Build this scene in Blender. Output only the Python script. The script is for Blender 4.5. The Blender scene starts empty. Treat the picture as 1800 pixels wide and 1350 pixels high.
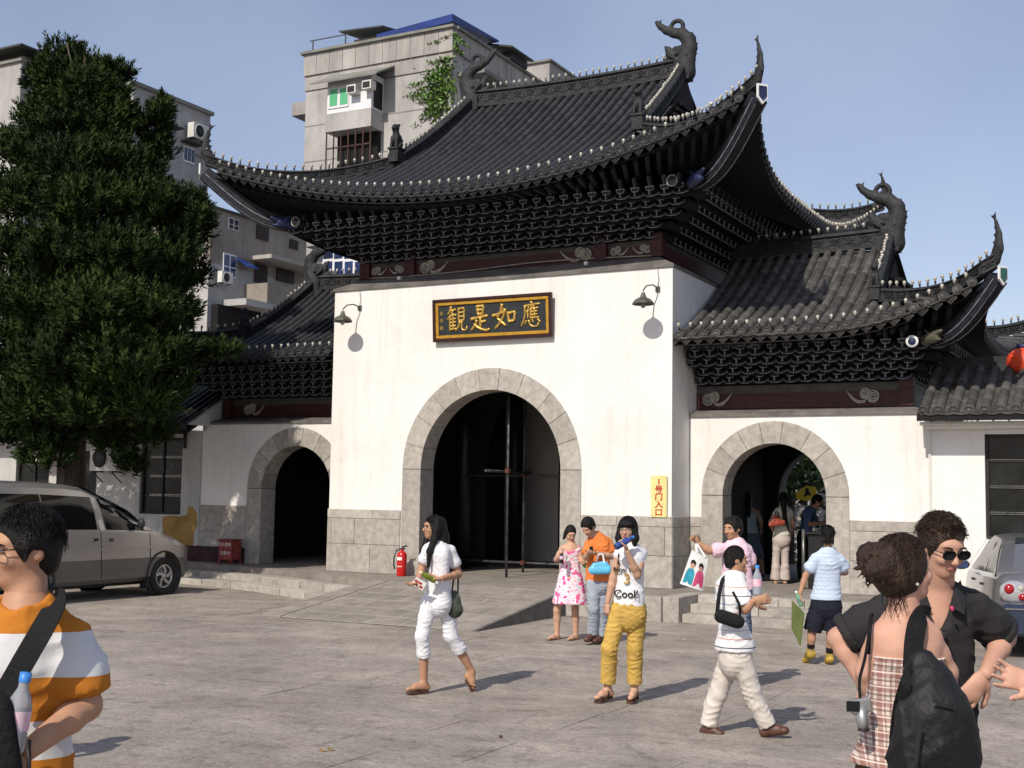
import bpy, bmesh, math, random
import numpy as np
from mathutils import Vector, Matrix

random.seed(7)
SC = bpy.context.scene
COL = SC.collection
rad = math.radians

# ------------------------------------------------------------------ camera
F_PX, PITCH, ROLL, YAW = 2204.3, 0.0869, 0.0157, 0.4908
CAM = np.array([10.9502, -19.6514, 1.90])
_c, _s = math.cos(YAW), math.sin(YAW)
_r = np.array([_c, _s, 0.0]); _f = np.array([-_s, _c, 0.0]); _u = np.array([0, 0, 1.0])
FWD = _f * math.cos(PITCH) + _u * math.sin(PITCH)
UPV = _u * math.cos(PITCH) - _f * math.sin(PITCH)
RGT = _r
_cr, _sr = math.cos(ROLL), math.sin(ROLL)
cam_d = bpy.data.cameras.new('camera')
cam_d.sensor_width = 36.0
cam_d.lens = F_PX / 1800.0 * 36.0
cam_d.clip_start = 0.1
cam_d.clip_end = 3000.0
cam = bpy.data.objects.new('camera', cam_d)
COL.objects.link(cam)
_R = RGT * _cr + UPV * _sr
_U = UPV * _cr - RGT * _sr
_M = Matrix(((_R[0], _U[0], -FWD[0], CAM[0]), (_R[1], _U[1], -FWD[1], CAM[1]), (_R[2], _U[2], -FWD[2], CAM[2]), (0, 0, 0, 1)))
cam.matrix_world = _M
SC.camera = cam

# ------------------------------------------------------------------ sky, sun, exposure
SUN_DIR = Vector((0.03, 1.0, -0.88)).normalized()      # the way the light travels
elev = math.asin(-SUN_DIR.z)
world = bpy.data.worlds.new('World')
SC.world = world
world.use_nodes = True
_nt = world.node_tree
_bg = _nt.nodes['Background']
_sky = _nt.nodes.new('ShaderNodeTexSky')
_sky.sky_type = 'NISHITA'
_sky.sun_disc = False
_sky.sun_elevation = elev
_sky.sun_rotation = math.atan2(-SUN_DIR.x, -SUN_DIR.y)
_sky.altitude = 50
_sky.air_density = 1.0
_sky.dust_density = 1.0
_sky.ozone_density = 1.2
# summer haze: thin uneven veil over the whole sky
_tc = _nt.nodes.new('ShaderNodeTexCoord')
_nz = _nt.nodes.new('ShaderNodeTexNoise'); _nz.inputs['Scale'].default_value = 2.2; _nz.inputs['Detail'].default_value = 5; _nz.inputs['Roughness'].default_value = .55
_nt.links.new(_tc.outputs['Generated'], _nz.inputs['Vector'])
_mr = _nt.nodes.new('ShaderNodeMapRange'); _mr.inputs['From Min'].default_value = .35; _mr.inputs['From Max'].default_value = .75; _mr.inputs['To Min'].default_value = .12; _mr.inputs['To Max'].default_value = .42
_nt.links.new(_nz.outputs['Fac'], _mr.inputs['Value'])
_tint = _nt.nodes.new('ShaderNodeMix'); _tint.data_type = 'RGBA'; _tint.blend_type = 'MULTIPLY'; _tint.inputs['Factor'].default_value = 1.0
_tint.inputs['B'].default_value = (1.12, 1.0, 1.0, 1)
_nt.links.new(_sky.outputs['Color'], _tint.inputs['A'])
_veil = _nt.nodes.new('ShaderNodeMix'); _veil.data_type = 'RGBA'; _veil.inputs['B'].default_value = (5.2, 5.7, 7.2, 1)
_nt.links.new(_mr.outputs['Result'], _veil.inputs['Factor']); _nt.links.new(_tint.outputs['Result'], _veil.inputs['A'])
_nt.links.new(_veil.outputs['Result'], _bg.inputs['Color'])
_bg.inputs['Strength'].default_value = 0.124
sun_d = bpy.data.lights.new('sun', 'SUN')
sun_d.energy = 4.3
sun_d.angle = rad(0.6)
sun_d.color = (1.0, 0.93, 0.81)
sun = bpy.data.objects.new('sun', sun_d)
COL.objects.link(sun)
sun.rotation_euler = SUN_DIR.to_track_quat('-Z', 'Y').to_euler()
sun.location = (0, -30, 30)
SC.view_settings.view_transform = 'Standard'
SC.view_settings.look = 'None'
SC.view_settings.exposure = 0.0
SC.view_settings.gamma = 1.0
SC.view_settings.use_curve_mapping = False
SC.cycles.max_bounces = 6
SC.cycles.use_denoising = True
# ------------------------------------------------------------------ helpers
def ray(px, py):
    u0, v0 = px - 900.0, py - 675.0
    u = _cr * u0 + _sr * v0; v = -_sr * u0 + _cr * v0
    return RGT * (u / F_PX) - UPV * (v / F_PX) + FWD
def at(px, py, x=None, y=None, z=None, d=None):
    """world point seen at a photograph pixel, on a plane of the place (or at a given depth d)"""
    q = ray(px, py)
    if x is not None: t = (x - CAM[0]) / q[0]
    elif y is not None: t = (y - CAM[1]) / q[1]
    elif z is not None: t = (z - CAM[2]) / q[2]
    else: t = d
    return CAM + q * t

class MB:
    """collects geometry for ONE mesh object"""
    def __init__(s): s.v = []; s.f = []; s.m = []; s.sm = []
    def add(s, verts, faces, m=0, smooth=False):
        o = len(s.v)
        s.v += [tuple(map(float, p)) for p in verts]
        for f in faces:
            s.f.append(tuple(i + o for i in f)); s.m.append(m); s.sm.append(smooth)
        return s
    def box(s, x0, x1, y0, y1, z0, z1, m=0):
        v = [(x0,y0,z0),(x1,y0,z0),(x1,y1,z0),(x0,y1,z0),(x0,y0,z1),(x1,y0,z1),(x1,y1,z1),(x0,y1,z1)]
        return s.add(v, [(0,3,2,1),(4,5,6,7),(0,1,5,4),(1,2,6,5),(2,3,7,6),(3,0,4,7)], m)
    def obox(s, c, ax, ay, az, m=0):
        """box about c with half-axis vectors"""
        c, ax, ay, az = [np.array(q, float) for q in (c, ax, ay, az)]
        v = [c+i*ax+j*ay+k*az for k in (-1,1) for i, j in ((-1,-1),(1,-1),(1,1),(-1,1))]
        return s.add(v, [(0,3,2,1),(4,5,6,7),(0,1,5,4),(1,2,6,5),(2,3,7,6),(3,0,4,7)], m)
    def bar(s, a, b, w, h=None, up=(0,0,1), m=0):
        a, b = np.array(a, float), np.array(b, float); d = b - a; L = np.linalg.norm(d); d /= L
        up = np.array(up, float)
        sd = np.cross(d, up)
        if np.linalg.norm(sd) < 1e-4: sd = np.cross(d, (1, 0, 0))
        sd /= np.linalg.norm(sd); u = np.cross(sd, d)
        return s.obox((a+b)/2, d*L/2, sd*w/2, u*(h or w)/2, m)
    def tube(s, path, r, n=8, m=0, cap=True, smooth=True, flat=None):
        path = [np.array(p, float) for p in path]
        N = len(path)
        if not hasattr(r, '__len__'): r = [r]*N
        vs = []; ref = np.array((0, 0, 1.0))
        for i, p in enumerate(path):
            t = path[min(i+1, N-1)] - path[max(i-1, 0)]
            t = t / (np.linalg.norm(t) + 1e-9)
            if abs(t @ ref) > 0.95: rf = np.array((0, 1.0, 0))
            else: rf = ref
            a = np.cross(t, rf); a /= np.linalg.norm(a); b = np.cross(a, t)
            fl = 1 if flat is None else flat
            for k in range(n):
                q = 2*math.pi*k/n
                vs.append(p + r[i]*(math.cos(q)*a + fl*math.sin(q)*b))
        fs = [(i*n+k, i*n+(k+1) % n, (i+1)*n+(k+1) % n, (i+1)*n+k) for i in range(N-1) for k in range(n)]
        s.add(vs, fs, m, smooth)
        if cap:
            o = len(s.v) - N*n
            s.f.append(tuple(o+k for k in range(n))[::-1]); s.m.append(m); s.sm.append(False)
            s.f.append(tuple(o+(N-1)*n+k for k in range(n))); s.m.append(m); s.sm.append(False)
        return s
    def lathe(s, prof, c=(0,0,0), n=16, m=0, axis=(0,0,1), smooth=True):
        """prof: list of (radius, height) along axis"""
        ax = np.array(axis, float); ax /= np.linalg.norm(ax)
        a = np.cross(ax, (0, 1, 0) if abs(ax[1]) < .9 else (1, 0, 0)); a /= np.linalg.norm(a); b = np.cross(ax, a)
        c = np.array(c, float)
        vs = [c + ax*h + r*(math.cos(2*math.pi*k/n)*a + math.sin(2*math.pi*k/n)*b) for r, h in prof for k in range(n)]
        fs = [(i*n+k, i*n+(k+1) % n, (i+1)*n+(k+1) % n, (i+1)*n+k) for i in range(len(prof)-1) for k in range(n)]
        return s.add(vs, fs, m, smooth)
    def ball(s, c, r, n=10, m=0, sc=(1,1,1)):
        prof = [(max(1e-4, math.sin(math.pi*i/n)), -math.cos(math.pi*i/n)) for i in range(n+1)]
        o = len(s.v); s.lathe(prof, (0,0,0), n+2, m)
        for i in range(o, len(s.v)):
            p = s.v[i]; s.v[i] = (c[0]+p[0]*r*sc[0], c[1]+p[1]*r*sc[1], c[2]+p[2]*r*sc[2])
        return s
    def grid(s, P, m=0, smooth=True, flip=False):
        P = np.array(P, float); a, b = P.shape[:2]
        fs = [(i*b+j, i*b+j+1, (i+1)*b+j+1, (i+1)*b+j) for i in range(a-1) for j in range(b-1)]
        if flip: fs = [f[::-1] for f in fs]
        return s.add(P.reshape(-1, 3), fs, m, smooth)
    def prism(s, poly, o, ax, ay, az, m=0, mside=None):
        """closed 2-D polygon (a,b) placed at o + a*ax + b*ay, extruded by az"""
        o, ax, ay, az = [np.array(q, float) for q in (o, ax, ay, az)]
        n = len(poly)
        v = [o+a*ax+b*ay for a, b in poly] + [o+a*ax+b*ay+az for a, b in poly]
        s.add(v, [tuple(range(n))[::-1], tuple(range(n, 2*n))], m)
        k = len(s.v) - 2*n
        for i in range(n):
            j = (i+1) % n
            s.f.append((k+i, k+j, k+n+j, k+n+i)); s.m.append(m if mside is None else mside); s.sm.append(False)
        return s
    def mesh(s, name, mats):
        me = bpy.data.meshes.new(name)
        me.from_pydata(s.v, [], s.f)
        for q in (mats if isinstance(mats, (list, tuple)) else [mats]): me.materials.append(q)
        if s.f:
            me.polygons.foreach_set('material_index', s.m)
            me.polygons.foreach_set('use_smooth', s.sm)
        me.update()
        return me
    def build(s, name, mats, parent=None, fixn=False, bevel=0, col=None):
        me = s.mesh(name, mats)
        if fixn or bevel:
            bm = bmesh.new(); bm.from_mesh(me)
            if bevel: bmesh.ops.bevel(bm, geom=list(bm.edges), offset=bevel, segments=1, affect='EDGES', profile=.5)
            bmesh.ops.recalc_face_normals(bm, faces=bm.faces); bm.to_mesh(me); bm.free()
        return link(name, me, parent)

def link(name, me, parent=None, M=None):
    o = bpy.data.objects.new(name, me); COL.objects.link(o)
    if M is not None: o.matrix_basis = M
    if parent is not None: setparent(o, parent)
    return o
def wloc(o):
    p = Vector(o.location)
    while o.parent is not None: o = o.parent; p = p + Vector(o.location)*0
    return p
ROOTS = {}
def setparent(o, parent):
    o.parent = parent
    o.matrix_parent_inverse = ROOTS.get(parent.name, Matrix.Identity(4))
def tag(o, label=None, cat=None, group=None, kind=None):
    if label: o['label'] = label
    if cat: o['category'] = cat
    if group: o['group'] = group
    if kind: o['kind'] = kind
    return o
def empty(name, loc, label, cat, group=None, kind=None):
    o = bpy.data.objects.new(name, None); COL.objects.link(o)
    o.location = tuple(map(float, loc)); o.empty_display_size = .2
    ROOTS[o.name] = Matrix.Translation(o.location).inverted()
    return tag(o, label, cat, group, kind)

# ------------------------------------------------------------------ materials
def mat(name, col, rough=.8, var=.12, scale=3.0, bump=0.0, bscale=40.0, spec=.35, metal=0.0, col2=None, rnd=0.0, coat=0, detail=6, alpha=None, streak=0, island=0, trans=0):
    """procedural surface: two-scale noise on the colour, fine bump, optional per-object variation"""
    m = bpy.data.materials.new(name); m.use_nodes = True
    nt = m.node_tree; N = nt.nodes; L = nt.links; b = N['Principled BSDF']
    b.inputs['Roughness'].default_value = rough
    b.inputs['Specular IOR Level'].default_value = spec
    b.inputs['Metallic'].default_value = metal
    if coat: b.inputs['Coat Weight'].default_value = coat; b.inputs['Coat Roughness'].default_value = .08
    if trans: b.inputs['Transmission Weight'].default_value = trans
    tc = N.new('ShaderNodeTexCoord')
    n1 = N.new('ShaderNodeTexNoise'); n1.inputs['Scale'].default_value = scale; n1.inputs['Detail'].default_value = detail; n1.inputs['Roughness'].default_value = .65
    src = tc.outputs['Object']
    if streak:
        mp = N.new('ShaderNodeMapping'); mp.inputs['Scale'].default_value = (1, 1, streak); L.new(src, mp.inputs['Vector']); L.new(mp.outputs['Vector'], n1.inputs['Vector'])
    else: L.new(src, n1.inputs['Vector'])
    c2 = col2 or tuple(max(0, q*(1-2.2*var)) for q in col)
    c1 = tuple(min(1, q*(1+var)) for q in col)
    mx = N.new('ShaderNodeMix'); mx.data_type = 'RGBA'
    rmp = N.new('ShaderNodeMapRange'); rmp.inputs['From Min'].default_value = .32; rmp.inputs['From Max'].default_value = .68
    L.new(n1.outputs['Fac'], rmp.inputs['Value'])
    L.new(rmp.outputs['Result'], mx.inputs['Factor'])
    mx.inputs['A'].default_value = (*c1, 1); mx.inputs['B'].default_value = (*c2, 1)
    out = mx.outputs['Result']
    if rnd or island:
        oi = N.new('ShaderNodeObjectInfo') if rnd else N.new('ShaderNodeNewGeometry')
        mr = N.new('ShaderNodeMapRange'); k = rnd or island
        mr.inputs['To Min'].default_value = 1-k; mr.inputs['To Max'].default_value = 1+k
        L.new(oi.outputs['Random' if rnd else 'Random Per Island'], mr.inputs['Value'])
        vm = N.new('ShaderNodeVectorMath'); vm.operation = 'SCALE'
        L.new(out, vm.inputs[0]); L.new(mr.outputs['Result'], vm.inputs['Scale'])
        out = vm.outputs['Vector']
    L.new(out, b.inputs['Base Color'])
    if bump:
        n2 = N.new('ShaderNodeTexNoise'); n2.inputs['Scale'].default_value = bscale; n2.inputs['Detail'].default_value = 4
        L.new(src, n2.inputs['Vector'])
        bp = N.new('ShaderNodeBump'); bp.inputs['Strength'].default_value = bump; bp.inputs['Distance'].default_value = .02
        L.new(n2.outputs['Fac'], bp.inputs['Height']); L.new(bp.outputs['Normal'], b.inputs['Normal'])
    m['out'] = 1
    return m
def bsdf(m): return m.node_tree.nodes['Principled BSDF']
def glassy(name, col, rough=.08, spec=.5):
    return mat(name, col, rough, .05, 2, spec=spec)

M = {}
M['plaster'] = mat('white_plaster', (.78,.765,.735), .9, .02, .8, .18, 22, col2=(.70,.68,.645), streak=.3)
M['plaster2'] = mat('aged_plaster', (.62,.60,.57), .9, .06, 1.2, .15, 20)
M['stone'] = mat('grey_granite', (.40,.37,.33), .85, .13, 9, .25, 60, rnd=.14)
M['joint'] = mat('mortar', (.16,.145,.13), .95, .1, 8)
M['coping'] = mat('coping_render', (.155,.145,.135), .9, .2, 2.5, .2, 20)
M['tile'] = mat('roof_tile', (.033,.033,.036), .6, .25, 4, .2, 30, rnd=.15, spec=.4)
M['tilej'] = mat('roof_tile_mass', (.028,.028,.031), .6, .25, 4, .2, 30, island=.16, spec=.4)
M['wtile'] = mat('weathered_tile', (.085,.080,.076), .75, .35, 3, .25, 30, rnd=.35)
M['wtilej'] = mat('weathered_tile_mass', (.07,.066,.063), .75, .35, 3, .25, 30, island=.3)
M['ridge'] = mat('ridge_stone', (.028,.029,.031), .7, .3, 6, .4, 40)
M['carved'] = mat('carved_stone', (.024,.025,.027), .65, .3, 10, .6, 35)
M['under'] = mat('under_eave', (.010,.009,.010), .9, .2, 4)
M['bracket'] = mat('bracket_paint', (.014,.015,.022), .6, .3, 10)
M['trim'] = mat('bracket_trim', (.30,.31,.34), .6, .3, 12)
M['redwood'] = mat('red_beam', (.055,.014,.013), .6, .3, 5, .1, 30, streak=6)
M['greybeam'] = mat('grey_beam_band', (.07,.062,.055), .7, .2, 6)
M['relief'] = mat('relief_grey', (.36,.34,.28), .7, .2, 20)
M['bulb'] = mat('bulb_glass', (.42,.40,.34), .12, .05, 20, spec=.6)
M['socket'] = mat('bulb_socket', (.07,.07,.07), .5, .1, 20)
M['wire'] = mat('wire', (.03,.03,.032), .6, .1, 10)
M['blue'] = mat('blue_paint', (.020,.028,.085), .5, .15, 10)
M['white'] = mat('white_paint', (.75,.75,.74), .5, .05, 6)
M['black'] = mat('black_paint', (.012,.012,.013), .45, .2, 8)
M['steel'] = mat('scaffold_steel', (.11,.11,.115), .45, .3, 8, metal=.5, bump=.1)
M['rust'] = mat('rusty_clamp', (.12,.04,.025), .8, .3, 20)
M['gold'] = mat('gold_leaf', (.62,.40,.10), .38, .15, 12, metal=.55)
M['goldframe'] = mat('gold_frame', (.50,.27,.03), .45, .12, 12, metal=.3)
M['maroon'] = mat('maroon_lacquer', (.035,.010,.010), .4, .2, 6)
M['slate'] = mat('slate_panel', (.022,.027,.030), .5, .15, 6)
M['inner_shade'] = mat('shaded_interior_wall', (.022,.021,.020), .9, .15, 2, .1, 20)  # the unlit room's shade, put into the wall colour
M['floor'] = mat('interior_floor', (.13,.12,.11), .85, .2, 3, .2, 20)

def weather(m, streak_sc=(7, 7, .30), amount=.14, low=None):
    """rain streaks, patches and hairline cracks multiplied into a wall's own colour"""
    nt = m.node_tree; N = nt.nodes; L = nt.links; b = bsdf(m); base = b.inputs['Base Color'].links[0].from_socket; tc = N.new('ShaderNodeTexCoord')
    def chan(scale, sc, f0, f1, t0, t1, det=5, kind='noise'):
        mp = N.new('ShaderNodeMapping'); mp.inputs['Scale'].default_value = scale; L.new(tc.outputs['Object'], mp.inputs['Vector'])
        n = N.new('ShaderNodeTexNoise'); n.inputs['Scale'].default_value = sc; n.inputs['Detail'].default_value = det; n.inputs['Roughness'].default_value = .68; L.new(mp.outputs['Vector'], n.inputs['Vector'])
        r = N.new('ShaderNodeMapRange'); r.inputs['From Min'].default_value = f0; r.inputs['From Max'].default_value = f1; r.inputs['To Min'].default_value = t0; r.inputs['To Max'].default_value = t1; L.new(n.outputs['Fac'], r.inputs['Value']); return r.outputs['Result']
    outs = [chan(streak_sc, 1.0, .52, .74, 1, 1-amount), chan((1, 1, 1), .9, .45, .72, 1, 1-amount*.8), chan((1, 1, 1), 14, .62, .75, 1, 1-amount*1.2)]
    mp = N.new('ShaderNodeMapping'); mp.inputs['Scale'].default_value = (1.1, 1.1, 1.6); L.new(tc.outputs['Object'], mp.inputs['Vector'])
    nz = N.new('ShaderNodeTexNoise'); nz.inputs['Scale'].default_value = 2.5; nz.inputs['Detail'].default_value = 6; L.new(mp.outputs['Vector'], nz.inputs['Vector'])
    ab = N.new('ShaderNodeMath'); ab.operation = 'SUBTRACT'; L.new(nz.outputs['Fac'], ab.inputs[0]); ab.inputs[1].default_value = .5
    a2 = N.new('ShaderNodeMath'); a2.operation = 'ABSOLUTE'; L.new(ab.outputs[0], a2.inputs[0])
    r = N.new('ShaderNodeMapRange'); r.inputs['From Min'].default_value = 0; r.inputs['From Max'].default_value = .004; r.inputs['To Min'].default_value = 1-amount*1.3; r.inputs['To Max'].default_value = 1; L.new(a2.outputs[0], r.inputs['Value']); outs.append(r.outputs['Result'])
    out = base
    for o in outs:
        v = N.new('ShaderNodeVectorMath'); v.operation = 'SCALE'; L.new(out, v.inputs[0]); L.new(o, v.inputs['Scale']); out = v.outputs['Vector']
    L.new(out, b.inputs['Base Color'])
weather(M['plaster'])
weather(M['stone'], (3, 3, .8), .16)
# ------------------------------------------------------------------ blended-volume modelling (bodies, carved dragons): smooth unions meshed with surface nets
class Vol:
    def __init__(s, k=.02): s.p = []; s.k = k
    def cone(s, a, b, r1, r2=None, k=None, flat=None, fs=1.0, op='+', cap=False, cap0=False):
        a, b = np.array(a, float), np.array(b, float); r2 = r1 if r2 is None else r2
        R = max(r1, r2)*max(1, fs)
        s.p.append(('c', a, b, r1, r2, s.k if k is None else k, flat, fs, op, np.minimum(a, b)-R, np.maximum(a, b)+R, cap, cap0)); return s
    def chain(s, pts, rs, k=None, flat=None, fs=1.0, cap=False, cap0=False):
        for i in range(len(pts)-1): s.cone(pts[i], pts[i+1], rs[i], rs[i+1], k, flat, fs, cap=cap and i == len(pts)-2, cap0=cap0 and i == 0)
        return s
    def ball(s, c, r, k=None, op='+', R=None):
        """ellipsoid; r = radii, R = 3x3 rows = axes"""
        c = np.array(c, float); r = np.array(r if hasattr(r, '__len__') else (r, r, r), float)
        m = r.max()
        s.p.append(('e', c, r, None if R is None else np.array(R, float), 0, s.k if k is None else k, None, 1, op, c-m, c+m)); return s
    def cut(s, o, n):
        """keep only the side of the plane where (p-o).n < 0"""
        s.p.append(('h', np.array(o, float), np.array(n, float)/np.linalg.norm(n))); return s
    def field(s, vox, pad=None):
        lo = np.min([q[9] for q in s.p if q[0] != 'h' and q[8] == '+'], axis=0) - 3*vox - .01
        hi = np.max([q[10] for q in s.p if q[0] != 'h' and q[8] == '+'], axis=0) + 3*vox + .01
        n = np.ceil((hi-lo)/vox).astype(int)+1
        f = np.full(n, 1.0, np.float32)
        ax = [lo[i]+vox*np.arange(n[i]) for i in range(3)]
        for q in s.p:
            if q[0] == 'h':
                d = ((ax[0]-q[1][0])*q[2][0])[:, None, None] + ((ax[1]-q[1][1])*q[2][1])[None, :, None] + ((ax[2]-q[1][2])*q[2][2])[None, None, :]
                f = np.maximum(f, d.astype(np.float32)); continue
            k = q[5]; mg = k*1.5+2.5*vox
            i0 = np.maximum(0, np.floor((q[9]-mg-lo)/vox).astype(int)); i1 = np.minimum(n, np.ceil((q[10]+mg-lo)/vox).astype(int)+1)
            if (i1 <= i0).any(): continue
            sl = tuple(slice(i0[i], i1[i]) for i in range(3))
            X = ax[0][sl[0]][:, None, None]; Y = ax[1][sl[1]][None, :, None]; Z = ax[2][sl[2]][None, None, :]
            if q[0] == 'c':
                a, b = q[1], q[2]; ab = b-a; L2 = ab@ab+1e-12
                px, py, pz = X-a[0], Y-a[1], Z-a[2]
                t = np.clip((px*ab[0]+py*ab[1]+pz*ab[2])/L2, 0, 1)
                dx, dy, dz = px-t*ab[0], py-t*ab[1], pz-t*ab[2]
                d2 = dx*dx+dy*dy+dz*dz
                if q[6] is not None:
                    w = np.array(q[6], float); w /= np.linalg.norm(w)
                    c = dx*w[0]+dy*w[1]+dz*w[2]
                    d2 = d2 + c*c*(1/q[7]**2-1)
                d = np.sqrt(d2)-(q[3]+(q[4]-q[3])*t)
                if q[11] or q[12]:
                    L = math.sqrt(L2); e = (px*ab[0]+py*ab[1]+pz*ab[2])/L
                    if q[11]: d = np.maximum(d, e-L)
                    if q[12]: d = np.maximum(d, -e)
            else:
                c, r, R = q[1], q[2], q[3]
                px, py, pz = X-c[0], Y-c[1], Z-c[2]
                if R is not None: px, py, pz = [px*R[i, 0]+py*R[i, 1]+pz*R[i, 2] for i in range(3)]
                e = np.sqrt((px/r[0])**2+(py/r[1])**2+(pz/r[2])**2)
                d = (e-1)*min(r)
                # a rounder metric near the surface
                g = np.sqrt((px/r[0]**2)**2+(py/r[1]**2)**2+(pz/r[2]**2)**2)+1e-9
                d = e*(e-1)/g
            g0 = f[sl]
            if q[8] == '+':
                if k > 0:
                    h = np.maximum(k-np.abs(g0-d), 0)/k
                    f[sl] = np.minimum(g0, d)-h*h*k*.25
                else: f[sl] = np.minimum(g0, d)
            else:
                if k > 0:
                    h = np.maximum(k-np.abs(g0+d), 0)/k
                    f[sl] = np.maximum(g0, -d)+h*h*k*.25
                else: f[sl] = np.maximum(g0, -d)
        return f, lo
    def surf(s, vox, fn=None):
        f, lo = s.field(vox)
        if fn is not None:
            n = f.shape
            f = f + fn(*[lo[i]+vox*np.arange(n[i]).reshape([-1 if j == i else 1 for j in range(3)]) for i in range(3)]).astype(np.float32)
        return nets(f, lo, vox)
    def into(s, mb, vox, m=0, fn=None):
        v, fc = s.surf(vox, fn)
        o = len(mb.v); mb.v += list(map(tuple, v)); mb.f += [tuple(q) for q in (fc+o).tolist()]
        mb.m += [m]*len(fc); mb.sm += [True]*len(fc)
        return mb
def nets(f, lo, vox):
    ins = f < 0
    n = np.array(f.shape)
    acc = np.zeros((*(n-1), 3), np.float32); cnt = np.zeros(n-1, np.float32)
    def S(o): return tuple(slice(o[i], n[i]-1+o[i]) for i in range(3))
    cs = [(i, j, k) for i in (0, 1) for j in (0, 1) for k in (0, 1)]
    for a in cs:
        for d in range(3):
            if a[d] == 1: continue
            b = list(a); b[d] = 1
            fa, fb = f[S(a)], f[S(b)]
            x = ins[S(a)] != ins[S(b)]
            t = np.where(x, fa/np.where(x, fa-fb, 1), 0)
            cnt += x
            for i in range(3): acc[..., i] += np.where(x, a[i]+(t if i == d else 0), 0)
    act = cnt > 0
    idx = -np.ones(n-1, np.int64); idx[act] = np.arange(act.sum())
    base = np.argwhere(act)
    V = (base+acc[act]/cnt[act][:, None])*vox+lo
    faces = []
    for d in range(3):
        e1, e2 = (d+1) % 3, (d+2) % 3
        a = [slice(1, n[i]-1) for i in range(3)]; a[d] = slice(0, n[d]-1)
        b = list(a); b[d] = slice(1, n[d])
        A, B = ins[tuple(a)], ins[tuple(b)]
        for flip, msk in ((0, A & ~B), (1, ~A & B)):
            p = np.argwhere(msk)
            if len(p) == 0: continue
            p = p + np.array([0 if i == d else 1 for i in range(3)])
            def I(s1, s2):
                q = p.copy(); q[:, e1] -= s1; q[:, e2] -= s2
                return idx[q[:, 0], q[:, 1], q[:, 2]]
            quad = np.stack([I(0, 0), I(1, 0), I(1, 1), I(0, 1)], 1)
            faces.append(quad[:, ::-1] if flip else quad)
    Fq = np.concatenate(faces) if faces else np.zeros((0, 4), np.int64)
    Fq = Fq[(Fq >= 0).all(1)]
    # one relaxation pass takes the stair-steps out
    W = V.copy()
    nb = np.zeros_like(V); c = np.zeros(len(V))
    for i in range(4):
        j = (i+1) % 4
        np.add.at(nb, Fq[:, i], V[Fq[:, j]]); np.add.at(c, Fq[:, i], 1)
        np.add.at(nb, Fq[:, j], V[Fq[:, i]]); np.add.at(c, Fq[:, j], 1)
    c[c == 0] = 1
    W = V*.55 + nb/c[:, None]*.45
    return W, Fq
# ------------------------------------------------------------------ the gate: walls
ZP = 0.37                       # platform level
def arch_wall(mb, x0, x1, z0, z1, yf, yb, cx, r, zs, m=0, n=28, mr=None):
    """upright wall yf..yb with an arched opening"""
    arc = [(cx-r*math.cos(math.pi*i/n), zs+r*math.sin(math.pi*i/n)) for i in range(n+1)]
    for y, fl in ((yf, 0), (yb, 1)):
        q = [[(x0,y,z0),(cx-r,y,z0),(cx-r,y,zs),(x0,y,zs)], [(cx+r,y,z0),(x1,y,z0),(x1,y,zs),(cx+r,y,zs)]]
        q.append([(x0,y,zs),(cx-r,y,zs),(cx-r,y,z1),(x0,y,z1)]); q.append([(cx+r,y,zs),(x1,y,zs),(x1,y,z1),(cx+r,y,z1)])
        for i in range(n): q.append([(arc[i][0],y,arc[i][1]),(arc[i+1][0],y,arc[i+1][1]),(arc[i+1][0],y,z1),(arc[i][0],y,z1)])
        for k in q: mb.add(k, [(3,2,1,0) if fl else (0,1,2,3)], m)
    for i in range(n):
        a, b = arc[i], arc[i+1]
        mb.add([(a[0],yf,a[1]),(a[0],yb,a[1]),(b[0],yb,b[1]),(b[0],yf,b[1])], [(0,1,2,3)], m if mr is None else mr)
    for x, fl in ((cx-r, 0), (cx+r, 1)):
        mb.add([(x,yf,z0),(x,yb,z0),(x,yb,zs),(x,yf,zs)], [(3,2,1,0) if not fl else (0,1,2,3)], m if mr is None else mr)
    mb.add([(x0,yf,z1),(x1,yf,z1),(x1,yb,z1),(x0,yb,z1)], [(0,1,2,3)], m)
    for x in (x0, x1):
        mb.add([(x,yf,z0),(x,yb,z0),(x,yb,z1),(x,yf,z1)], [(0,1,2,3)], m)

def arch_stones(root, cx, zs, ri, ro, yf, yb, z0, nv, seed=0):
    rng = random.Random(seed); g = .006
    for sgn in (-1, 1):
        zz = [z0, zs] 
        for k in range(len(zz)-1):
            mb = MB(); xa, xb = sorted((cx+sgn*ri, cx+sgn*(ro-.002)))
            mb.box(xa, xb, yf, yb, zz[k]+.002, zz[k+1]-g)
            mb.build('arch_stone', M['stone'], root, bevel=.006)
    cuts = [0.0] + [math.pi*(i+rng.uniform(-.12, .12))/nv for i in range(1, nv)] + [math.pi]
    for i in range(nv):
        a0, a1 = cuts[i]+g/ro*.6, cuts[i+1]-g/ro*.6; n = 4
        pr = [(cx-ri*math.cos(a0+(a1-a0)*j/n), zs+ri*math.sin(a0+(a1-a0)*j/n)) for j in range(n+1)]
        pr += [(cx-(ro-.002)*math.cos(a1+(a0-a1)*j/n), zs+(ro-.002)*math.sin(a1+(a0-a1)*j/n)) for j in range(n+1)]
        dy = rng.uniform(-.004, .004)
        MB().prism(pr, (0, yf+dy, 0), (1,0,0), (0,0,1), (0, yb-yf-dy, 0)).build('arch_stone', M['stone'], root, bevel=.005)

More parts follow.
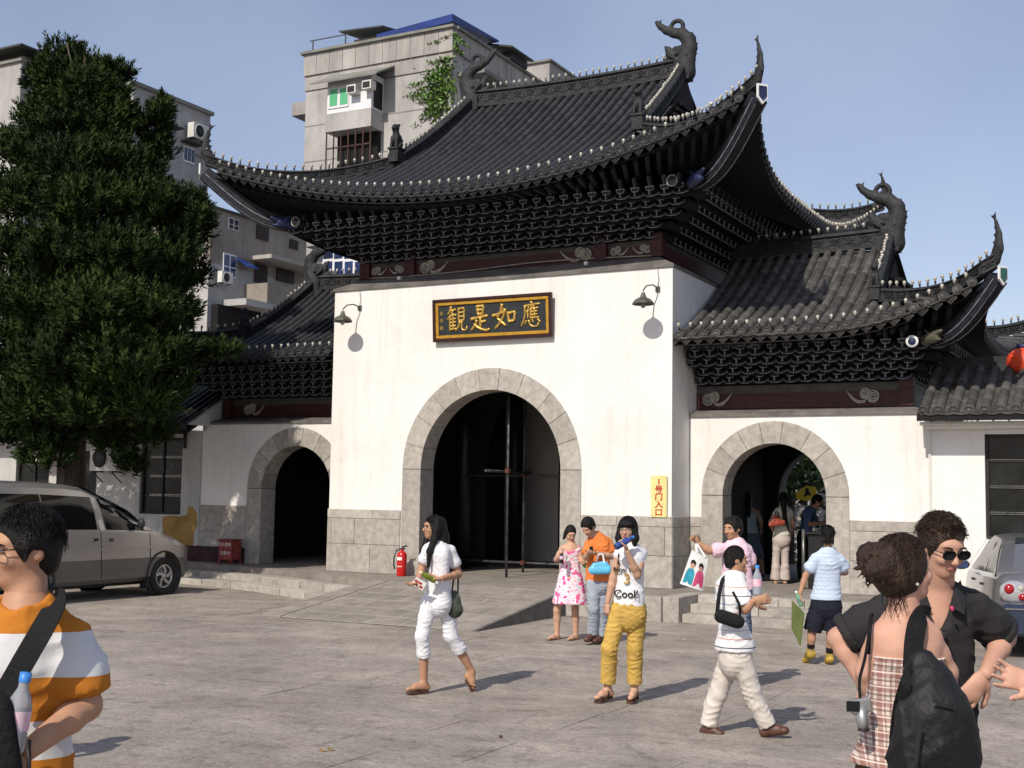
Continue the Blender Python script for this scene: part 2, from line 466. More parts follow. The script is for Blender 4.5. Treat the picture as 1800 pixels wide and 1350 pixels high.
def dado(root, x0, x1, yf, cuts, z0=ZP, th=.06, side=None):
    """coursed stone plinth; cuts = (z0,z1,[fractions])"""
    for za, zb, fr in cuts:
        xs = [x0]+[x0+(x1-x0)*q for q in fr]+[x1]
        for i in range(len(xs)-1):
            MB().box(xs[i]+.003, xs[i+1]-.003, yf-th+random.uniform(-.003,.003), yf-.001, za+.003, zb-.003).build('dado_stone', M['stone'], root, bevel=.006)
C1, C2, C3 = (ZP, ZP+.53), (ZP+.53, ZP+1.01), (ZP+1.01, ZP+1.185)

hall = empty('gate_hall', (0, 0, ZP), 'tall white central gate hall with big arch and the highest black upturned roof', 'gate')
mb = MB()
WH = 5.79
arch_wall(mb, -3.48, 3.48, ZP, WH, 0, .45, 0, 1.83, 2.316)
for sx in (-1, 1):
    xa, xb = sorted((sx*3.48, sx*3.03)); mb.box(xa, xb, .4501, 6.15, ZP, WH)
mb.box(-3.02, 3.02, 6.15, 6.6, 3.2, WH)
mb.box(-3.48, -1.6, 6.1501, 6.6, ZP, WH); mb.box(1.6, 3.48, 6.1501, 6.6, ZP, WH)
mb.build('wall', M['plaster'], hall)
# dark ring of mortar behind the arch stones
arch_stones(hall, 0, 2.316, 1.43, 1.83, -.012, .45, ZP, 11, 3)
dado(hall, -3.50, -1.84, 0, [(*C1, [.60]), (*C2, [.06, .38]), (*C3, [.62])], th=.025)
dado(hall, 1.84, 3.50, 0, [(*C1, [.45]), (*C2, [.35, .92]), (*C3, [.4])], th=.025)
for za, zb, fr in ((*C1, .5), (*C2, .3), (*C3, .6)):
    MB().box(3.481, 3.505, .003, .78, za+.003, zb-.003).build('dado_stone', M['stone'], hall, bevel=.006)
# interior: lining with an inner arch, columns; room shade put into their near-black colour
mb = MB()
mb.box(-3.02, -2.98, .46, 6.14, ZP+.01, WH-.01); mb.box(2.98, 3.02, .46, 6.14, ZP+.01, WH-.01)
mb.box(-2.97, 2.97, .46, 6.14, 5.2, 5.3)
mb.build('shade_lining', M['inner_shade'], hall)
for x, y in ((-1.9, 2.4), (1.9, 2.4), (-1.9, 4.6), (1.9, 4.6)):
    MB().tube([(x, y, ZP), (x, y, 5.2)], .17, 16).build('inner_column', M['black'], hall)
mb = MB(); arch_wall(mb, -2.9, 2.9, ZP, 5.2, 3.2, 3.35, 0, 1.9, 2.6); mb.build('inner_partition', M['inner_shade'], hall)
mb = MB(); mb.box(-1.55, 1.55, 6.05, 6.12, ZP, 3.2); 
for i in range(6): mb.box(-1.5+i*.5, -1.05+i*.5, 6.02, 6.049, ZP+.3, 3.0)
mb.build('rear_doors', M['maroon'], hall)
# sloped coping round the wall top
def coping(root, x0, x1, yf, z0, dy, dz, yb, right=True, left=True, lip=.03):
    mb = MB()
    P = [(x0-lip if left else x0, yf-lip, z0), (x1+lip if right else x1, yf-lip, z0), (x1+lip if right else x1, yb, z0), (x0-lip if left else x0, yb, z0)]
    T = [(x0+(dy if left else 0), yf+dy, z0+dz), (x1-(dy if right else 0), yf+dy, z0+dz), (x1-(dy if right else 0), yb, z0+dz), (x0+(dy if left else 0), yb, z0+dz)]
    B = [(p[0], p[1], z0-.05) for p in P]
    # wavy skim-coat edge
    mb.add(P+T, [(0,1,5,4), (1,2,6,5), (3,0,4,7), (4,5,6,7), (2,3,7,6)])
    mb.add(B+P, [(0,1,5,4), (1,2,6,5), (3,0,4,7), (3,2,1,0), (2,3,7,6)])
    return mb.build('coping', M['coping'], root)
coping(hall, -3.48, 3.48, 0, WH, .42, .23, 6.58)
# beam band with scroll reliefs and posts
ZB = 6.02
mb = MB(); mb.box(-3.10, 3.10, .44, .60, ZB, ZB+.22); mb.box(2.94, 3.10, .601, 6.0, ZB, ZB+.22)
mb.build('beam', M['redwood'], hall)
mb = MB(); mb.box(-3.08, 3.08, .45, .60, ZB+.2205, ZB+.335); mb.box(2.95, 3.08, .601, 6.0, ZB+.2205, ZB+.335)
mb.build('beam_band', M['greybeam'], hall)
for x in (-3.06, -2.02, 1.98, 3.03):
    MB().box(x-.11, x+.11, .36, .62, ZB, ZB+.42).build('post', M['redwood'], hall)
def spiral(c, r, turns, sgn, start, y, n=40, tail=None):
    P = []
    for i in range(n+1):
        t = i/n; a = start+sgn*turns*2*math.pi*t; q = r*(.12+.88*t)
        P.append((c[0]+q*math.cos(a), y, c[1]+q*math.sin(a)))
    if tail: P += [(p[0], y, p[1]) for p in tail]
    return P
def scroll(root, cx, cz, s, mir, y, long=1.0):
    mb = MB(); e = -1 if mir else 1
    f = lambda a, b: (cx+e*a*s, cz+b*s)
    for (a, b, r) in ((-.33, -.05, .30), (.05, .10, .26)):
        c = f(a, b)
        mb.tube(spiral(c, r*s, 2.2, -e, 0, y), .016*s/.3, 5)
        mb.tube([(c[0]+r*s*1.08*math.cos(k*.3), y, c[1]+r*s*1.08*math.sin(k*.3)) for k in range(22)], .014*s/.3, 5)
    for o in range(3):
        P = []
        for i in range(13):
            t = i/12; x = .05+t*1.05*long; z = -.32-.05*o*(1-t)+ .62*t**2.0 - .18*math.sin(t*math.pi)*(1-.3*o)
            q = f(x, z+.07*o*(1-t)); P.append((q[0], y, q[1]))
        mb.tube(P, [.017*s/.3*(1-.6*i/12) for i in range(13)], 5)
    return mb.build('scroll_relief', M['relief'], root)
scroll(hall, -1.60, ZB+.16, .31, False, .43, 1.25); scroll(hall, 1.57, ZB+.16, .31, True, .43, 1.25)
for x in (-2.80, 2.28): scroll(hall, x, ZB+.16, .20, False, .43)
for x in (-2.32, 2.78): scroll(hall, x, ZB+.16, .20, True, .43)
# slack cable along the beam foot
mb = MB(); mb.tube([(x, .38-.02*math.sin(x*3), ZB+.03+.035*math.sin(x*1.1+.4)) for x in np.linspace(-3.2, 3.1, 30)], .011, 5); mb.build('cable', M['relief'], hall)
for x in (-2.15, 1.77): MB().box(x-.03, x+.03, .20, .27, ZB-.09, ZB-.03).build('junction_box', M['white'], hall)

# ------------------------------------------------------------------ bracket sets
def bracket_mesh(name, tr, tall=False):
    mb = MB()
    # tapered block with pale edging (front towards -y)
    def block(x, z, wt, wb, h, d):
        v = [(x-wb, -d, z), (x+wb, -d, z), (x+wb, d, z), (x-wb, d, z), (x-wt, -d*1.15, z+h), (x+wt, -d*1.15, z+h), (x+wt, d, z+h), (x-wt, d, z+h)]
        mb.add(v, [(0,3,2,1),(4,5,6,7),(0,1,5,4),(1,2,6,5),(2,3,7,6),(3,0,4,7)], 0)
        e = tr; q = d*1.15+.003
        mb.bar((x-wt, -q, z+h), (x+wt, -q, z+h), e, m=1); mb.bar((x-wb, -d-.003, z), (x+wb, -d-.003, z), e*.8, m=1)
        mb.bar((x-wb, -d-.003, z), (x-wt, -q, z+h), e*.8, m=1); mb.bar((x+wb, -d-.003, z), (x+wt, -q, z+h), e*.8, m=1)
    block(0, .035, .076, .052, .062, .065)
    if tall: mb.add([(-.028,-.06,.10),(.028,-.06,.10),(.028,.03,.10),(-.028,.03,.10),(-.036,-.13,.26),(.036,-.13,.26),(.036,-.02,.26),(-.036,-.02,.26)], [(0,3,2,1),(4,5,6,7),(0,1,5,4),(1,2,6,5),(2,3,7,6),(3,0,4,7)], 0); mb.add([(-.026,-.064,.11),(-.004,-.064,.11),(-.008,-.128,.24),(-.032,-.128,.24)], [(0,1,2,3)], 2)
    # nose and cross arm
    mb.add([(-.018,-.07,.05),(.018,-.07,.05),(.018,.02,.05),(-.018,.02,.05),(-.014,-.05,-.05),(.014,-.05,-.05),(.018,.02,-.05),(-.018,.02,-.05)],
           [(0,1,2,3),(7,6,5,4),(4,5,1,0),(5,6,2,1),(6,7,3,2),(7,4,0,3)], 0)
    mb.bar((-.012,-.064,.045), (-.010,-.052,-.05), tr*1.1, m=1)
    for sx in (-1, 1):
        P = [(0,-.045,-.055), (sx*.06,-.03,-.05), (sx*.115,0,-.02), (sx*.135,.02,.03)]
        for i in range(3):
            mb.bar(P[i], P[i+1], .035, .04, m=0)
            a, b = np.array(P[i]), np.array(P[i+1])
            mb.bar(a+(0,-.022,-.012), b+(0,-.022,-.012), tr*.55, m=1)
    return mb.mesh(name, [M['bracket'], M['trim'], M['greybeam']])
BR = bracket_mesh('bracket', .0125); BRT = bracket_mesh('bracket', .0125, True)
def rotz(a): return Matrix.Rotation(a, 4, 'Z')
def bracket_tiers(root, x0, x1, y0, z0, tiers, dy, dz, dx, sp, ang=0, origin=(0,0), s=1.0):
    """rows of brackets corbelling out; local -y is outwards"""
    R = Matrix.Translation((*origin, 0)) @ rotz(ang)
    for k in range(tiers):
        xa, xb = x0-dx[0]*k, x1+dx[1]*k
        n = int((xb-xa)/sp); off = (sp/2 if k % 2 else 0)
        x = xa+off
        while x <= xb+.01:
            link('bracket', BRT if k == tiers-1 else BR, root, R @ Matrix.Translation((x, y0-dy*k, z0+dz*k)) @ Matrix.Scale(s, 4))
            x += sp
    # corbelled backing behind the blocks
    mb = MB()
    for k in range(tiers):
        xa, xb = x0-dx[0]*k, x1+dx[1]*k
        P = [R @ Vector(q) for q in ((xa-.08, y0-dy*k+.075, z0+dz*k-.07), (xb+.08, y0-dy*k+.075, z0+dz*k-.07), (xb+.08, y0-dy*k+.5, z0+dz*k-.07), (xa-.08, y0-dy*k+.5, z0+dz*k-.07))]
        Q = [p+Vector((0,0,dz-.004)) for p in P]
        mb.add(P+Q, [(0,3,2,1),(4,5,6,7),(0,1,5,4),(1,2,6,5),(2,3,7,6),(3,0,4,7)])
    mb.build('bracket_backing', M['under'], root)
bracket_tiers(hall, -3.08, 3.08, .36, 6.40, 5, .235, .122, (.235, .235), .262)
bracket_tiers(hall, .5, 6.1, -3.08, 6.40, 5, .235, .122, (.20, .235), .262, math.pi/2)
# ------------------------------------------------------------------ roofs
BK = .85      # the rear half of the roofs is a little shallower
class Roof:
    """hip-and-gable roof surface; all functions in world coordinates"""
    def __init__(s, xc, xe, xflare, xg, yc, ye, yflare, ze, a, b, sidek, lift):
        s.xc, s.xe, s.xf, s.xg, s.yc, s.hy, s.yf, s.ze, s.a, s.b, s.sk, s.lift = xc, xe, xflare, xg, yc, yc-ye, yflare, ze, a, b, sidek, lift
    def h(s, v): return s.a*v + s.b*v*v
    def tx(s, X): return max(0., min(1.1, (X-s.xe*.35)/(s.xe*.65+s.xf)))
    def ty(s, Y): return max(0., min(1.1, (Y-s.hy*.35)/(s.hy*.65+s.yf)))
    def ey(s, X): return s.hy + s.yf*s.tx(X)**2.2          # half depth of the eave at X
    def ex(s, Y): return s.xe + s.xf*s.ty(Y)**2.2
    def up(s, X, Y, w): return s.lift(X, Y)*max(0, 1-w/3.0)**2
    def front(s, X, Y):
        v = s.ey(X)-Y
        return s.ze + s.h(v) + s.up(X, s.hy, max(v, 0))
    def side(s, X, Y):
        u = (s.ex(Y)-X)*s.sk
        return s.ze + s.h(u) + s.up(s.xe, Y, max(u, 0))
    def z(s, X, Y):
        """X,Y = distances from the roof centre"""
        if X <= s.xg: return s.front(X, Y)
        return min(s.front(X, Y), s.side(X, Y))
    def hipY(s, X):
        """on the hip line: Y where front and side meet"""
        lo, hi = 0.0, s.hy+s.yf
        for _ in range(40):
            m = (lo+hi)/2
            if s.front(X, m) > s.side(X, m): lo = m
            else: hi = m
        return (lo+hi)/2

def lift_main(X, Y):
    return .035*X*X if abs(Y-4.6) < 1e-6 else .045*max(0, Y-0.4)**2
RM = Roof(0, 4.98, .47, 2.55, 3.3, -1.30, .30, 7.09, .502, .0365, .86, None)
def lm(X, Y):
    tX, tY = min(X/5.45, 1), min(Y/4.9, 1)
    return 1.04*(tX**2.0)*(tY**3.0)*1.12
RM.lift = lm
RW = Roof(3.0, 5.2, .45, 3.55, 3.2, -.05, .28, 4.53, .378, .0625, .70, None)   # X measured from x=3.0
def lw(X, Y):
    t = max(0, X-2.9)/2.75; tY = min(Y/3.5, 1)
    return .93*t**2*tY**3
RW.lift = lw

def cover_tile_mesh(name, r, L, m):
    """half-round cover tile, slightly flared lip, lying along +y (uphill)"""
    mb = MB(); n = 6
    for (ya, yb, ra, rb) in ((0, .025, r*1.05, r*1.04), (.025, L, r*1.0, r*.97)):
        vs = []
        for y, q in ((ya, ra), (yb, rb)):
            vs += [(q*math.cos(math.pi*k/n), y, q*math.sin(math.pi*k/n)) for k in range(n+1)]
        mb.add(vs, [(k, k+1, n+2+k, n+1+k) for k in range(n)], 0, True)
    mb.add([(r*1.05*math.cos(math.pi*k/n), 0, r*1.05*math.sin(math.pi*k/n)) for k in range(n+1)], [tuple(range(n+1))], 0)
    return mb.mesh(name, m)
def cap_tile_mesh(name, r, m):
    mb = MB(); n = 12
    mb.lathe([(r*1.15, .02), (r*1.15, -.012), (r*.98, -.016), (r*.95, -.008), (r*.55, -.006), (r*.5, -.014), (.0005, -.016)], (0, 0, r*.25), n, 0, (0, 1, 0))
    return mb.mesh(name, m)
def drip_tile_mesh(name, w, hgt, m):
    """pointed drip tile hanging from the eave"""
    P = [(-w, .015), (-w*.96, -hgt*.45), (-w*.5, -hgt*.72), (0, -hgt), (w*.5, -hgt*.72), (w*.96, -hgt*.45), (w, .015), (w*.5, -.012), (0, -.02), (-w*.5, -.012)]
    mb = MB(); mb.prism(P, (0, -.012, 0), (1,0,0), (0,-.35,1), (0, .018, 0))
    Q = [(-w*.62, -hgt*.25), (-w*.3, -hgt*.55), (0, -hgt*.75), (w*.3, -hgt*.55), (w*.62, -hgt*.25), (0, -hgt*.15)]
    mb.prism(Q, (0, -.02, 0), (1,0,0), (0,-.35,1), (0, .01, 0))
    return mb.mesh(name, m)

def place(p, t, up):
    """matrix with +y along t (uphill), +z near up"""
    t = Vector(t).normalized(); u = Vector(up); x = t.cross(u).normalized(); z = x.cross(t)
    return Matrix(((x.x, t.x, z.x, p[0]), (x.y, t.y, z.y, p[1]), (x.z, t.z, z.z, p[2]), (0, 0, 0, 1)))

def pan_strip(mb, fz, w, path, step):
    """overlapping concave pan tiles down one gutter; path: function s->(point, cross-vector)"""
    pass

def roof_slope(root, rows, surf, sp, r, mt, mtj, budget, side=0, caps=True, Lt=.33):
    """rows: list of (fixed coordinate, eave coord, top coord) ; surf(c, q) -> world point where q runs uphill.
    The lowest courses become tiles of their own until the budget is used, the rest is one part."""
    ct = cover_tile_mesh('roof_tile', r, Lt+.03, mt); cap = cap_tile_mesh('cap_tile', r, mt); dr = drip_tile_mesh('drip_tile', sp*.48, .155, mt)
    todo = []
    for i, (c, q0, q1) in enumerate(rows):
        k = 0; q = q0
        while q < q1-.08:
            p = np.array(surf(c, q)); p2 = np.array(surf(c, min(q+.3, q1+.05)))
            d = p2-p; d /= np.linalg.norm(d)
            todo.append((k, i, p, d)); 
            # advance by tile length along the slope
            pa = np.array(surf(c, q+.1)); q += Lt*.1/np.linalg.norm(pa-p); k += 1
    todo.sort(key=lambda e: (e[0], e[1]))
    jm = MB(); src = ct
    cv = np.array([v.co[:] for v in ct.vertices]); cf = [tuple(p.vertices) for p in ct.polygons]
    for n, (k, i, p, d) in enumerate(todo):
        up = (0, 0, 1)
        Mx = place(p+np.array((0,0,.012)), d, up)
        if n < budget: link('roof_tile', ct, root, Mx)
        else:
            A = np.array(Mx); jm.add(cv @ A[:3, :3].T + A[:3, 3], cf, 0, True)
    if jm.v: tag(jm.build('upper_roof_tiles', mtj, root), kind='stuff')
    # pan tiles between the rows, stepped courses joined
    pm = MB()
    for i in range(len(rows)-1):
        (c0, a0, b0), (c1, a1, b1) = rows[i], rows[i+1]
        cm = (c0+c1)/2; q0, q1 = (a0+a1)/2, min(max(b0, b1), (b0+b1)/2+.2); q = q0-.02
        while q < q1-.03:
            st = .12; P = []
            for qq, lift in ((q, .018), (min(q+st, q1), .004)):
                row = []
                for f, dz in ((-.5, .0), (-.25, -.016), (0, -.022), (.25, -.016), (.5, .0)):
                    p = np.array(surf(cm+f*sp, qq)); p[2] += dz+lift; row.append(p)
                P.append(row)
            pm.grid(P, 0, True, flip=(side == 1))
            low = [tuple(p) for p in P[0]]; und = [(p[0], p[1], p[2]-.022) for p in low]
            pm.add(low+und, [(j, j+1, 5+j+1, 5+j) for j in range(4)], 0)
            q += st
    tag(pm.build('pan_tiles', mtj, root), kind='stuff')
    if caps:
        for i, (c, q0, q1) in enumerate(rows):
            p = np.array(surf(c, q0)); d = np.array(surf(c, q0+.2))-p; d /= np.linalg.norm(d)
            dh = Vector((d[0], d[1], 0)).normalized()*.9+Vector((0, 0, d[2]))*.6
            link('cap_tile', cap, root, place(p+np.array((0,0,.012)), dh, (0,0,1)))
            if i < len(rows)-1:
                c2 = (c+rows[i+1][0])/2; e = (q0+rows[i+1][1])/2
                p = np.array(surf(c2, e)); Md = place(p+np.array((0,0,.02)), (dh.x, dh.y, 0), (0,0,1))
                link('drip_tile', dr, root, Md)

def profile_sweep(mb, path, prof, m=0, up=(0,0,1)):
    """sweep a closed (side, height) profile along a path, profile upright"""
    path = [np.array(p, float) for p in path]; n = len(prof); vs = []
    for i, p in enumerate(path):
        t = path[min(i+1, len(path)-1)]-path[max(i-1, 0)]; t[2] *= 1
        t /= np.linalg.norm(t)
        a = np.cross(t, (0,0,1)); a /= np.linalg.norm(a); b = np.cross(a, t)
        b = b*.4+np.array((0,0,1))*.6; b /= np.linalg.norm(b)
        vs += [p+a*q[0]+b*q[1] for q in prof]
    N = len(path)
    fs = [(i*n+k, i*n+(k+1) % n, (i+1)*n+(k+1) % n, (i+1)*n+k) for i in range(N-1) for k in range(n)]
    fs += [tuple(range(n))[::-1], tuple((N-1)*n+k for k in range(n))]
    mb.add(vs, fs, m)
    return mb
def ridge_prof(w, h):
    return [(-w, 0), (-w, h*.16), (-w*.7, h*.22), (-w*.7, h*.72), (-w*1.05, h*.8), (-w*.8, h*.92), (-w*.3, h), (w*.3, h), (w*.8, h*.92), (w*1.05, h*.8), (w*.7, h*.72), (w*.7, h*.22), (w, h*.16), (w, 0)]
def ridge(root, path, w, h, panels=0, name='ridge'):
    mb = profile_sweep(MB(), path, ridge_prof(w, h))
    # carved panels: upright ribs and small scrolls on both faces
    if panels:
        P = [np.array(p, float) for p in path]
        seg = [0]
        for i in range(1, len(P)): seg.append(seg[-1]+np.linalg.norm(P[i]-P[i-1]))
        L = seg[-1]; n = max(2, int(L/panels))
        def pt(s):
            for i in range(1, len(P)):
                if s <= seg[i]+1e-9:
                    f = (s-seg[i-1])/(seg[i]-seg[i-1]); t = P[i]-P[i-1]; return P[i-1]+f*(P[i]-P[i-1]), t/np.linalg.norm(t)
            return P[-1], (P[-1]-P[-2])/np.linalg.norm(P[-1]-P[-2])
        for k in range(n):
            p, t = pt(L*(k+.5)/n); a = np.cross(t, (0,0,1)); a /= np.linalg.norm(a)
            for sg in (-1, 1):
                o = p+a*sg*w*.76
                q = L/n
                mb.bar(o+np.array((0,0,h*.22))-t*q*.5, o+np.array((0,0,h*.74))-t*q*.5, .02)
                mb.tube([o+t*q*.30*math.cos(j*.9)*(1-j*.06)+np.array((0,0,h*.47+h*.2*math.sin(j*.9)*(1-j*.06))) for j in range(10)], .011, 4)
                mb.bar(o-t*q*.4+np.array((0,0,h*.27)), o+t*q*.4+np.array((0,0,h*.68)), .014)
                mb.bar(o-t*q*.4+np.array((0,0,h*.68)), o+t*q*.4+np.array((0,0,h*.27)), .014)
    return mb.build(name, M['ridge'], root)

def bulb_mesh():
    mb = MB()
    mb.lathe([(.0005, .135), (.014, .132), (.025, .118), (.029, .102), (.025, .086), (.015, .070), (.012, .06)], n=10, m=0)
    mb.lathe([(.018, .062), (.018, .03), (.012, .028), (.012, -.02)], n=8, m=1)
    return mb.mesh('bulb', [M['bulb'], M['socket']])
BULB = bulb_mesh()
def string_lights(path, sp, label, lean=(0,0,1), sag=True, lift=0.0):
    """a thing: wire + bulbs at even spacing along a path"""
    P = [np.array(p, float)+np.array((0,0,lift)) for p in path]
    seg = [0]
    for i in range(1, len(P)): seg.append(seg[-1]+np.linalg.norm(P[i]-P[i-1]))
    L = seg[-1]; n = int(L/sp)
    root = empty('string_lights', P[0], label, 'string lights', 'bare bulb strings along the roof edges')
    S = [np.array([np.interp(L*k/n, seg, [p[j] for p in P]) for j in range(3)]) for k in range(n+1)]
    w = MB(); w.tube(S, .008, 4); w.build('cable', M['wire'], root)
    for p in S:
        z = Vector(lean)+Vector((random.uniform(-.12,.12), random.uniform(-.12,.12), 0)); z.normalize()
        q = z.to_track_quat('Z', 'Y').to_matrix().to_4x4()
        link('bulb', BULB, root, Matrix.Translation(Vector(p)) @ q)
    return root

# ---- central roof
roof = tag(MB().grid([[(-.01, 3.3, 9.9), (.01, 3.3, 9.9)], [(-.01, 3.31, 9.9), (.01, 3.31, 9.9)]]).build('roof', M['under'], hall))
def base_roof(R, xs, name, root, drop=.045, th=.10, sgn=1, sides=(-1, 1), xc=0):
    """roof deck: top sheet and soffit sheet"""
    mb = MB()
    for dz, fl in ((-drop, False), (-drop-th, True)):
        for sy in (-1, 1):
            # front/back faces
            P = []
            for X in xs:
                A = abs(X); yh = R.hipY(A) if A > R.xg else 0.0; row = []
                for j in range(13):
                    Y = R.ey(A)+(yh-R.ey(A))*j/12
                    row.append((xc+X*sgn, R.yc+(BK*Y if sy > 0 else -Y), R.front(A, Y)+dz))
                P.append(row)
            mb.grid(P, 0, True)
        for sx in sides:
            P = []
            for Y in np.linspace(-(R.hy+R.yf), R.hy+R.yf, 41):
                row = []; A = abs(Y); x0 = R.ex(A)
                # inner end: hip or gable
                lo = R.xg
                if A > R.hipY(R.xg):
                    a, b = R.xg, R.xe+R.xf
                    for _ in range(30):
                        m = (a+b)/2
                        if R.side(m, A) > R.front(m, A): a = m
                        else: b = m
                    lo = (a+b)/2
                for j in range(13):
                    X = x0+(lo-x0)*j/12; row.append((xc+sx*X, R.yc+Y*(BK if Y > 0 else 1), R.side(X, A)+dz))
                P.append(row)
            mb.grid(P, 0, True)
    return mb
bpy.data.objects.remove(roof)
XS = list(np.linspace(-5.45, 5.45, 56))
roof = base_roof(RM, XS, 'roof', hall)
# gable walls
for sx in (-1, 1):
    yb = RM.hipY(RM.xg); P = [(sx*2.5, 3.3+Y*(BK if Y > 0 else 1), RM.front(2.5, abs(Y))-.03) for Y in np.linspace(-yb, yb, 21)]
    B = [(sx*2.5, p[1], 8.0) for p in P]; roof.add(P+B, [(i, i+1, 21+i+1, 21+i) for i in range(20)], 0)
    # carved gable steps
    for k in range(7):
        f = k/7; yy = yb*(.75-.62*f); zz = 8.45+1.15*f
        roof.box(*sorted((sx*2.5, sx*(2.72-.02*k))), 3.3-yy, 3.3+yy*BK, zz, zz+.06)
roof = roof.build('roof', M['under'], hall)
SPM = .205
rows = []
nx = int(5.35/SPM)
for i in range(-nx, nx+1):
    x = i*SPM; A = abs(x)
    top = 4.52 if A <= RM.xg else RM.ey(A)-RM.hipY(A)-.05
    if top > .1: rows.append((x, 0.0, top))
roof_slope(roof, rows, lambda c, q: (c, 3.3-(RM.ey(abs(c))-q), RM.front(abs(c), RM.ey(abs(c))-q)), SPM, .066, M['tile'], M['tilej'], 290)
# right side slope (joined, mostly hidden under the flying corner)
rows = []
ny = int(4.7/SPM)
for i in range(-ny, ny+1):
    y = i*SPM; A = abs(y)
    if A < RM.hipY(RM.xg): t = RM.ex(A)-RM.xg
    else:
        a, b = RM.xg, RM.xe+RM.xf
        for _ in range(30):
            m = (a+b)/2
            if RM.side(m, A) > RM.front(m, A): a = m
            else: b = m
        t = RM.ex(A)-a-.05
    if t > .1: rows.append((y, 0.0, t))
roof_slope(roof, rows, lambda c, q: (RM.ex(abs(c))-q, 3.3+(c*BK if c > 0 else c), RM.side(RM.ex(abs(c))-q, abs(c))), SPM, .066, M['tile'], M['tilej'], 0, side=1)
# ridges
zr = RM.front(0, 0)
main_ridge = [(x, 3.3, zr-.06+.012*x*x) for x in np.linspace(-2.35, 2.35, 15)]
ridge(roof, main_ridge, .12, .40, .30)
def vridge_path(sx, n=14, y0=.02):
    P = []
    for j in range(n):
        Y = .1+(RM.hipY(RM.xg)-.1)*j/(n-1); P.append((sx*(2.42+.12*j/(n-1)), 3.3-Y, RM.front(2.45, Y)+.02))
    return P
def hip_path(sx, sy=-1, n=16, R=RM, xc=0, xend=None, x0=None):
    P = []
    for j in range(n):
        X = (x0 or R.xg)+((xend or (R.xe+R.xf))-(x0 or R.xg))*j/(n-1); Y = R.hipY(X) if X < R.xe+R.xf-.01 else R.hy+R.yf
        P.append((xc+sx*X, R.yc+(BK*Y if sy > 0 else -Y), R.front(X, Y)+.03))
    return P
for sx in (-1, 1):
    ridge(roof, vridge_path(sx), .10, .27, .28, 'sloping_ridge')
    for sy in (-1, 1):
        hp = hip_path(sx, sy); ridge(roof, hp, .085, .22, .26, 'hip_ridge')

def dragon(root, cx, cy, cz, s, face, name='dragon_ornament'):
    """ridge-end dragon: gaping jaw low on the ridge, arched back, tail curled into a ring; face=+1 looks to -x (mouth towards -x)"""
    V = Vol(.03*s)
    f = lambda a, b, c=0: (cx-face*(a-.08)*s, cy+c*s, cz+b*s)
    fl = (0, 1, 0)
    V.chain([f(.02,-.20), f(0,.02), f(-.10,.34), f(-.08,.53), f(.07,.69), f(.27,.75), f(.457,.84), f(.586,.94), f(.66,1.02)], [q*s for q in (.27,.23,.18,.165,.135,.115,.095,.075,.06)], flat=fl, fs=.72)
    V.cone(f(.0,.28), f(.22,.34), .16*s, .10*s, flat=fl, fs=.7)
    V.cone(f(.65,1.0), f(.74,1.09), .05*s, .02*s, flat=fl, fs=.7); V.cone(f(.65,1.02), f(.57,1.12), .045*s, .015*s, flat=fl, fs=.7); V.cone(f(.62,.98), f(.70,1.14), .04*s, .012*s, flat=fl, fs=.6)
    R = [f(.20+.145*math.cos(t), .88+.145*math.sin(t)) for t in np.linspace(-2.0, 3.9, 16)]
    V.chain(R, [.05*s]*16, k=.012*s, flat=fl, fs=.9)
    V.chain([f(.10,-.08), f(.17,.09), f(.357,.25), f(.41,.375), f(.486,.46)], [q*s for q in (.2,.155,.11,.075,.03)], flat=fl, fs=.8)
    V.chain([f(.2,.02), f(.42,.08), f(.50,.16)], [q*s for q in (.13,.08,.03)], flat=fl, fs=.8)
    for k in range(6): V.cone(f(.10+.075*k,.66+.05*k), f(.14+.085*k,.55+.055*k), .035*s, .010*s, k=.012*s)
    for k in range(6): V.cone(f(-.16-.02*min(k,3)+.05*max(0,k-3),.0+.13*k), f(-.27-.02*min(k,3)+.07*max(0,k-3),.06+.13*k), .035*s, .010*s, k=.012*s)
    for c in (-.13, .13):
        V.ball(f(.16,.20,c), .05*s, k=.008*s); V.chain([f(.05,.02,c), f(-.06,.16,c), f(-.04,.30,c*.8)], [.05*s,.045*s,.02*s], k=.008*s); V.chain([f(.25,.12,c), f(.34,.20,c), f(.40,.30,c*.8)], [.035*s,.03*s,.012*s], k=.008*s)
    mb = MB(); V.into(mb, .021)
    mb.box(cx-.24*s, cx+.22*s, cy-.15*s, cy+.15*s, cz-.40*s, cz-.06)
    return mb.build(name, M['carved'], root)
zt = zr+.30
dragon(roof, 2.40, 3.3, zt-.02, .88, 1); dragon(roof, -2.40, 3.3, zt-.02, .88, -1)
def fish_tail(root, base, out, s):
    """upswept corner finial: scaly body with split tail"""
    b = np.array(base, float); o = np.array(out, float); o /= np.linalg.norm(o); z = np.array((0,0,1.0)); sd = np.cross(o, z)
    f = lambda a, h: b+o*a*s+z*h*s
    V = Vol(.03*s)
    V.chain([f(-.28,-.12), f(-.05,.02), f(.08,.30), f(.10,.62), f(.02,.92), f(-.04,1.08)], [.16*s,.17*s,.15*s,.10*s,.06*s,.035*s], flat=sd, fs=.6)
    V.cone(f(-.04,1.05), f(.02,1.30), .05*s, .015*s, flat=sd, fs=.5); V.cone(f(-.03,1.05), f(-.20,1.16), .045*s, .02*s, flat=sd, fs=.5)
    for k in range(4): V.cone(f(-.06+.02*k,.25+.18*k), f(-.17+.03*k,.30+.18*k), .04*s, .012*s)
    V.cone(f(.12,.15), f(.24,.22), .07*s, .03*s)
    mb = MB(); V.into(mb, .022)
    return mb.build('corner_finial', M['carved'], root)
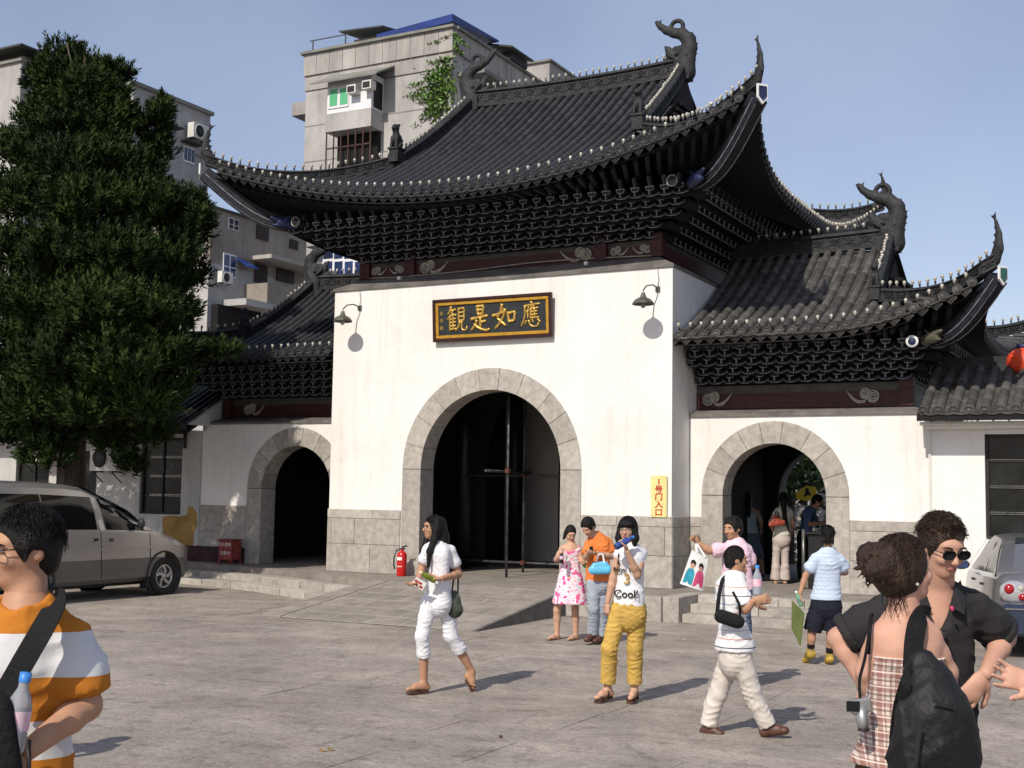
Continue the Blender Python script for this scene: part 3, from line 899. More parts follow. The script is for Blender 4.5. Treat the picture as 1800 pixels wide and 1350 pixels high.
for sx in (-1, 1):
    p = hip_path(sx)[-1]; fish_tail(roof, (p[0]-sx*.02, p[1]+.05, p[2]+.12), (sx*.75, -.65, 0), .60)
    p = hip_path(sx, 1)[-1]; fish_tail(roof, (p[0]-sx*.02, p[1]-.05, p[2]+.12), (sx*.75, .65, 0), .60)
def guardian(root, x, y, z, s, face):
    """seated lion on a moulded block"""
    mb = MB()
    mb.box(x-.13*s, x+.13*s, y-.15*s, y+.15*s, z-.32*s, z); mb.box(x-.16*s, x+.16*s, y-.18*s, y+.18*s, z, z+.05*s)
    V = Vol(.03*s); q = lambda a, b, h: (x+a*s, y+b*s, z+h*s)
    V.chain([q(0,.05,.12), q(0,.0,.30), q(0,-.05,.45)], [.12*s,.11*s,.085*s])
    V.ball(q(0,-.07,.56), (.10*s,.11*s,.10*s)); V.ball(q(0,-.16,.53), (.055*s,.06*s,.05*s))
    for e in (-1, 1):
        V.cone(q(e*.07,-.10,.32), q(e*.075,-.14,.06), .045*s, .04*s); V.cone(q(e*.1,.05,.14), q(e*.11,-.05,.07), .06*s, .05*s); V.ball(q(e*.08,-.02,.64), .035*s)
    V.chain([q(0,.14,.1), q(0,.2,.28), q(0,.14,.42)], [.05*s,.05*s,.03*s])
    V.into(mb, .02)
    return mb.build('guardian_statue', M['carved'], root)
for sx in (-1, 1): guardian(roof, sx*2.58, 3.3-RM.hipY(RM.xg)-.12, 8.62, .78, sx)
# corner beams with white lines, blue plates and beast heads
def corner_beam(root, tip, inner, s=1.0, plate='blue'):
    t, i = np.array(tip, float), np.array(inner, float); d = t-i; L = np.linalg.norm(d); d /= L
    sd = np.cross(d, (0,0,1)); sd /= np.linalg.norm(sd); u = np.cross(sd, d)
    mb = MB(); n = 8
    def pt(f): return i+d*L*f+np.array((0,0,-.30*s*math.sin(math.pi*f)*(1-f*.3)))
    for k in range(n): mb.bar(pt(k/n), pt((k+1)/n)+d*.01, .20*s, .26*s, m=0)
    for k in range(n):
        for e in (-1, 1):
            mb.bar(pt(k/n)+sd*e*.085*s-u*.135*s, pt((k+1)/n)+sd*e*.085*s-u*.135*s, .012*s, m=1)
            mb.bar(pt(k/n)+sd*e*.103*s-u*.02*s, pt((k+1)/n)+sd*e*.103*s-u*.02*s, .008*s, .012*s, m=1)
    mb.build('corner_beam', [M['bracket'], M['trim']], root)
    # hanging five-sided end plate
    o = t+d*.10*s; ax = sd; az = np.array((0,0,1.0)); nf = np.cross(ax, az)
    if nf @ d < 0: nf = -nf
    P = [(-.09,.13), (.09,.13), (.09,-.08), (0,-.18), (-.09,-.08)]
    mb = MB(); mb.prism([(a*s, b*s) for a, b in P], o, ax, az, nf*.03, 1)
    mb.prism([(a*.74*s, b*.74*s) for a, b in P], o+nf*.031, ax, az, nf*.01, 0)
    mb.build('corner_plate', [M[plate], M['white']], root, fixn=True)
def beast(root, p, d, s, m):
    p = np.array(p, float); d = np.array(d, float); d /= np.linalg.norm(d); sd = np.cross(d, (0,0,1)); z = np.array((0,0,1.0))
    V = Vol(.03*s); f = lambda a, b, c: p+d*a*s+z*b*s+sd*c*s
    V.cone(f(-.2,0,0), f(.12,.02,0), .13*s, .12*s); V.cone(f(.1,.06,0), f(.36,.10,0), .09*s, .045*s); V.cone(f(.1,-.06,0), f(.32,-.08,0), .07*s, .035*s)
    for e in (-1, 1): V.cone(f(.02,.1,e*.08), f(-.12,.24,e*.11), .04*s, .015*s)
    mb = MB(); V.into(mb, .02); return mb.build('beast_head', m, root)
for sx in (-1, 1):
    p = hip_path(sx)[-1]
    corner_beam(roof, (p[0], p[1], p[2]-.16), (sx*4.0, -.35, 7.02))
    beast(roof, (sx*4.15, -.72, 7.0), (sx*.7, -.7, .1), .78, M['blue'])
    mb = MB(); mb.tube([(sx*3.8, -.68, 6.98), (sx*3.8, -.9, 6.98)], .085, 14, 0); mb.lathe([(.095, 0), (.095, .02), (.07, .02), (.07, 0)], (sx*3.8, -.905, 6.98), 16, 1, (0,1,0)); mb.build('purlin_end', [M['under'], M['white']], roof)
# soffit of the eaves between brackets and drip edge: rafters
rf = MB()
for x in np.arange(-4.9, 4.95, .205):
    A = abs(x); y0 = -.55; ye = 3.3-RM.ey(A)+.1
    rf.bar((x*.93, y0, 7.06+.012*A*A), (x, ye, RM.front(A, RM.ey(A)-.1)-.17), .07, .08)
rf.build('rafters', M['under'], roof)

# ------------------------------------------------------------------ the two wings
def wing(sg, label):
    root = empty('gate_wing', (sg*5.5, .84, ZP), label, 'gate', 'side wings of the gate')
    Y0 = .84
    X = lambda x: sg*x
    mb = MB()
    a, b = sorted((X(3.486), X(7.46)))
    arch_wall(mb, a, b, ZP, 3.30, Y0, Y0+.46, X(4.953), 1.25, 1.92)
    bw = MB(); arch_wall(bw, a, b, ZP, 3.30, 5.2, 5.6, X(4.75), .95, 1.95); bw.build('rear_wall', M['dimwall'], root)
    xa, xb = sorted((X(7.05), X(7.46))); mb.box(xa, xb, Y0+.461, 5.199, ZP, 3.30)
    mb.build('wall', M['plaster'], root)
    arch_stones(root, X(4.953), 1.92, .875, 1.25, Y0-.012, Y0+.46, ZP, 9, 5+sg)
    p, q = sorted((X(3.488), X(3.70))); dado(root, p, q, Y0, [(*C1, []), (*C2, []), (*C3, [])], th=.02)
    p, q = sorted((X(6.205), X(7.46)))
    if sg > 0: dado(root, p, q, Y0, [(*C1, [.55]), (*C2, [.7]), (*C3, [])], th=.02)
    else:
        dado(root, p, q, Y0, [(ZP+.33, ZP+.62, [.5]), (ZP+.62, ZP+1.0, [.15, .5]), (ZP+1.0, ZP+1.185, [])], th=.02)
        MB().box(p-.8, q, Y0-.05, Y0-.001, ZP, ZP+.32).build('painted_plinth', M['redplinth'], root, bevel=.01)
    mb = MB()
    a, b = sorted((X(3.49), X(7.04))); mb.box(a, b, Y0+.47, 5.19, 3.15, 3.22); 
    a, b = sorted((X(3.49), X(3.55))); mb.box(a, b, Y0+.47, 5.19, ZP+.01, 3.14)
    mb.box(*sorted((X(7.0), X(7.045))), Y0+.47, 5.13, ZP+.01, 3.14)
    if sg < 0: mb.box(X(6.99), X(3.56), 5.14, 5.19, ZP+.01, 3.14)
    else: arch_wall(mb, X(3.56), X(6.99), ZP+.01, 3.14, 5.14, 5.19, X(4.75), .96, 1.95)
    mb.build('shade_lining', M['inner_shade'], root)  # near-black sheets over the white walls put the passage shade into colour
    if sg < 0: MB().box(X(5.75), X(3.75), 5.62, 5.68, ZP, 3.1).build('rear_doors', M['maroon'], root)
    coping(root, *sorted((X(3.49), X(7.46))), Y0, 3.30, .33, .10, 5.55, right=sg > 0, left=sg < 0)
    zb = 3.41
    a, b = sorted((X(3.49), X(7.12))); e0, e1 = sorted((X(6.98), X(7.12)))
    mb = MB(); mb.box(a, b, 1.18, 1.34, zb, zb+.26); mb.box(e0, e1, 1.341, 5.2, zb, zb+.26); mb.build('beam', M['redwood'], root)
    mb = MB(); mb.box(a, b, 1.19, 1.34, zb+.2605, zb+.40); mb.box(e0, e1, 1.341, 5.2, zb+.2605, zb+.40); mb.build('beam_band', M['greybeam'], root)
    MB().box(*sorted((X(6.95), X(7.17))), 1.10, 1.36, zb, zb+.46).build('post', M['redwood'], root)
    scroll(root, X(3.80), zb+.18, .30, sg < 0, 1.165); scroll(root, X(6.42), zb+.18, .30, sg > 0, 1.165)
    br = hall
    if sg > 0:
        bracket_tiers(root, 3.62, 7.06, 1.08, 3.90, 4, .215, .135, (0, .235), .262)
        bracket_tiers(root, 1.3, 5.0, -7.06, 3.90, 4, .215, .135, (.2, .2), .262, math.pi/2)
    else:
        bracket_tiers(root, -7.06, -3.62, 1.08, 3.90, 4, .215, .135, (.235, 0), .262)
    # roof
    R = RW; xs = list(np.linspace(.5, 5.65, 40))
    rb = base_roof(R, xs, 'roof', root, sgn=sg, sides=(sg,), xc=sg*3.0)
    yb = R.hipY(R.xg); P = [(sg*(3.0+R.xg-.05), 3.2+Y*(BK if Y > 0 else 1), R.front(R.xg-.05, abs(Y))-.03) for Y in np.linspace(-yb, yb, 15)]
    rb.add(P+[(p[0], p[1], 4.9) for p in P], [(i, i+1, 15+i+1, 15+i) for i in range(14)], 0)
    for k in range(4):
        f = k/4; yy = yb*(.7-.6*f); zz = 5.15+.75*f; rb.box(*sorted((sg*6.5, sg*6.72)), 3.2-yy, 3.2+yy*BK, zz, zz+.06)
    roof = rb.build('roof', M['under'], root)
    sp = .212; rows = []; x = .62
    while x < 5.55:
        top = 3.14 if x <= R.xg else R.ey(x)-R.hipY(x)-.05
        if top > .1: rows.append((sg*x, 0.0, top))
        x += sp
    if sg < 0: rows = rows[::-1]
    roof_slope(roof, rows, lambda c, q: (sg*3.0+c, 3.2-(R.ey(abs(c))-q), R.front(abs(c), R.ey(abs(c))-q)), sp, .066, M['wtile'] if sg > 0 else M['tile'], M['wtilej'] if sg > 0 else M['tilej'], 230 if sg > 0 else 160)
    if sg > 0:
        rows = []
        for i in range(-15, 16):
            y = i*sp; A = abs(y)
            if A < R.hipY(R.xg): t = R.ex(A)-R.xg
            else:
                lo, hi = R.xg, R.xe+R.xf
                for _ in range(30):
                    m = (lo+hi)/2
                    if R.side(m, A) > R.front(m, A): lo = m
                    else: hi = m
                t = R.ex(A)-lo-.05
            if t > .1: rows.append((y, 0.0, t))
        roof_slope(roof, rows, lambda c, q: (3.0+R.ex(abs(c))-q, 3.2+(c*BK if c > 0 else c), R.side(R.ex(abs(c))-q, abs(c))), sp, .066, M['tile'], M['tilej'], 0, side=1)
    zr = R.front(0, 0)
    rp = [(sg*x, 3.2, zr-.05+.008*(x-3.5)**2) for x in np.linspace(3.5, 6.45, 10)]
    ridge(roof, rp, .11, .36, .28)
    vp = [(sg*(6.42+.12*j/9), 3.2-(.1+(yb-.1)*j/9), R.front(R.xg-.1, .1+(yb-.1)*j/9)+.02) for j in range(10)]
    ridge(roof, vp, .09, .25, .26, 'sloping_ridge')
    for sy in (-1, 1): ridge(roof, hip_path(sg, sy, 14, R, sg*3.0), .08, .22, .25, 'hip_ridge')
    dragon(roof, sg*6.40, 3.2, zr+.26, .88, sg)
    for sy in (-1, 1):
        p = hip_path(sg, sy, 14, R, sg*3.0)[-1]; fish_tail(roof, (p[0]-sg*.02, p[1]-sy*.05, p[2]+.12), (sg*.75, sy*.65, 0), .60)
    guardian(roof, sg*6.60, 3.2-yb-.10, 5.34, .62, sg)
    p = hip_path(sg, -1, 14, R, sg*3.0)[-1]
    corner_beam(roof, (p[0], p[1], p[2]-.16), (sg*7.5, .55, 4.40), .92, 'green')
    beast(roof, (sg*7.62, .18, 4.36), (sg*.7, -.7, .1), .68, M['carved2'])
    mb = MB(); mb.tube([(sg*7.35, .35, 4.32), (sg*7.35, .10, 4.32)], .085, 14, 0); mb.lathe([(.095, 0), (.095, .02), (.055, .02), (.0005, .021)], (sg*7.35, .098, 4.32), 16, 1, (0,-1,0)); mb.lathe([(.06, 0), (.06, .012), (.0005, .012)], (sg*7.35, .078, 4.32), 16, 2, (0,-1,0)); mb.build('purlin_end', [M['under'], M['white'], M['blue']], roof)
    rf = MB()
    for x in np.arange(.7, 5.1, .212):
        ye = 3.2-R.ey(x)+.1; rf.bar((sg*(3+x*.97), .45, 4.52), (sg*(3+x), ye, R.front(x, R.ey(x)-.1)-.17), .07, .08)
    rf.build('rafters', M['under'], roof)
    return root, rp, vp, R
M['dimwall'] = mat('shade_dark_plaster', (.16,.155,.15), .9, .15, 2, .1, 20)  # rear wall toned down so its colour carries the passage shade
M['redplinth'] = mat('red_plinth', (.05,.020,.020), .85, .25, 5, .3, 30)
M['green'] = mat('green_paint', (.03,.10,.085), .5, .15, 10)
M['carved2'] = mat('weathered_beast', (.10,.095,.065), .7, .3, 10, .3, 35)
wr = wing(1, 'sunlit white gate wing where visitors enter, brown-grey tiled roof')
wl = wing(-1, 'gate wing half shaded by the dark juniper, empty arch')

# ---- bare-bulb strings
def eave_path(R, xc, sg, xs, dz=.10, inset=.06):
    return [(xc+sg*x, R.yc-(R.ey(abs(x))-inset), R.front(abs(x), R.ey(abs(x))-inset)+dz) for x in xs]
string_lights(eave_path(RM, 0, 1, np.linspace(-5.35, 5.35, 60)), .192, 'bulbs along the front eave of the central roof')
string_lights([(p[0], p[1], p[2]+.40) for p in main_ridge[1:-1]], .155, 'bulbs along the top ridge of the central roof')
string_lights([(p[0], p[1], p[2]+.27) for p in vridge_path(-1)[1:]], .15, 'bulbs down the sloping ridge from the farther central dragon')
string_lights([(p[0], p[1], p[2]+.27) for p in vridge_path(1)[1:]], .115, 'bulbs down the sloping ridge beside the nearer central dragon')
string_lights([(p[0], p[1], p[2]+.22) for p in hip_path(-1)[1:]], .165, 'bulbs along the upswept corner ridge above the juniper')
string_lights([(p[0], p[1], p[2]+.22) for p in hip_path(1)[1:]], .15, 'bulbs along the upswept corner ridge with the blue plate')
string_lights([(p[0], p[1], p[2]+.22) for p in hip_path(1, 1)[1:]], .17, 'bulbs along the rear corner ridge of the central roof')
string_lights([(RM.ex(abs(y))-.05, 3.3+(y*BK if y > 0 else y), RM.side(RM.ex(abs(y))-.05, abs(y))+.08) for y in np.linspace(-4.7, 4.7, 40)], .15, 'bulbs along the side eave of the central roof against the sky')
R = RW
string_lights(eave_path(R, 3.0, 1, np.linspace(.6, 5.55, 40)), .19, 'bulbs along the front eave of the sunlit wing')
string_lights([(p[0], p[1], p[2]+.36) for p in wr[1][:-1]], .155, 'bulbs along the ridge of the sunlit wing')
string_lights([(p[0], p[1], p[2]+.25) for p in wr[2][1:]], .12, 'bulbs down the short sloping ridge of the sunlit wing')
string_lights([(p[0], p[1], p[2]+.22) for p in hip_path(1, -1, 14, R, 3.0)[1:]], .16, 'bulbs along the front corner ridge of the sunlit wing')
string_lights([(p[0], p[1], p[2]+.22) for p in hip_path(1, 1, 14, R, 3.0)[1:]], .16, 'bulbs along the rear corner ridge of the sunlit wing')
string_lights(eave_path(R, -3.0, -1, np.linspace(.6, 5.4, 40)), .19, 'bulbs along the front eave of the shaded wing')
string_lights([(p[0], p[1], p[2]+.36) for p in wl[1][:-1]], .155, 'bulbs along the ridge of the shaded wing')
string_lights([(p[0], p[1], p[2]+.25) for p in wl[2][1:]], .13, 'bulbs down the short sloping ridge of the shaded wing')
string_lights([(p[0], p[1], p[2]+.22) for p in hip_path(-1, -1, 14, R, -3.0)[1:]], .16, 'bulbs along the corner ridge of the shaded wing')

# ------------------------------------------------------------------ platform, ramp, steps, plaza
M['paving'] = mat('plaza_paving', (.325,.285,.245), .9, .16, 1.1, .5, 14, col2=(.245,.22,.195))
def plaza_nodes(m):
    nt = m.node_tree; N = nt.nodes; L = nt.links; b = bsdf(m)
    base = b.inputs['Base Color'].links[0].from_socket
    tc = N.new('ShaderNodeTexCoord')
    # long worn streaks along the slabs
    mp = N.new('ShaderNodeMapping'); mp.inputs['Scale'].default_value = (.8, 2.0, 1); mp.inputs['Rotation'].default_value = (0, 0, rad(4))
    L.new(tc.outputs['Object'], mp.inputs['Vector'])
    n1 = N.new('ShaderNodeTexNoise'); n1.inputs['Scale'].default_value = 1.3; n1.inputs['Detail'].default_value = 7; n1.inputs['Roughness'].default_value = .7
    L.new(mp.outputs['Vector'], n1.inputs['Vector'])
    r1 = N.new('ShaderNodeMapRange'); r1.inputs['From Min'].default_value = .3; r1.inputs['From Max'].default_value = .72; r1.inputs['To Min'].default_value = .80; r1.inputs['To Max'].default_value = 1.18
    L.new(n1.outputs['Fac'], r1.inputs['Value'])
    # scattered dark spots and grit
    n2 = N.new('ShaderNodeTexNoise'); n2.inputs['Scale'].default_value = 38; n2.inputs['Detail'].default_value = 5; n2.inputs['Roughness'].default_value = .75
    L.new(tc.outputs['Object'], n2.inputs['Vector'])
    r2 = N.new('ShaderNodeMapRange'); r2.inputs['From Min'].default_value = .32; r2.inputs['From Max'].default_value = .68; r2.inputs['To Min'].default_value = .68; r2.inputs['To Max'].default_value = 1.28
    L.new(n2.outputs['Fac'], r2.inputs['Value'])
    vo = N.new('ShaderNodeTexVoronoi'); vo.inputs['Scale'].default_value = 3.0; L.new(tc.outputs['Object'], vo.inputs['Vector'])
    r3 = N.new('ShaderNodeMapRange'); r3.inputs['From Min'].default_value = .02; r3.inputs['From Max'].default_value = .09; r3.inputs['To Min'].default_value = .55; r3.inputs['To Max'].default_value = 1
    L.new(vo.outputs['Distance'], r3.inputs['Value'])
    n3 = N.new('ShaderNodeTexNoise'); n3.inputs['Scale'].default_value = .35; n3.inputs['Detail'].default_value = 3
    L.new(tc.outputs['Object'], n3.inputs['Vector'])
    r4 = N.new('ShaderNodeMapRange'); r4.inputs['From Min'].default_value = .35; r4.inputs['From Max'].default_value = .65; r4.inputs['To Min'].default_value = .86; r4.inputs['To Max'].default_value = 1.12
    L.new(n3.outputs['Fac'], r4.inputs['Value'])
    # faint reddish and greenish patches
    n5 = N.new('ShaderNodeTexNoise'); n5.inputs['Scale'].default_value = 1.7; n5.inputs['Detail'].default_value = 4; L.new(tc.outputs['Object'], n5.inputs['Vector'])
    r5 = N.new('ShaderNodeMapRange'); r5.inputs['From Min'].default_value = .5; r5.inputs['From Max'].default_value = .7; r5.inputs['To Max'].default_value = .55; L.new(n5.outputs['Fac'], r5.inputs['Value'])
    mx5 = N.new('ShaderNodeMix'); mx5.data_type = 'RGBA'; L.new(r5.outputs['Result'], mx5.inputs['Factor']); L.new(base, mx5.inputs['A']); mx5.inputs['B'].default_value = (.27, .215, .185, 1)
    out = mx5.outputs['Result']
    # footprints of damp and oil: larger dark blots
    n6 = N.new('ShaderNodeTexNoise'); n6.inputs['Scale'].default_value = 4.5; n6.inputs['Detail'].default_value = 6; n6.inputs['Roughness'].default_value = .7; L.new(tc.outputs['Object'], n6.inputs['Vector'])
    r6 = N.new('ShaderNodeMapRange'); r6.inputs['From Min'].default_value = .52; r6.inputs['From Max'].default_value = .68; r6.inputs['To Min'].default_value = 1.05; r6.inputs['To Max'].default_value = .66; L.new(n6.outputs['Fac'], r6.inputs['Value'])
    n7 = N.new('ShaderNodeTexNoise'); n7.inputs['Scale'].default_value = 15; n7.inputs['Detail'].default_value = 8; n7.inputs['Roughness'].default_value = .8; L.new(mp.outputs['Vector'], n7.inputs['Vector'])
    r7 = N.new('ShaderNodeMapRange'); r7.inputs['From Min'].default_value = .36; r7.inputs['From Max'].default_value = .64; r7.inputs['To Min'].default_value = .66; r7.inputs['To Max'].default_value = 1.26; L.new(n7.outputs['Fac'], r7.inputs['Value'])
    for r in (r1, r2, r3, r4, r6, r7):
        v = N.new('ShaderNodeVectorMath'); v.operation = 'SCALE'; L.new(out, v.inputs[0]); L.new(r.outputs['Result'], v.inputs['Scale']); out = v.outputs['Vector']
    L.new(out, b.inputs['Base Color'])
    # relief
    ad = N.new('ShaderNodeMath'); ad.operation = 'ADD'; L.new(n1.outputs['Fac'], ad.inputs[0]); L.new(n2.outputs['Fac'], ad.inputs[1])
    bp = N.new('ShaderNodeBump'); bp.inputs['Strength'].default_value = .55; bp.inputs['Distance'].default_value = .02
    L.new(ad.outputs['Value'], bp.inputs['Height']); L.new(bp.outputs['Normal'], b.inputs['Normal'])
plaza_nodes(M['paving'])
M['slab'] = mat('worn_slab', (.265,.238,.21), .9, .16, 2.5, .5, 18, rnd=.10)
M['slabjoint'] = mat('pale_joint', (.40,.37,.32), .95, .15, 9, .3, 40)
M['earth'] = mat('far_ground', (.16,.15,.13), .95, .2, .05)
tag(MB().grid([[(x, y, -.02) for x in (-700, -60, 60, 700)] for y in (-700, -60, 60, 900)], flip=True).build('ground', M['earth']), kind='structure')
# the near plaza: large worn slabs, each a piece
plaza = tag(MB().grid([[(x, y, -.006) for x in (-40, 40)] for y in (-40, 40)], flip=True).build('plaza', M['paving']), kind='structure')
rng = random.Random(4)
y = -18.4; row = 0
while y < -1.0:
    dep = rng.choice((.62, .7, .85, .95)); x = -9.5-rng.uniform(0, 1.2)
    # keep to what the camera sees
    while x < 12.5:
        w = rng.uniform(.9, 1.9)
        cx, cy = x+w/2, y+dep/2
        q = np.array((cx, cy, 0))-CAM; dp = q @ FWD
        if dp > 2.2 and abs((q @ RGT)/dp) < .47 and (cy < -4.6 or cx < -1.5 or cx > 2.4):
            t = rng.uniform(-.0015, .0015); g = .0022
            a, b, c, d = x+g, x+w-g, y+g, y+dep-g
            MB().add([(a, c, -.05), (b, c, -.05), (b, d, -.05), (a, d, -.05), (a, c, t), (b, c, t+rng.uniform(-.001, .001)), (b, d, t), (a, d, t+rng.uniform(-.001, .001))],
                     [(4,5,6,7),(0,1,5,4),(1,2,6,5),(2,3,7,6),(3,0,4,7)]).build('paving_slab', M['paving'], plaza)
        x += w
    y += dep; row += 1
# platform
plat = tag(MB().add([(-7.9,.55,0),(-4.4,-.25,0),(-1.4,-1.6,0),(3.95,-1.6,0),(3.95,-.45,0),(12,-.45,0),(12,9,0),(-12,9,0),(-12,.55,0)] +
    [(-7.9,.55,ZP),(-4.4,-.25,ZP),(-1.4,-1.6,ZP),(3.95,-1.6,ZP),(3.95,-.45,ZP),(12,-.45,ZP),(12,9,ZP),(-12,9,ZP),(-12,.55,ZP)],
    [tuple(range(9, 18))]+[(i, (i+1) % 9, 9+(i+1) % 9, 9+i) for i in range(9)]).build('platform', M['slab']), kind='structure')
def step_block(name, pts, z0, z1, parent, m='stone'):
    n = len(pts)
    return MB().add([(*p, z0) for p in pts]+[(*p, z1) for p in pts], [tuple(range(n, 2*n))]+[(i, (i+1) % n, n+(i+1) % n, n+i) for i in range(n)]).build(name, M[m], parent, bevel=.008)
# left steps: two worn courses of blocks
E_ = np.array([(-7.9,.55), (-4.4,-.25), (-1.42,-1.6)])
def along(t):
    L = [0, np.linalg.norm(E_[1]-E_[0])]; L.append(L[1]+np.linalg.norm(E_[2]-E_[1])); s = t*L[2]
    return np.array([np.interp(s, L, E_[:, 0]), np.interp(s, L, E_[:, 1])])
stairL = tag(MB().box(-7.6, -7.5, .2, .3, -.04, -.03).build('steps', M['stone']), kind='structure')
nrm = np.array((-.36, -.93))
for k, (o0, o1, z) in enumerate(((.005, .36, .25), (.36, .72, .125))):
    ts = np.linspace(.10+.08*k, .985, 8-k)
    for i in range(len(ts)-1):
        a, b = along(ts[i]), along(ts[i+1]); d = (b-a)/np.linalg.norm(b-a); j = rng.uniform(-.02, .02); g = .006
        step_block('step_stone', [a+nrm*(o1+j)+d*g, b+nrm*(o1+j)-d*g, b+nrm*o0-d*g, a+nrm*o0+d*g], 0, z+rng.uniform(-.01, .006), stairL)
# right steps with cheek block
stairR = tag(MB().box(5, 5.1, -1, -.9, -.04, -.03).build('steps', M['stone']), kind='structure')
for k in range(3):
    xs = [4.22, 5.1+.2*k, 6.3-.2*k, 7.6]
    for i in range(3):
        step_block('step_stone', [(xs[i]+.004, -1.50+.35*k), (xs[i+1]-.004, -1.50+.35*k), (xs[i+1]-.004, -.452 if k == 2 else -1.15+.35*k+.1), (xs[i]+.004, -.452 if k == 2 else -1.15+.35*k+.1)], 0 if k == 0 else .1233*k+.001, .1233*(k+1)-.002, stairR)
step_block('cheek_stone', [(3.955, -1.62), (4.215, -1.62), (4.215, -.46), (3.955, -.46)], 0, ZP+.005, stairR)
for i, (a, b) in enumerate(((2.31, 3.1), (3.104, 3.95))): step_block('edge_stone', [(a, -1.66), (b, -1.66), (b, -1.604), (a, -1.604)], 0, ZP+.003, stairR)
# ramp: stone borders and a field of blocks with pale joints
def rz(y): return ZP*(y+4.5)/2.9
ramp = tag(MB().add([(-1.4,-4.5,.003),(2.3,-4.5,.003),(2.3,-1.6,ZP+.003),(-1.4,-1.6,ZP+.003),(-1.4,-1.6,-.05),(2.3,-1.6,-.05),(-1.4,-4.5,-.05),(2.3,-4.5,-.05)], [(0,1,2,3),(1,7,5,2),(0,3,4,6)]).build('ramp', M['slabjoint']), kind='structure')
def ramp_slab(x0, x1, y0, y1, m, h=.012):
    V = [(x, y, rz(y)-.02) for x, y in ((x0,y0),(x1,y0),(x1,y1),(x0,y1))]+[(x, y, rz(y)+h) for x, y in ((x0,y0),(x1,y0),(x1,y1),(x0,y1))]
    return MB().add(V, [(4,5,6,7),(0,1,5,4),(1,2,6,5),(2,3,7,6),(3,0,4,7)]).build('ramp_slab', M[m], ramp)
for a, b in ((-1.4, -1.02), (1.87, 2.3)):
    ys = [-4.5, -3.4, -2.5, -1.6]
    for i in range(3): ramp_slab(a, b, ys[i]+.004, ys[i+1]-.004, 'slab', .016)
ys = [-4.48, -4.0, -3.52, -3.0, -2.52, -2.05, -1.62]
for i in range(len(ys)-1):
    xs = [-1.0]+sorted(-1+2.85*(k+.5*(i % 2)+rng.uniform(-.1, .1))/4 for k in range(1, 4))+[1.85]
    for k in range(len(xs)-1):
        if xs[k+1]-xs[k] > .1: ramp_slab(xs[k]+.014, xs[k+1]-.014, ys[i]+.014, ys[i+1]-.014, 'slab', .0055+rng.uniform(-.0015, .0015))
step_block('ramp_cheek', [(2.302, -1.6), (2.36, -1.6), (2.36, -4.45), (2.302, -4.45)], -.02, .0, ramp)
for i, (ya, yb) in enumerate(((-4.48, -3.2), (-3.19, -1.67))):
    MB().add([(2.302,ya,0),(2.35,ya,0),(2.35,yb,0),(2.302,yb,0),(2.302,ya,rz(ya)+.014),(2.35,ya,rz(ya)+.014),(2.35,yb,rz(yb)+.014),(2.302,yb,rz(yb)+.014)], [(4,5,6,7),(0,1,5,4),(1,2,6,5),(2,3,7,6),(3,0,4,7)]).build('ramp_cheek', M['coping'], ramp)
# ------------------------------------------------------------------ lettering helper (built-in font, turned into a mesh)
def text_obj(name, body, size, o, ax, ay, m, parent, ext=.002, off=0.0, align='CENTER'):
    cu = bpy.data.curves.new(name, 'FONT'); cu.body = body; cu.size = size; cu.extrude = ext; cu.offset = off; cu.align_x = align; cu.resolution_u = 3
    ob = bpy.data.objects.new(name, cu); COL.objects.link(ob)
    dg = bpy.context.evaluated_depsgraph_get(); me = bpy.data.meshes.new_from_object(ob.evaluated_get(dg))
    bpy.data.objects.remove(ob); bpy.data.curves.remove(cu)
    ax, ay = Vector(ax), Vector(ay); az = ax.cross(ay).normalized()
    me.transform(Matrix(((ax.x, ay.x, az.x, o[0]), (ax.y, ay.y, az.y, o[1]), (ax.z, ay.z, az.z, o[2]), (0, 0, 0, 1))))
    me.materials.clear(); me.materials.append(m); me.name = name
    return link(name, me, parent)

# ------------------------------------------------------------------ name board over the arch
board = empty('name_board', (.06, -.10, 4.65), 'black name board with four golden characters above the big arch', 'sign')
BT = rad(4)
def bp(a, b, c=0):   # a across, b up, c out of the board
    return (.06+a, -.04-b*math.sin(BT)*1.0-c*math.cos(BT), 4.65+b*math.cos(BT)-c*math.sin(BT))
def brd(mbx, a0, a1, b0, b1, c0, c1, m=0):
    V = [bp(a, b, c) for c in (c0, c1) for a, b in ((a0,b0),(a1,b0),(a1,b1),(a0,b1))]
    return mbx.add(V, [(3,2,1,0),(4,5,6,7),(0,1,5,4),(1,2,6,5),(2,3,7,6),(3,0,4,7)], m)
w2, hB = 1.22, .78
brd(MB(), -w2+.05, w2-.05, .05, hB-.05, 0, .03).build('panel', M['slate'], board)
for a0, a1, b0, b1 in ((-w2, w2, 0, .055), (-w2, w2, hB-.055, hB), (-w2, -w2+.055, .0555, hB-.0555), (w2-.055, w2, .0555, hB-.0555)):
    brd(MB(), a0, a1, b0, b1, 0, .075).build('outer_frame', M['maroon'], board, bevel=.006)
i0 = .056; t = .062
for a0, a1, b0, b1 in ((-w2+i0, w2-i0, i0, i0+t), (-w2+i0, w2-i0, hB-i0-t, hB-i0), (-w2+i0, -w2+i0+t, i0+t+.0005, hB-i0-t-.0005), (w2-i0-t, w2-i0, i0+t+.0005, hB-i0-t-.0005)):
    brd(MB(), a0, a1, b0, b1, .03, .058).build('gilt_moulding', M['goldframe'], board, bevel=.008)
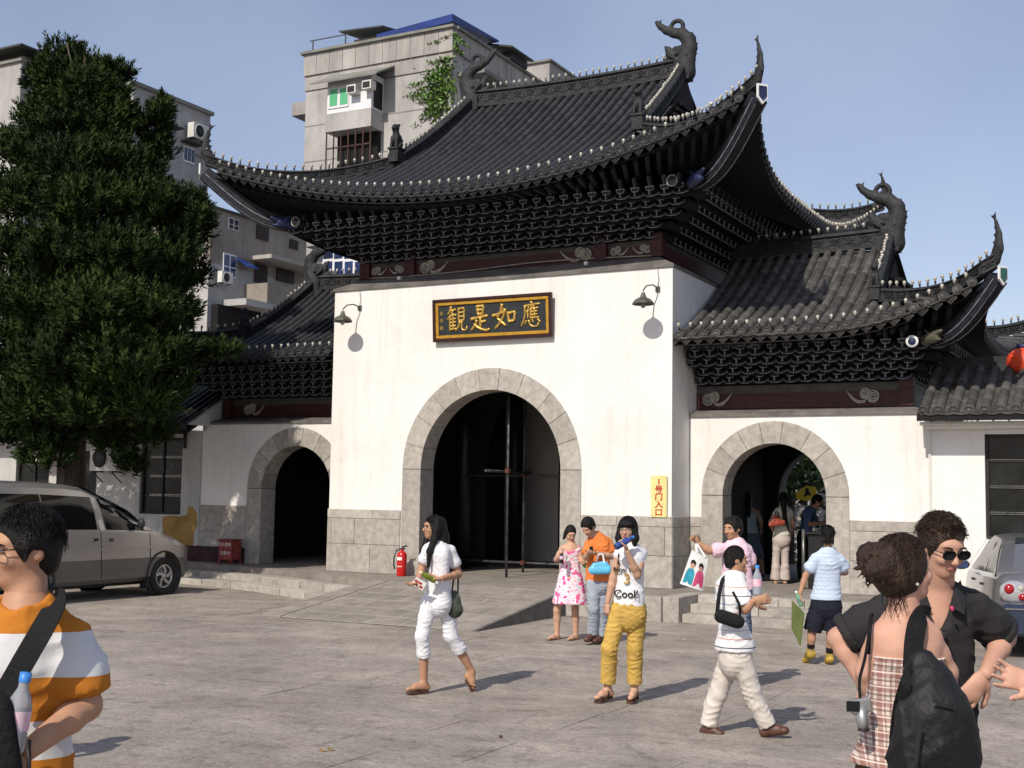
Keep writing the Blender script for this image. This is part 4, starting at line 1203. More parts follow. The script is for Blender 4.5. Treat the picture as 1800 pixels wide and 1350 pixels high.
GL = {
 'shi': [[(.38,.98),(.40,.62)], [(.36,.95),(.52,.97),(.69,.98),(.67,.80),(.64,.61)], [(.41,.81),(.63,.82)], [(.41,.65),(.63,.66)], [(.06,.46),(.3,.50),(.6,.54),(.92,.57)], [(.53,.51),(.53,.12)], [(.56,.33),(.82,.37)],
         [(.36,.42),(.26,.22),(.06,.0)], [(.22,.24),(.40,.11),(.62,.02),(.82,-.02),(1.0,.04)]],
 'ru': [[(.42,1.0),(.36,.74),(.16,.44),(.26,.38),(.52,.16),(.58,.13)], [(.54,.80),(.46,.5),(.30,.24),(.08,.02)], [(-.02,.54),(.28,.62),(.60,.72)], [(.66,.62),(.70,.26)], [(.64,.60),(.82,.64),(.98,.66),(.95,.48),(.92,.28)], [(.70,.29),(.92,.31)]],
 'ying': [[(.50,1.02),(.60,.94)], [(.16,.85),(.50,.89),(.97,.93)], [(.22,.86),(.21,.52),(.14,.28),(.0,.05)], [(.41,.82),(.36,.68),(.28,.58)], [(.35,.68),(.35,.34)], [(.56,.84),(.46,.64)], [(.50,.74),(.49,.36)], [(.63,.86),(.68,.79)],
          [(.50,.74),(.90,.77)], [(.50,.62),(.84,.64)], [(.50,.50),(.84,.52)], [(.49,.37),(.92,.40)], [(.68,.76),(.68,.39)], [(.28,.28),(.20,.12)], [(.40,.30),(.44,.12),(.60,.03),(.82,.04),(.88,.18)], [(.56,.30),(.64,.19)], [(.84,.33),(.97,.19)]],
 'guan': [[(.24,1.02),(.16,.84),(.04,.68)], [(.16,.86),(.48,.90)], [(.32,.88),(.20,.66),(.02,.48)], [(.16,.64),(.15,.30),(.16,.0)], [(.16,.64),(.50,.68)], [(.17,.50),(.47,.53)], [(.17,.36),(.47,.39)], [(.17,.22),(.47,.25)], [(.15,.09),(.52,.12)], [(.32,.74),(.32,.12)],
          [(.60,.92),(.60,.40)], [(.58,.90),(.74,.93),(.88,.94),(.87,.66),(.85,.40)], [(.61,.75),(.84,.77)], [(.61,.59),(.84,.61)], [(.61,.43),(.84,.45)], [(.66,.41),(.60,.20),(.42,.02)], [(.75,.42),(.74,.14),(.82,.03),(.96,.04),(1.02,.20)]],
}
def brush_char(key, ca, cb, wd, ht, th):
    mbx = MB()
    for st in GL[key]:
        P = [np.array(p) for p in st]
        # resample, thick at entry and exit
        S = [0]
        for i in range(1, len(P)): S.append(S[-1]+np.linalg.norm(P[i]-P[i-1]))
        n = max(5, int(S[-1]*16)); Q = []; rr = []
        for k in range(n+1):
            s = S[-1]*k/n
            Q.append(bp(ca+np.interp(s, S, [p[0] for p in P])*wd, cb+np.interp(s, S, [p[1] for p in P])*ht, .036))
            e = k/n; rr.append(th*(.80+.35*(1-min(1, e*4))+.22*(1-min(1, (1-e)*5))-.45*max(0, e-.86)/.14))
        mbx.tube(Q, rr, 8)
    return mbx.build('golden_character', M['gold'], board)
for key, ca, wd, th in (('guan', -.93, .42, .025), ('shi', -.44, .41, .034), ('ru', .04, .46, .035), ('ying', .60, .40, .023)):
    brush_char(key, ca, .18, wd, .45, th)
for k, ch in enumerate('昌明题'):
    text_obj('signature', ch, .075, bp(-1.05, .50-.135*k, .032), (1,0,0), (0,-math.sin(BT),math.cos(BT)), M['gold'], board)
# water stains under the board are in the plaster below: thin runs
# ------------------------------------------------------------------ yellow entrance plate
M['yellow'] = mat('yellow_plate', (.72,.62,.26), .5, .06, 5)
M['redtext'] = mat('red_lettering', (.45,.05,.03), .5, .1, 20)
pl = empty('entrance_plate', (3.27, -.02, 1.56), 'narrow pale yellow entrance plate with red characters on wall corner', 'sign')
MB().box(3.13, 3.41, -.045, -.03, 1.54, 2.23).build('plate', M['yellow'], pl, bevel=.003)
for k, ch in enumerate('1号门入口'):
    text_obj('red_character', ch, .125 if k else .12, (3.27, -.047, 2.09-.128*k), (1.15,0,0), (0,0,1), M['redtext'], pl, off=.004)
for x in (3.15, 3.39):
    for z in (1.57, 2.2): MB().ball((x, -.046, z), .006, 6).build('screw', M['socket'], pl)

# ------------------------------------------------------------------ wall lamps
M['lampmetal'] = mat('lamp_enamel', (.10,.10,.085), .5, .25, 12)
M['lampin'] = mat('lamp_inside', (.34,.33,.28), .6, .15, 12)
def wall_lamp(x, zw, label):
    r = empty('wall_lamp', (x, -.02, zw), label, 'lamp', 'gooseneck lamps on the gate front')
    y0 = -.42
    MB().tube([(x+.1, -.005, zw+.30), (x+.1, -.10, zw+.34), (x+.08, -.2, zw+.36), (x+.02, y0+.1, zw+.33), (x, y0, zw+.24), (x, y0, zw+.16)], .013, 6).build('arm', M['lampmetal'], r)
    MB().lathe([(.03, .20), (.045, .15), (.06, .12), (.13, .085), (.175, .035), (.185, .0), (.178, .0), (.165, .03), (.12, .075), (.05, .1)], (x, y0, zw), 24).build('shade', [M['lampmetal']], r)
    MB().lathe([(.03, .10), (.028, .04), (.04, .0), (.035, -.05), (.0005, -.065)], (x, y0, zw), 12).build('bulb', M['lampin'], r)
    MB().box(x+.06, x+.14, -.03, -.001, zw+.27, zw+.36).build('wall_bracket', M['lampmetal'], r)
    MB().tube([(x+.1, -.02, zw+.36), (x+.12, -.03, zw+.5), (x+.1, -.03, zw+.62), (x+.13, -.01, 5.76)], .006, 5).build('cable', M['relief'], r)
    return r
wall_lamp(-2.98, 5.08, 'gooseneck lamp on the white wall near the shaded wing')
wall_lamp(3.12, 5.06, 'gooseneck lamp on the white wall near the sunlit wing')

# ------------------------------------------------------------------ fire extinguisher
M['extred'] = mat('extinguisher_red', (.50,.012,.012), .3, .08, 8, spec=.5)
M['hose'] = mat('rubber_hose', (.015,.015,.016), .6, .1, 10)
e = at(706, 1017, z=ZP); ex, ey = e[0], -.30
ex = at(706, 1000, y=ey)[0]
fx = empty('fire_extinguisher', (ex, ey, ZP), 'red fire extinguisher standing beside the big arch', 'extinguisher')
MB().lathe([(.0005, 0), (.085, 0), (.09, .012), (.09, .36), (.082, .41), (.05, .445), (.028, .455), (.028, .485), (.0005, .485)], (ex, ey, ZP), 20).build('tank', M['extred'], fx)
MB().box(ex-.03, ex+.055, ey-.02, ey+.02, ZP+.48, ZP+.505).box(ex-.01, ex+.1, ey-.012, ey+.012, ZP+.53, ZP+.545).bar((ex-.01, ey, ZP+.5), (ex+.1, ey, ZP+.56), .018).build('valve', M['hose'], fx)
MB().tube([(ex-.02, ey, ZP+.49), (ex-.10, ey-.02, ZP+.46), (ex-.15, ey-.03, ZP+.34), (ex-.155, ey-.03, ZP+.2), (ex-.13, ey-.02, ZP+.12)], .015, 6).build('hose', M['hose'], fx)
R_ = .0915
for (z0, z1) in ((.29, .345), (.17, .185)):
    MB().grid([[(ex+R_*math.cos(a), ey+R_*math.sin(a), ZP+z) for a in np.linspace(-2.3, -1.0, 8)] for z in (z0, z1)]).build('label', M['white'], fx)

# ------------------------------------------------------------------ red box
M['boxred'] = mat('dull_red_paint', (.26,.05,.04), .7, .2, 8)
b0 = at(436, 985, z=ZP); bx, by = -6.28, .46
rb = empty('offering_box', (bx, by, ZP), 'dull red box on short legs with white lettering by shaded arch', 'box')
mb = MB(); mb.box(bx-.17, bx+.17, by-.15, by+.15, ZP+.09, ZP+.48); mb.build('cabinet', M['boxred'], rb, bevel=.006)
MB().box(bx-.20, bx+.20, by-.18, by+.18, ZP+.481, ZP+.505).build('lid', M['boxred'], rb, bevel=.005)
for sx in (-1, 1):
    for sy in (-1, 1):
        MB().add([(bx+sx*.15-.025, by+sy*.13-.02, ZP+.0895), (bx+sx*.15+.025, by+sy*.13-.02, ZP+.0895), (bx+sx*.15+.025, by+sy*.13+.02, ZP+.0895), (bx+sx*.15-.025, by+sy*.13+.02, ZP+.0895),
                  (bx+sx*.165-.015, by+sy*.14-.015, ZP), (bx+sx*.165+.015, by+sy*.14-.015, ZP), (bx+sx*.165+.015, by+sy*.14+.015, ZP), (bx+sx*.165-.015, by+sy*.14+.015, ZP)], [(0,1,2,3),(7,6,5,4),(4,5,1,0),(5,6,2,1),(6,7,3,2),(7,4,0,3)]).build('leg', M['boxred'], rb)
text_obj('lettering', '无人售香', .075, (bx, by-.1525, ZP+.375), (1,0,0), (0,0,1), M['white'], rb, .001)
text_obj('lettering', '大香10', .085, (bx, by-.1525, ZP+.20), (1,0,0), (0,0,1), M['white'], rb, .001)
for x in (-.07, .05): MB().box(bx+x, bx+x+.06, by-.153, by-.1502, ZP+.295, ZP+.315).build('slot', M['black'], rb)

# ------------------------------------------------------------------ scaffold in the arch
sf = empty('scaffold', (.03, .68, ZP), 'steel pole scaffold standing inside the big arch', 'scaffold')
pA, pB = at(890, 1015, z=ZP), at(919, 1006, z=ZP)
MB().tube([(pA[0], pA[1], ZP), (pA[0], pA[1], 4.6)], .026, 8).build('pole', M['steel'], sf)
MB().tube([(pB[0], pB[1], ZP), (pB[0], pB[1], 4.9)], .026, 8).build('pole', M['steel'], sf)
d_ = pB-pA; z_ = at(893, 828, y=pA[1])[2]
MB().tube([(pA[0]-d_[0]*-.12-.22, pA[1]-.35, z_), (pB[0]+.0, pB[1]+.3, z_)], .024, 8).build('pole', M['steel'], sf)
MB().tube([(-2.9, pB[1]+.06, z_-.06), (2.9, pB[1]+.06, z_-.06)], .024, 8).build('pole', M['steel'], sf)
MB().tube([(-2.9, pB[1]+.06, ZP+.18), (2.9, pB[1]+.06, ZP+.18)], .024, 8).build('pole', M['steel'], sf)
MB().tube([(-2.6, 2.2, ZP), (-2.6, 2.2, 4.8)], .026, 8).build('pole', M['steel'], sf)
for p, z in ((pA, z_), (pB, z_-.03), (pB, ZP+.18)): MB().box(p[0]-.045, p[0]+.045, p[1]-.05, p[1]+.05, z-.045, z+.045).build('clamp', M['rust'], sf, bevel=.012)

# ------------------------------------------------------------------ low side houses
M['cream'] = mat('cream_plaster', (.70,.69,.65), .9, .05, 1.2, .12, 25, col2=(.62,.60,.56))
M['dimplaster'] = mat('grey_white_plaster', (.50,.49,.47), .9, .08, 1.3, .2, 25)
M['pane'] = mat('dusty_pane', (.014,.016,.016), .2, .3, 3, spec=.25)
M['frame'] = mat('dark_window_frame', (.020,.018,.017), .6, .2, 8)
M['ochre'] = mat('bare_ochre_render', (.36,.22,.07), .95, .15, 4, .5, 30)
def window(root, x0, x1, y, z0, z1, nx, nz, fr='frame', depth=.10, name='window', pane='pane', bars=.035):
    """recessed casement: frame part with panes and bars below it; opening is dark"""
    f = MB(); t = .05
    for a in ((x0, x1, z0, z0+t), (x0, x1, z1-t, z1), (x0, x0+t, z0+t, z1-t), (x1-t, x1, z0+t, z1-t)): f.box(a[0], a[1], y+depth-.04, y+depth+.03, a[2], a[3])
    for i in range(1, nx): x = x0+(x1-x0)*i/nx; f.box(x-bars/2, x+bars/2, y+depth-.035, y+depth+.025, z0+t, z1-t)
    for k in range(1, nz):
        z = z0+(z1-z0)*k/nz
        for i in range(nx):
            f.box(x0+(x1-x0)*i/nx+(t if i == 0 else bars/2), x0+(x1-x0)*(i+1)/nx-(t if i == nx-1 else bars/2), y+depth-.03, y+depth+.02, z-bars*.4, z+bars*.4)
    o = f.build(name, M[fr], root)
    for i in range(nx):
        for k in range(nz):
            MB().box(x0+(x1-x0)*i/nx+.02, x0+(x1-x0)*(i+1)/nx-.02, y+depth, y+depth+.006, z0+(z1-z0)*k/nz+.018, z0+(z1-z0)*(k+1)/nz-.018).build('pane', M[pane], o)
    return o
def wall_with_openings(mb, x0, x1, z0, z1, y, th, ops, m=0):
    """front sheet with rectangular openings and their reveals; ops sorted by x"""
    xs = x0
    for (a, b, c, d) in sorted(ops):
        mb.box(xs, a, y, y+th, z0, z1, m); mb.box(a, b, y, y+th, z0, c, m); mb.box(a, b, y, y+th, d, z1, m); xs = b
    mb.box(xs, x1, y, y+th, z0, z1, m)
def low_roof(root, x0, x1, ye, ze, yt, zt, mt, mtj, sp=.222, budget=200):
    sl = (zt-ze)/(yt-ye)
    dk = MB(); dk.add([(x0,ye,ze-.03),(x1,ye,ze-.03),(x1,yt,zt-.03),(x0,yt,zt-.03),(x0,ye,ze-.12),(x1,ye,ze-.12),(x1,yt,zt-.12),(x0,yt,zt-.12)], [(0,1,2,3),(7,6,5,4),(4,5,1,0),(5,6,2,1),(7,4,0,3)])
    rf = dk.build('roof', M['under'], root)
    rows = []; x = x0+.1
    while x < x1: rows.append((x, 0.0, yt-ye)); x += sp
    roof_slope(rf, rows, lambda c, q: (c, ye+q, ze+sl*q), sp, .072, mt, mtj, budget)
    return rf
hr = empty('side_house', (8.5, .84, 0), 'low white house with grey tiled eave behind the silver car', 'house')
mb = MB(); wall_with_openings(mb, 7.465, 15.0, 0, 3.02, .80, .3, [(8.28, 9.75, 1.31, 2.92), (11.2, 12.6, 1.31, 2.92)]); mb.build('wall', M['plaster'], hr)
MB().box(7.40, 15, .62, .799, 3.0, 3.055).box(7.36, 15, .45, .799, 3.056, 3.10).build('cornice', M['plaster'], hr)
low_roof(hr, 7.38, 15, .22, 3.22, 1.6, 4.02, M['wtile'], M['wtilej'], budget=130)
MB().box(7.4, 15, 1.55, 1.75, 3.95, 4.2).build('ridge', M['ridge'], hr)
MB().add([(7.47,.80,3.1),(7.47,1.7,3.1),(7.47,1.7,3.98),(7.47,.80,3.42)], [(0,1,2,3)]).add([(7.41,.3,3.18),(7.41,.3,3.10),(7.41,1.7,3.6),(7.41,1.7,3.98)], [(0,1,2,3)]).build('gable', M['plaster2'], hr)
window(hr, 8.28, 9.75, .80, 1.31, 2.92, 2, 4); window(hr, 11.2, 12.6, .80, 1.31, 2.92, 2, 4)
M['clutter'] = mat('coloured_clutter', (.35,.16,.08), .8, .4, 9, col2=(.05,.10,.04))
MB().box(7.45, 7.49, .775, .80, 1.3, 3.0).build('drain_pipe', M['plaster2'], hr)
# things on the sill inside
for k, (x, w, h, c) in enumerate(((8.40, .14, .14, (.35,.03,.02)), (8.72, .12, .09, (.4,.28,.05)), (8.88, .10, .12, (.05,.16,.03)), (9.2, .2, .11, (.4,.35,.3)))):
    o = MB().ball((x, .98, 1.39), .07, 8, 0, (w/.14, .6, h/.14)).build('sill_fruit', mat('sill_colour', c, .6, .2, 20)); tag(o, ['red bundle', 'yellow bundle', 'green bundle', 'pale bundle'][k]+' on the sill behind the dark window', 'bundle', 'bundles on the window sill')
hl = empty('side_house', (-9, .84, 0), 'low white house with dark windows behind the van and juniper', 'house')
ops = [(-9.19, -7.99, 1.33, 2.98), (-13.1, -12.0, 1.33, 2.9), (-11.1, -10.5, .3, 2.7), (-16, -14.9, 1.33, 2.9)]
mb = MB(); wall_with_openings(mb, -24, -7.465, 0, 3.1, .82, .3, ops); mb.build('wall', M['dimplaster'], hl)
window(hl, -9.19, -7.99, .82, 1.33, 2.98, 2, 4); window(hl, -13.1, -12.0, .82, 1.33, 2.9, 2, 3); window(hl, -16, -14.9, .82, 1.33, 2.9, 2, 3)
MB().box(-11.1, -10.5, .9, .95, .3, 2.7).build('door', M['frame'], hl)
low_roof(hl, -24, -7.35, .25, 3.16, 2.2, 4.25, M['tile'], M['tilej'], budget=60)
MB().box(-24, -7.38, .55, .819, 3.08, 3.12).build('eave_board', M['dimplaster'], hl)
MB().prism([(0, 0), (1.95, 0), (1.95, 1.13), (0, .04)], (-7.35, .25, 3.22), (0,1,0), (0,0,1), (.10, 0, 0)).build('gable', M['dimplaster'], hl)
# peeled render patch: raised irregular skin
P = [(-8.35,.55),(-7.95,.5),(-7.6,.62),(-7.58,.95),(-7.50,1.15),(-7.52,1.38),(-7.66,1.52),(-7.78,1.50),(-7.80,1.33),(-8.0,1.30),(-8.25,1.31),(-8.5,1.27),(-8.45,.9)]
MB().prism(P, (0, .815, 0), (1,0,0), (0,0,1), (0, .02, 0)).build('peeled_patch', M['ochre'], hl)
MB().bar((-7.9, .5, 3.07), (-7.9, .8, 3.07), .04).bar((-7.9, .78, 3.07), (-7.9, .78, 2.75), .05).build('bracket_arm', M['frame'], hl)
MB().tube([(-9.6, .7, 3.0), (-8.8, .66, 2.94), (-8.2, .7, 2.98), (-8.0, .75, 2.86), (-7.86, .76, 2.9)], .012, 5).build('cable', M['wire'], hl)
# AC units on the left house
M['acwhite'] = mat('ac_casing', (.62,.61,.57), .55, .08, 6)
def ac_unit(x, y, z, label, s=1.0, face=(0,-1)):
    r = empty('air_conditioner', (x, y, z), label, 'air conditioner', 'outdoor air conditioner units')
    w, h, d = .40*s, .28*s, .15*s
    sx = face[0] != 0
    bxx = (lambda a, b, c0, c1, z0, z1: MB().box(a, b, c0, c1, z0, z1)) if not sx else (lambda a, b, c0, c1, z0, z1: MB().box(c0, c1, a, b, z0, z1))
    X, Y = (x, y) if not sx else (y, x)
    bxx(X-w, X+w, Y-d, Y+d, z, z+2*h).build('casing', M['acwhite'], r, bevel=.012*s)
    fy = Y-d*1.0 if not sx else Y+d
    ax = (0,-1,0) if not sx else (1,0,0)
    c = (X-w*.2, fy, z+h) if not sx else (fy, X-w*.2, z+h)
    MB().lathe([(h*.82, .0), (h*.86, .02*s), (h*.8, .022*s), (h*.78, .004)], c, 20, 0, ax).build('fan_ring', M['acwhite'], r)
    MB().lathe([(.0005, .006), (h*.77, .006), (h*.77, .002)], c, 20, 0, ax).build('fan_opening', M['black'], r)
    for q in (-.7, .7):
        if not sx: MB().bar((x+q*w, y-d, z-.02), (x+q*w, y+d, z-.02), .03*s).bar((x+q*w, y-d, z-.03), (x+q*w, y+d, z-.25*s), .02*s).build('bracket', M['frame'], r)
        else: MB().bar((x-d, y+q*w, z-.02), (x+d, y+q*w, z-.02), .03*s).build('bracket', M['frame'], r)
    return r
ac_unit(-9.95, .60, 2.25, 'white air conditioner on the shaded house wall beside the tall dark window')
ac_unit(-12.15, .60, 2.45, 'air conditioner behind the juniper trunk above the van roof')

# ------------------------------------------------------------------ distant blocks of flats
M['conc'] = mat('stained_concrete', (.38,.36,.34), .95, .12, .8, .1, 4, col2=(.27,.255,.24), streak=.25)
M['conc2'] = mat('pale_concrete', (.43,.415,.40), .95, .10, .6, .1, 4, col2=(.33,.32,.31), streak=.25)
M['concd'] = mat('grey_render', (.40,.395,.385), .95, .14, .5, .1, 4)
M['brown'] = mat('brown_render', (.29,.255,.22), .95, .14, .5, .1, 4)
M['slabedge'] = mat('slab_edge', (.22,.22,.20), .95, .15, 1)
M['winblue'] = mat('blue_tinted_glass', (.03,.05,.14), .15, .3, .8, spec=.6)
M['wingreen'] = mat('green_screen', (.10,.42,.20), .5, .05, 1)
M['whiteframe'] = mat('white_window_frame', (.70,.70,.72), .5, .04, 2)
M['redframe'] = mat('brown_red_joinery', (.07,.03,.025), .6, .2, 2)
M['tarp'] = mat('blue_awning_sheet', (.015,.04,.20), .4, .2, 1.5)
M['darkroof'] = mat('dark_sheet', (.05,.055,.05), .6, .2, 1)
M['ivy'] = mat('ivy_leaf', (.10,.19,.035), .6, .3, 2, island=.35)
for k_ in ('conc', 'conc2', 'concd', 'brown', 'dimplaster'): weather(M[k_], (1.6, 1.6, .12), .22)
YA_ = 33.0
def pa(px, py, y=YA_): return at(px, py, y=y)
A0, A1 = pa(540, 96), pa(796, 47)
xl, xr, zt = A0[0], A1[0], 25.27
fa = empty('apartment_block', (-25, 33, 0), 'stained concrete apartment block rising behind the central roof', 'building')
MB().box(xl, xr, YA_, 43, 0, zt-1.0).build('wall', M['conc2'], fa)
# parapet of upright panels
npn = 11
for i in range(npn):
    a, b = xl-.1+(xr-xl+.2)*i/npn, xl-.1+(xr-xl+.2)*(i+1)/npn
    MB().box(a+.012, b-.012, YA_-.15, YA_+.05, zt-1.25, zt-.08).build('parapet_panel', M['conc'], fa)
for i in range(6): MB().box(xr-.05, xr+.15, YA_+.06+i*1.5, YA_+1.5+i*1.5, zt-1.25, zt-.08).build('parapet_panel', M['conc'], fa)
MB().box(xl-.25, xr+.2, YA_-.3, YA_+.1, zt-.08, zt+.06).box(xr-.1, xr+.3, YA_+.101, 43, zt-.08, zt+.06).build('parapet_cap', M['slabedge'], fa)
MB().box(xl-.05, xr+.05, YA_-.06, YA_-.001, zt-2.05, zt-1.26).build('band', M['conc'], fa)
MB().box(xl-1.1, xl-.01, YA_+.2, YA_+2, zt-3.2, zt-2.5).build('side_ledge', M['conc'], fa)
# floor joints
jn = MB()
for z in (zt-2.08, zt-4.0, zt-5.95, zt-8.8, zt-11.8): jn.box(xl-.02, xr+.02, YA_-.012, YA_+.01, z-.025, z+.025)
jn.build('floor_joints', M['slabedge'], fa)
# enclosed bay with awning
def fbox(px0, px1, py0, py1, yy0, yy1, name, m, par=fa):
    a, b = pa(px0, py1, yy0), pa(px1, py0, yy0); return MB().box(a[0], b[0], yy0, yy1, min(a[2], b[2]), max(a[2], b[2])).build(name, M[m], par)
yb = YA_-1.1
aw0, aw1 = pa(556, 138, yb-.5), pa(652, 124, yb-.5); xb0, xb1 = pa(575, 190, yb)[0], pa(652, 190, yb)[0]
zA = pa(600, 137, yb-.5)[2]
MB().add([(xb0-.7, yb-.6, zA-.15), (xb1+.7, yb-.6, zA-.15), (xb1+.7, YA_, zA+.75), (xb0-.7, YA_, zA+.75), (xb0-.7, yb-.6, zA-.05), (xb1+.7, yb-.6, zA-.05), (xb1+.7, YA_, zA+.85), (xb0-.7, YA_, zA+.85)], [(0,3,2,1),(4,5,6,7),(0,1,5,4),(1,2,6,5),(2,3,7,6),(3,0,4,7)]).build('awning', M['slabedge'], fa)
zS = pa(610, 196, yb)[2]; zL = pa(610, 228, yb)[2]
MB().box(xb0, xb1, yb, YA_-.002, zS, zA+.2).build('bay_cladding', M['whiteframe'], fa)
MB().box(xb0-.06, xb1+.06, yb-.06, YA_-.003, zL, zS-.001).build('balcony_front', M['conc2'], fa)
wn = fbox(576, 613, 152, 192, yb-.05, yb-.003, 'window', 'whiteframe')
for q in ((579, 593, 156, 187), (597, 611, 154, 184)): fbox(*q, yb-.07, yb-.051, 'pane', 'wingreen', wn)
MB().box(xb1-.002, xb1+.01, yb+.2, YA_-.1, zS+.1, zA-.1).build('side_pane', M['frame'], fa)
# open balcony below: a near-black block carries its shade as colour
zG = pa(610, 300, yb)[2]
MB().box(xb0+.1, xb1-.1, YA_-.25, YA_-.004, zG-.6, zL-.02).build('balcony_shade_block', M['under'], fa)
g = MB()
for x in np.linspace(xb0, xb1, 7): g.box(x-.03, x+.03, yb, yb+.05, zG-.6, zL-.01)
g.box(xb0, xb1, yb, yb+.05, zL-.9, zL-.83); g.build('balcony_joinery', M['redframe'], fa)
# far blue window by the eave
YW = YA_-.02
wb = fbox(566, 640, 437, 497, YW-.12, YW-.03, 'window', 'whiteframe')
for i in range(4):
    for (t0, t1) in ((440, 455), (459, 493)): fbox(569+18*i, 584+18*i, t0, t1, YW-.14, YW-.121, 'pane', 'winblue', wb)
fbox(535, 572, 430, 434, YW-.8, YW, 'window_hood', 'darkroof')
# roof-top shelters
xr_ = xr
MB().add([(pa(660, 62)[0], YA_+.1, zt+.12), (xr-.1, YA_+.1, zt+.35), (xr-.1, YA_+5, zt+.9), (pa(660, 62)[0], YA_+5, zt+.9)] + [(pa(660, 62)[0], YA_+.1, zt+.42), (xr-.1, YA_+.1, zt+.75), (xr-.1, YA_+5, zt+1.0), (pa(660, 62)[0], YA_+5, zt+1.0)], [(0,3,2,1),(4,5,6,7),(0,1,5,4),(1,2,6,5),(2,3,7,6),(3,0,4,7)]).build('blue_awning', M['tarp'], fa)
p0, p1 = pa(615, 60, YA_+2), pa(690, 50, YA_+2)
MB().add([(p0[0], YA_+1, zt+1.35), (p1[0], YA_+1, zt+1.2), (p1[0], YA_+5, zt+1.9), (p0[0], YA_+5, zt+1.9), (p0[0], YA_+1, zt+1.43), (p1[0], YA_+1, zt+1.28), (p1[0], YA_+5, zt+1.98), (p0[0], YA_+5, zt+1.98)], [(0,3,2,1),(4,5,6,7),(0,1,5,4),(1,2,6,5),(2,3,7,6),(3,0,4,7)]).build('roof_shelter', M['darkroof'], fa)
MB().box(p0[0]+.3, p1[0], YA_+2, YA_+5, zt, zt+1.2).build('roof_room', M['conc'], fa)
rl = MB(); rz0 = pa(548, 72, YA_+.3)[2]
for px in (550, 607): q = pa(px, 80, YA_+.3); rl.bar((q[0], YA_+.3, zt), (q[0], YA_+.3, rz0), .05)
rl.bar((pa(545, 72, YA_+.3)[0], YA_+.3, rz0), (pa(612, 66, YA_+.3)[0], YA_+.3, rz0), .05); rl.build('roof_railing', M['socket'], fa)
# corner balcony on the receding side
xs_ = xr+.05
MB().box(xr-.6, xr+1.6, YA_+.5, YA_+10, zt-2.4, zt-2.2).build('balcony_slab', M['slabedge'], fa)
MB().box(xr+.001, xr+.6, YA_+1.0, YA_+1.4, zt-6, zt-2.41).build('balcony_pier', M['whiteframe'], fa)
MB().box(xr-.3, xr+.15, YA_+3, YA_+10, zt-6, zt-2.42).build('balcony_shadow_wall', M['frame'], fa)  # wall coloured near-black to stand in for shade under the slab
bc = MB()
for k in range(5): bc.box(xr+1.3, xr+1.38, YA_+2+k*1.9, YA_+2.1+k*1.9, zt-6, zt-2.42)
bc.build('balcony_glazing', M['whiteframe'], fa)
MB().add([(xr-1, YA_+5, zt+.9), (xr+.7, YA_+5, zt+.5), (xr+.7, YA_+7.6, zt+.5), (xr-1, YA_+7.6, zt+.9), (xr-1, YA_+5, zt+1.0), (xr+.7, YA_+5, zt+.6), (xr+.7, YA_+7.6, zt+.6), (xr-1, YA_+7.6, zt+1.0)], [(0,3,2,1),(4,5,6,7),(0,1,5,4),(1,2,6,5),(2,3,7,6),(3,0,4,7)]).build('roof_shelter', M['darkroof'], fa)
MB().box(xr-.9, xr+.4, YA_+5.5, YA_+7.4, zt+.061, zt+.49).build('roof_room', M['frame'], fa)
# rear wing of the same block
yr = 50.0; q0, q1 = at(893, 122, y=yr), at(966, 108, y=yr)
MB().box(q0[0], q1[0], yr, yr+8, 0, q1[2]).build('rear_wing', M['conc'], fa)
MB().box(q0[0]-.1, q1[0]+.15, yr-.15, yr+8, q1[2]+.001, q1[2]+.14).build('parapet_cap', M['slabedge'], fa)
MB().box(q0[0], q1[0]+.01, yr-.02, yr+8, q1[2]-2.1, q1[2]-2.0).build('floor_joints', M['slabedge'], fa)
for k, (px, py) in enumerate(((621, 158), (648, 150))):
    q = pa(px, py, yb-.25); r = empty('air_conditioner', (q[0], q[1], q[2]), ['small window air conditioner next to the green panes', 'small window air conditioner at the corner of the enclosed bay'][k], 'air conditioner', 'window units on the concrete block')
    MB().box(q[0]-.28, q[0]+.28, yb-.45, yb-.001, q[2]-.22, q[2]+.22).build('casing', M['acwhite'], r); MB().box(q[0]-.22, q[0]+.2, yb-.47, yb-.4501, q[2]-.16, q[2]+.14).build('grille', M['frame'], r)
# ivy fanning over the corner
def leaves(mb, c, n, spread, size, rng, nrm=(0,-1,0)):
    for _ in range(n):
        p = np.array(c)+np.array([rng.gauss(0, spread[0]), rng.gauss(0, spread[1]), rng.gauss(0, spread[2])])
        a = np.array([rng.gauss(0, 1) for _ in range(3)]); a /= np.linalg.norm(a); b = np.cross(a, [rng.gauss(0, 1) for _ in range(3)]); b /= np.linalg.norm(b)+1e-9; s = size*rng.uniform(.6, 1.3)
        mb.add([p-a*s, p+b*s*.6, p+a*s, p-b*s*.6], [(0,1,2,3)])
rng = random.Random(11)
iv = empty('ivy', (xr, YA_, zt-6), 'green ivy fanning over the concrete block corner', 'plant')
mb = MB()
for _ in range(26):
    px, py = rng.uniform(755, 795), rng.uniform(115, 195); q = pa(px, py, YA_-.15); leaves(mb, q, 26, (.30, .10, .30), .11, rng)
for (x0, y0, x1, y1) in ((765,130,712,150),(768,140,708,168),(770,160,712,168),(768,175,735,205),(775,180,722,222),(790,100,752,108),(795,60,745,78),(790,120,740,130),(775,190,760,215),(770,170,725,175),(800,80,815,95),(800,60,830,85)):
    for t in np.linspace(0, 1, 16):
        q = pa(x0+(x1-x0)*t, y0+(y1-y0)*t+4*math.sin(t*3), YA_-.12); leaves(mb, q, int(9*(1.15-t)), (.10*(1.1-t), .05, .08*(1.1-t)), .09, rng)
mb.build('leaves', M['ivy'], iv)
st = MB()
for k in range(5): st.tube([pa(785+2*k, 200, YA_-.03), pa(782-3*k, 160, YA_-.03), pa(775-6*k, 130-8*k, YA_-.03)], .02, 5)
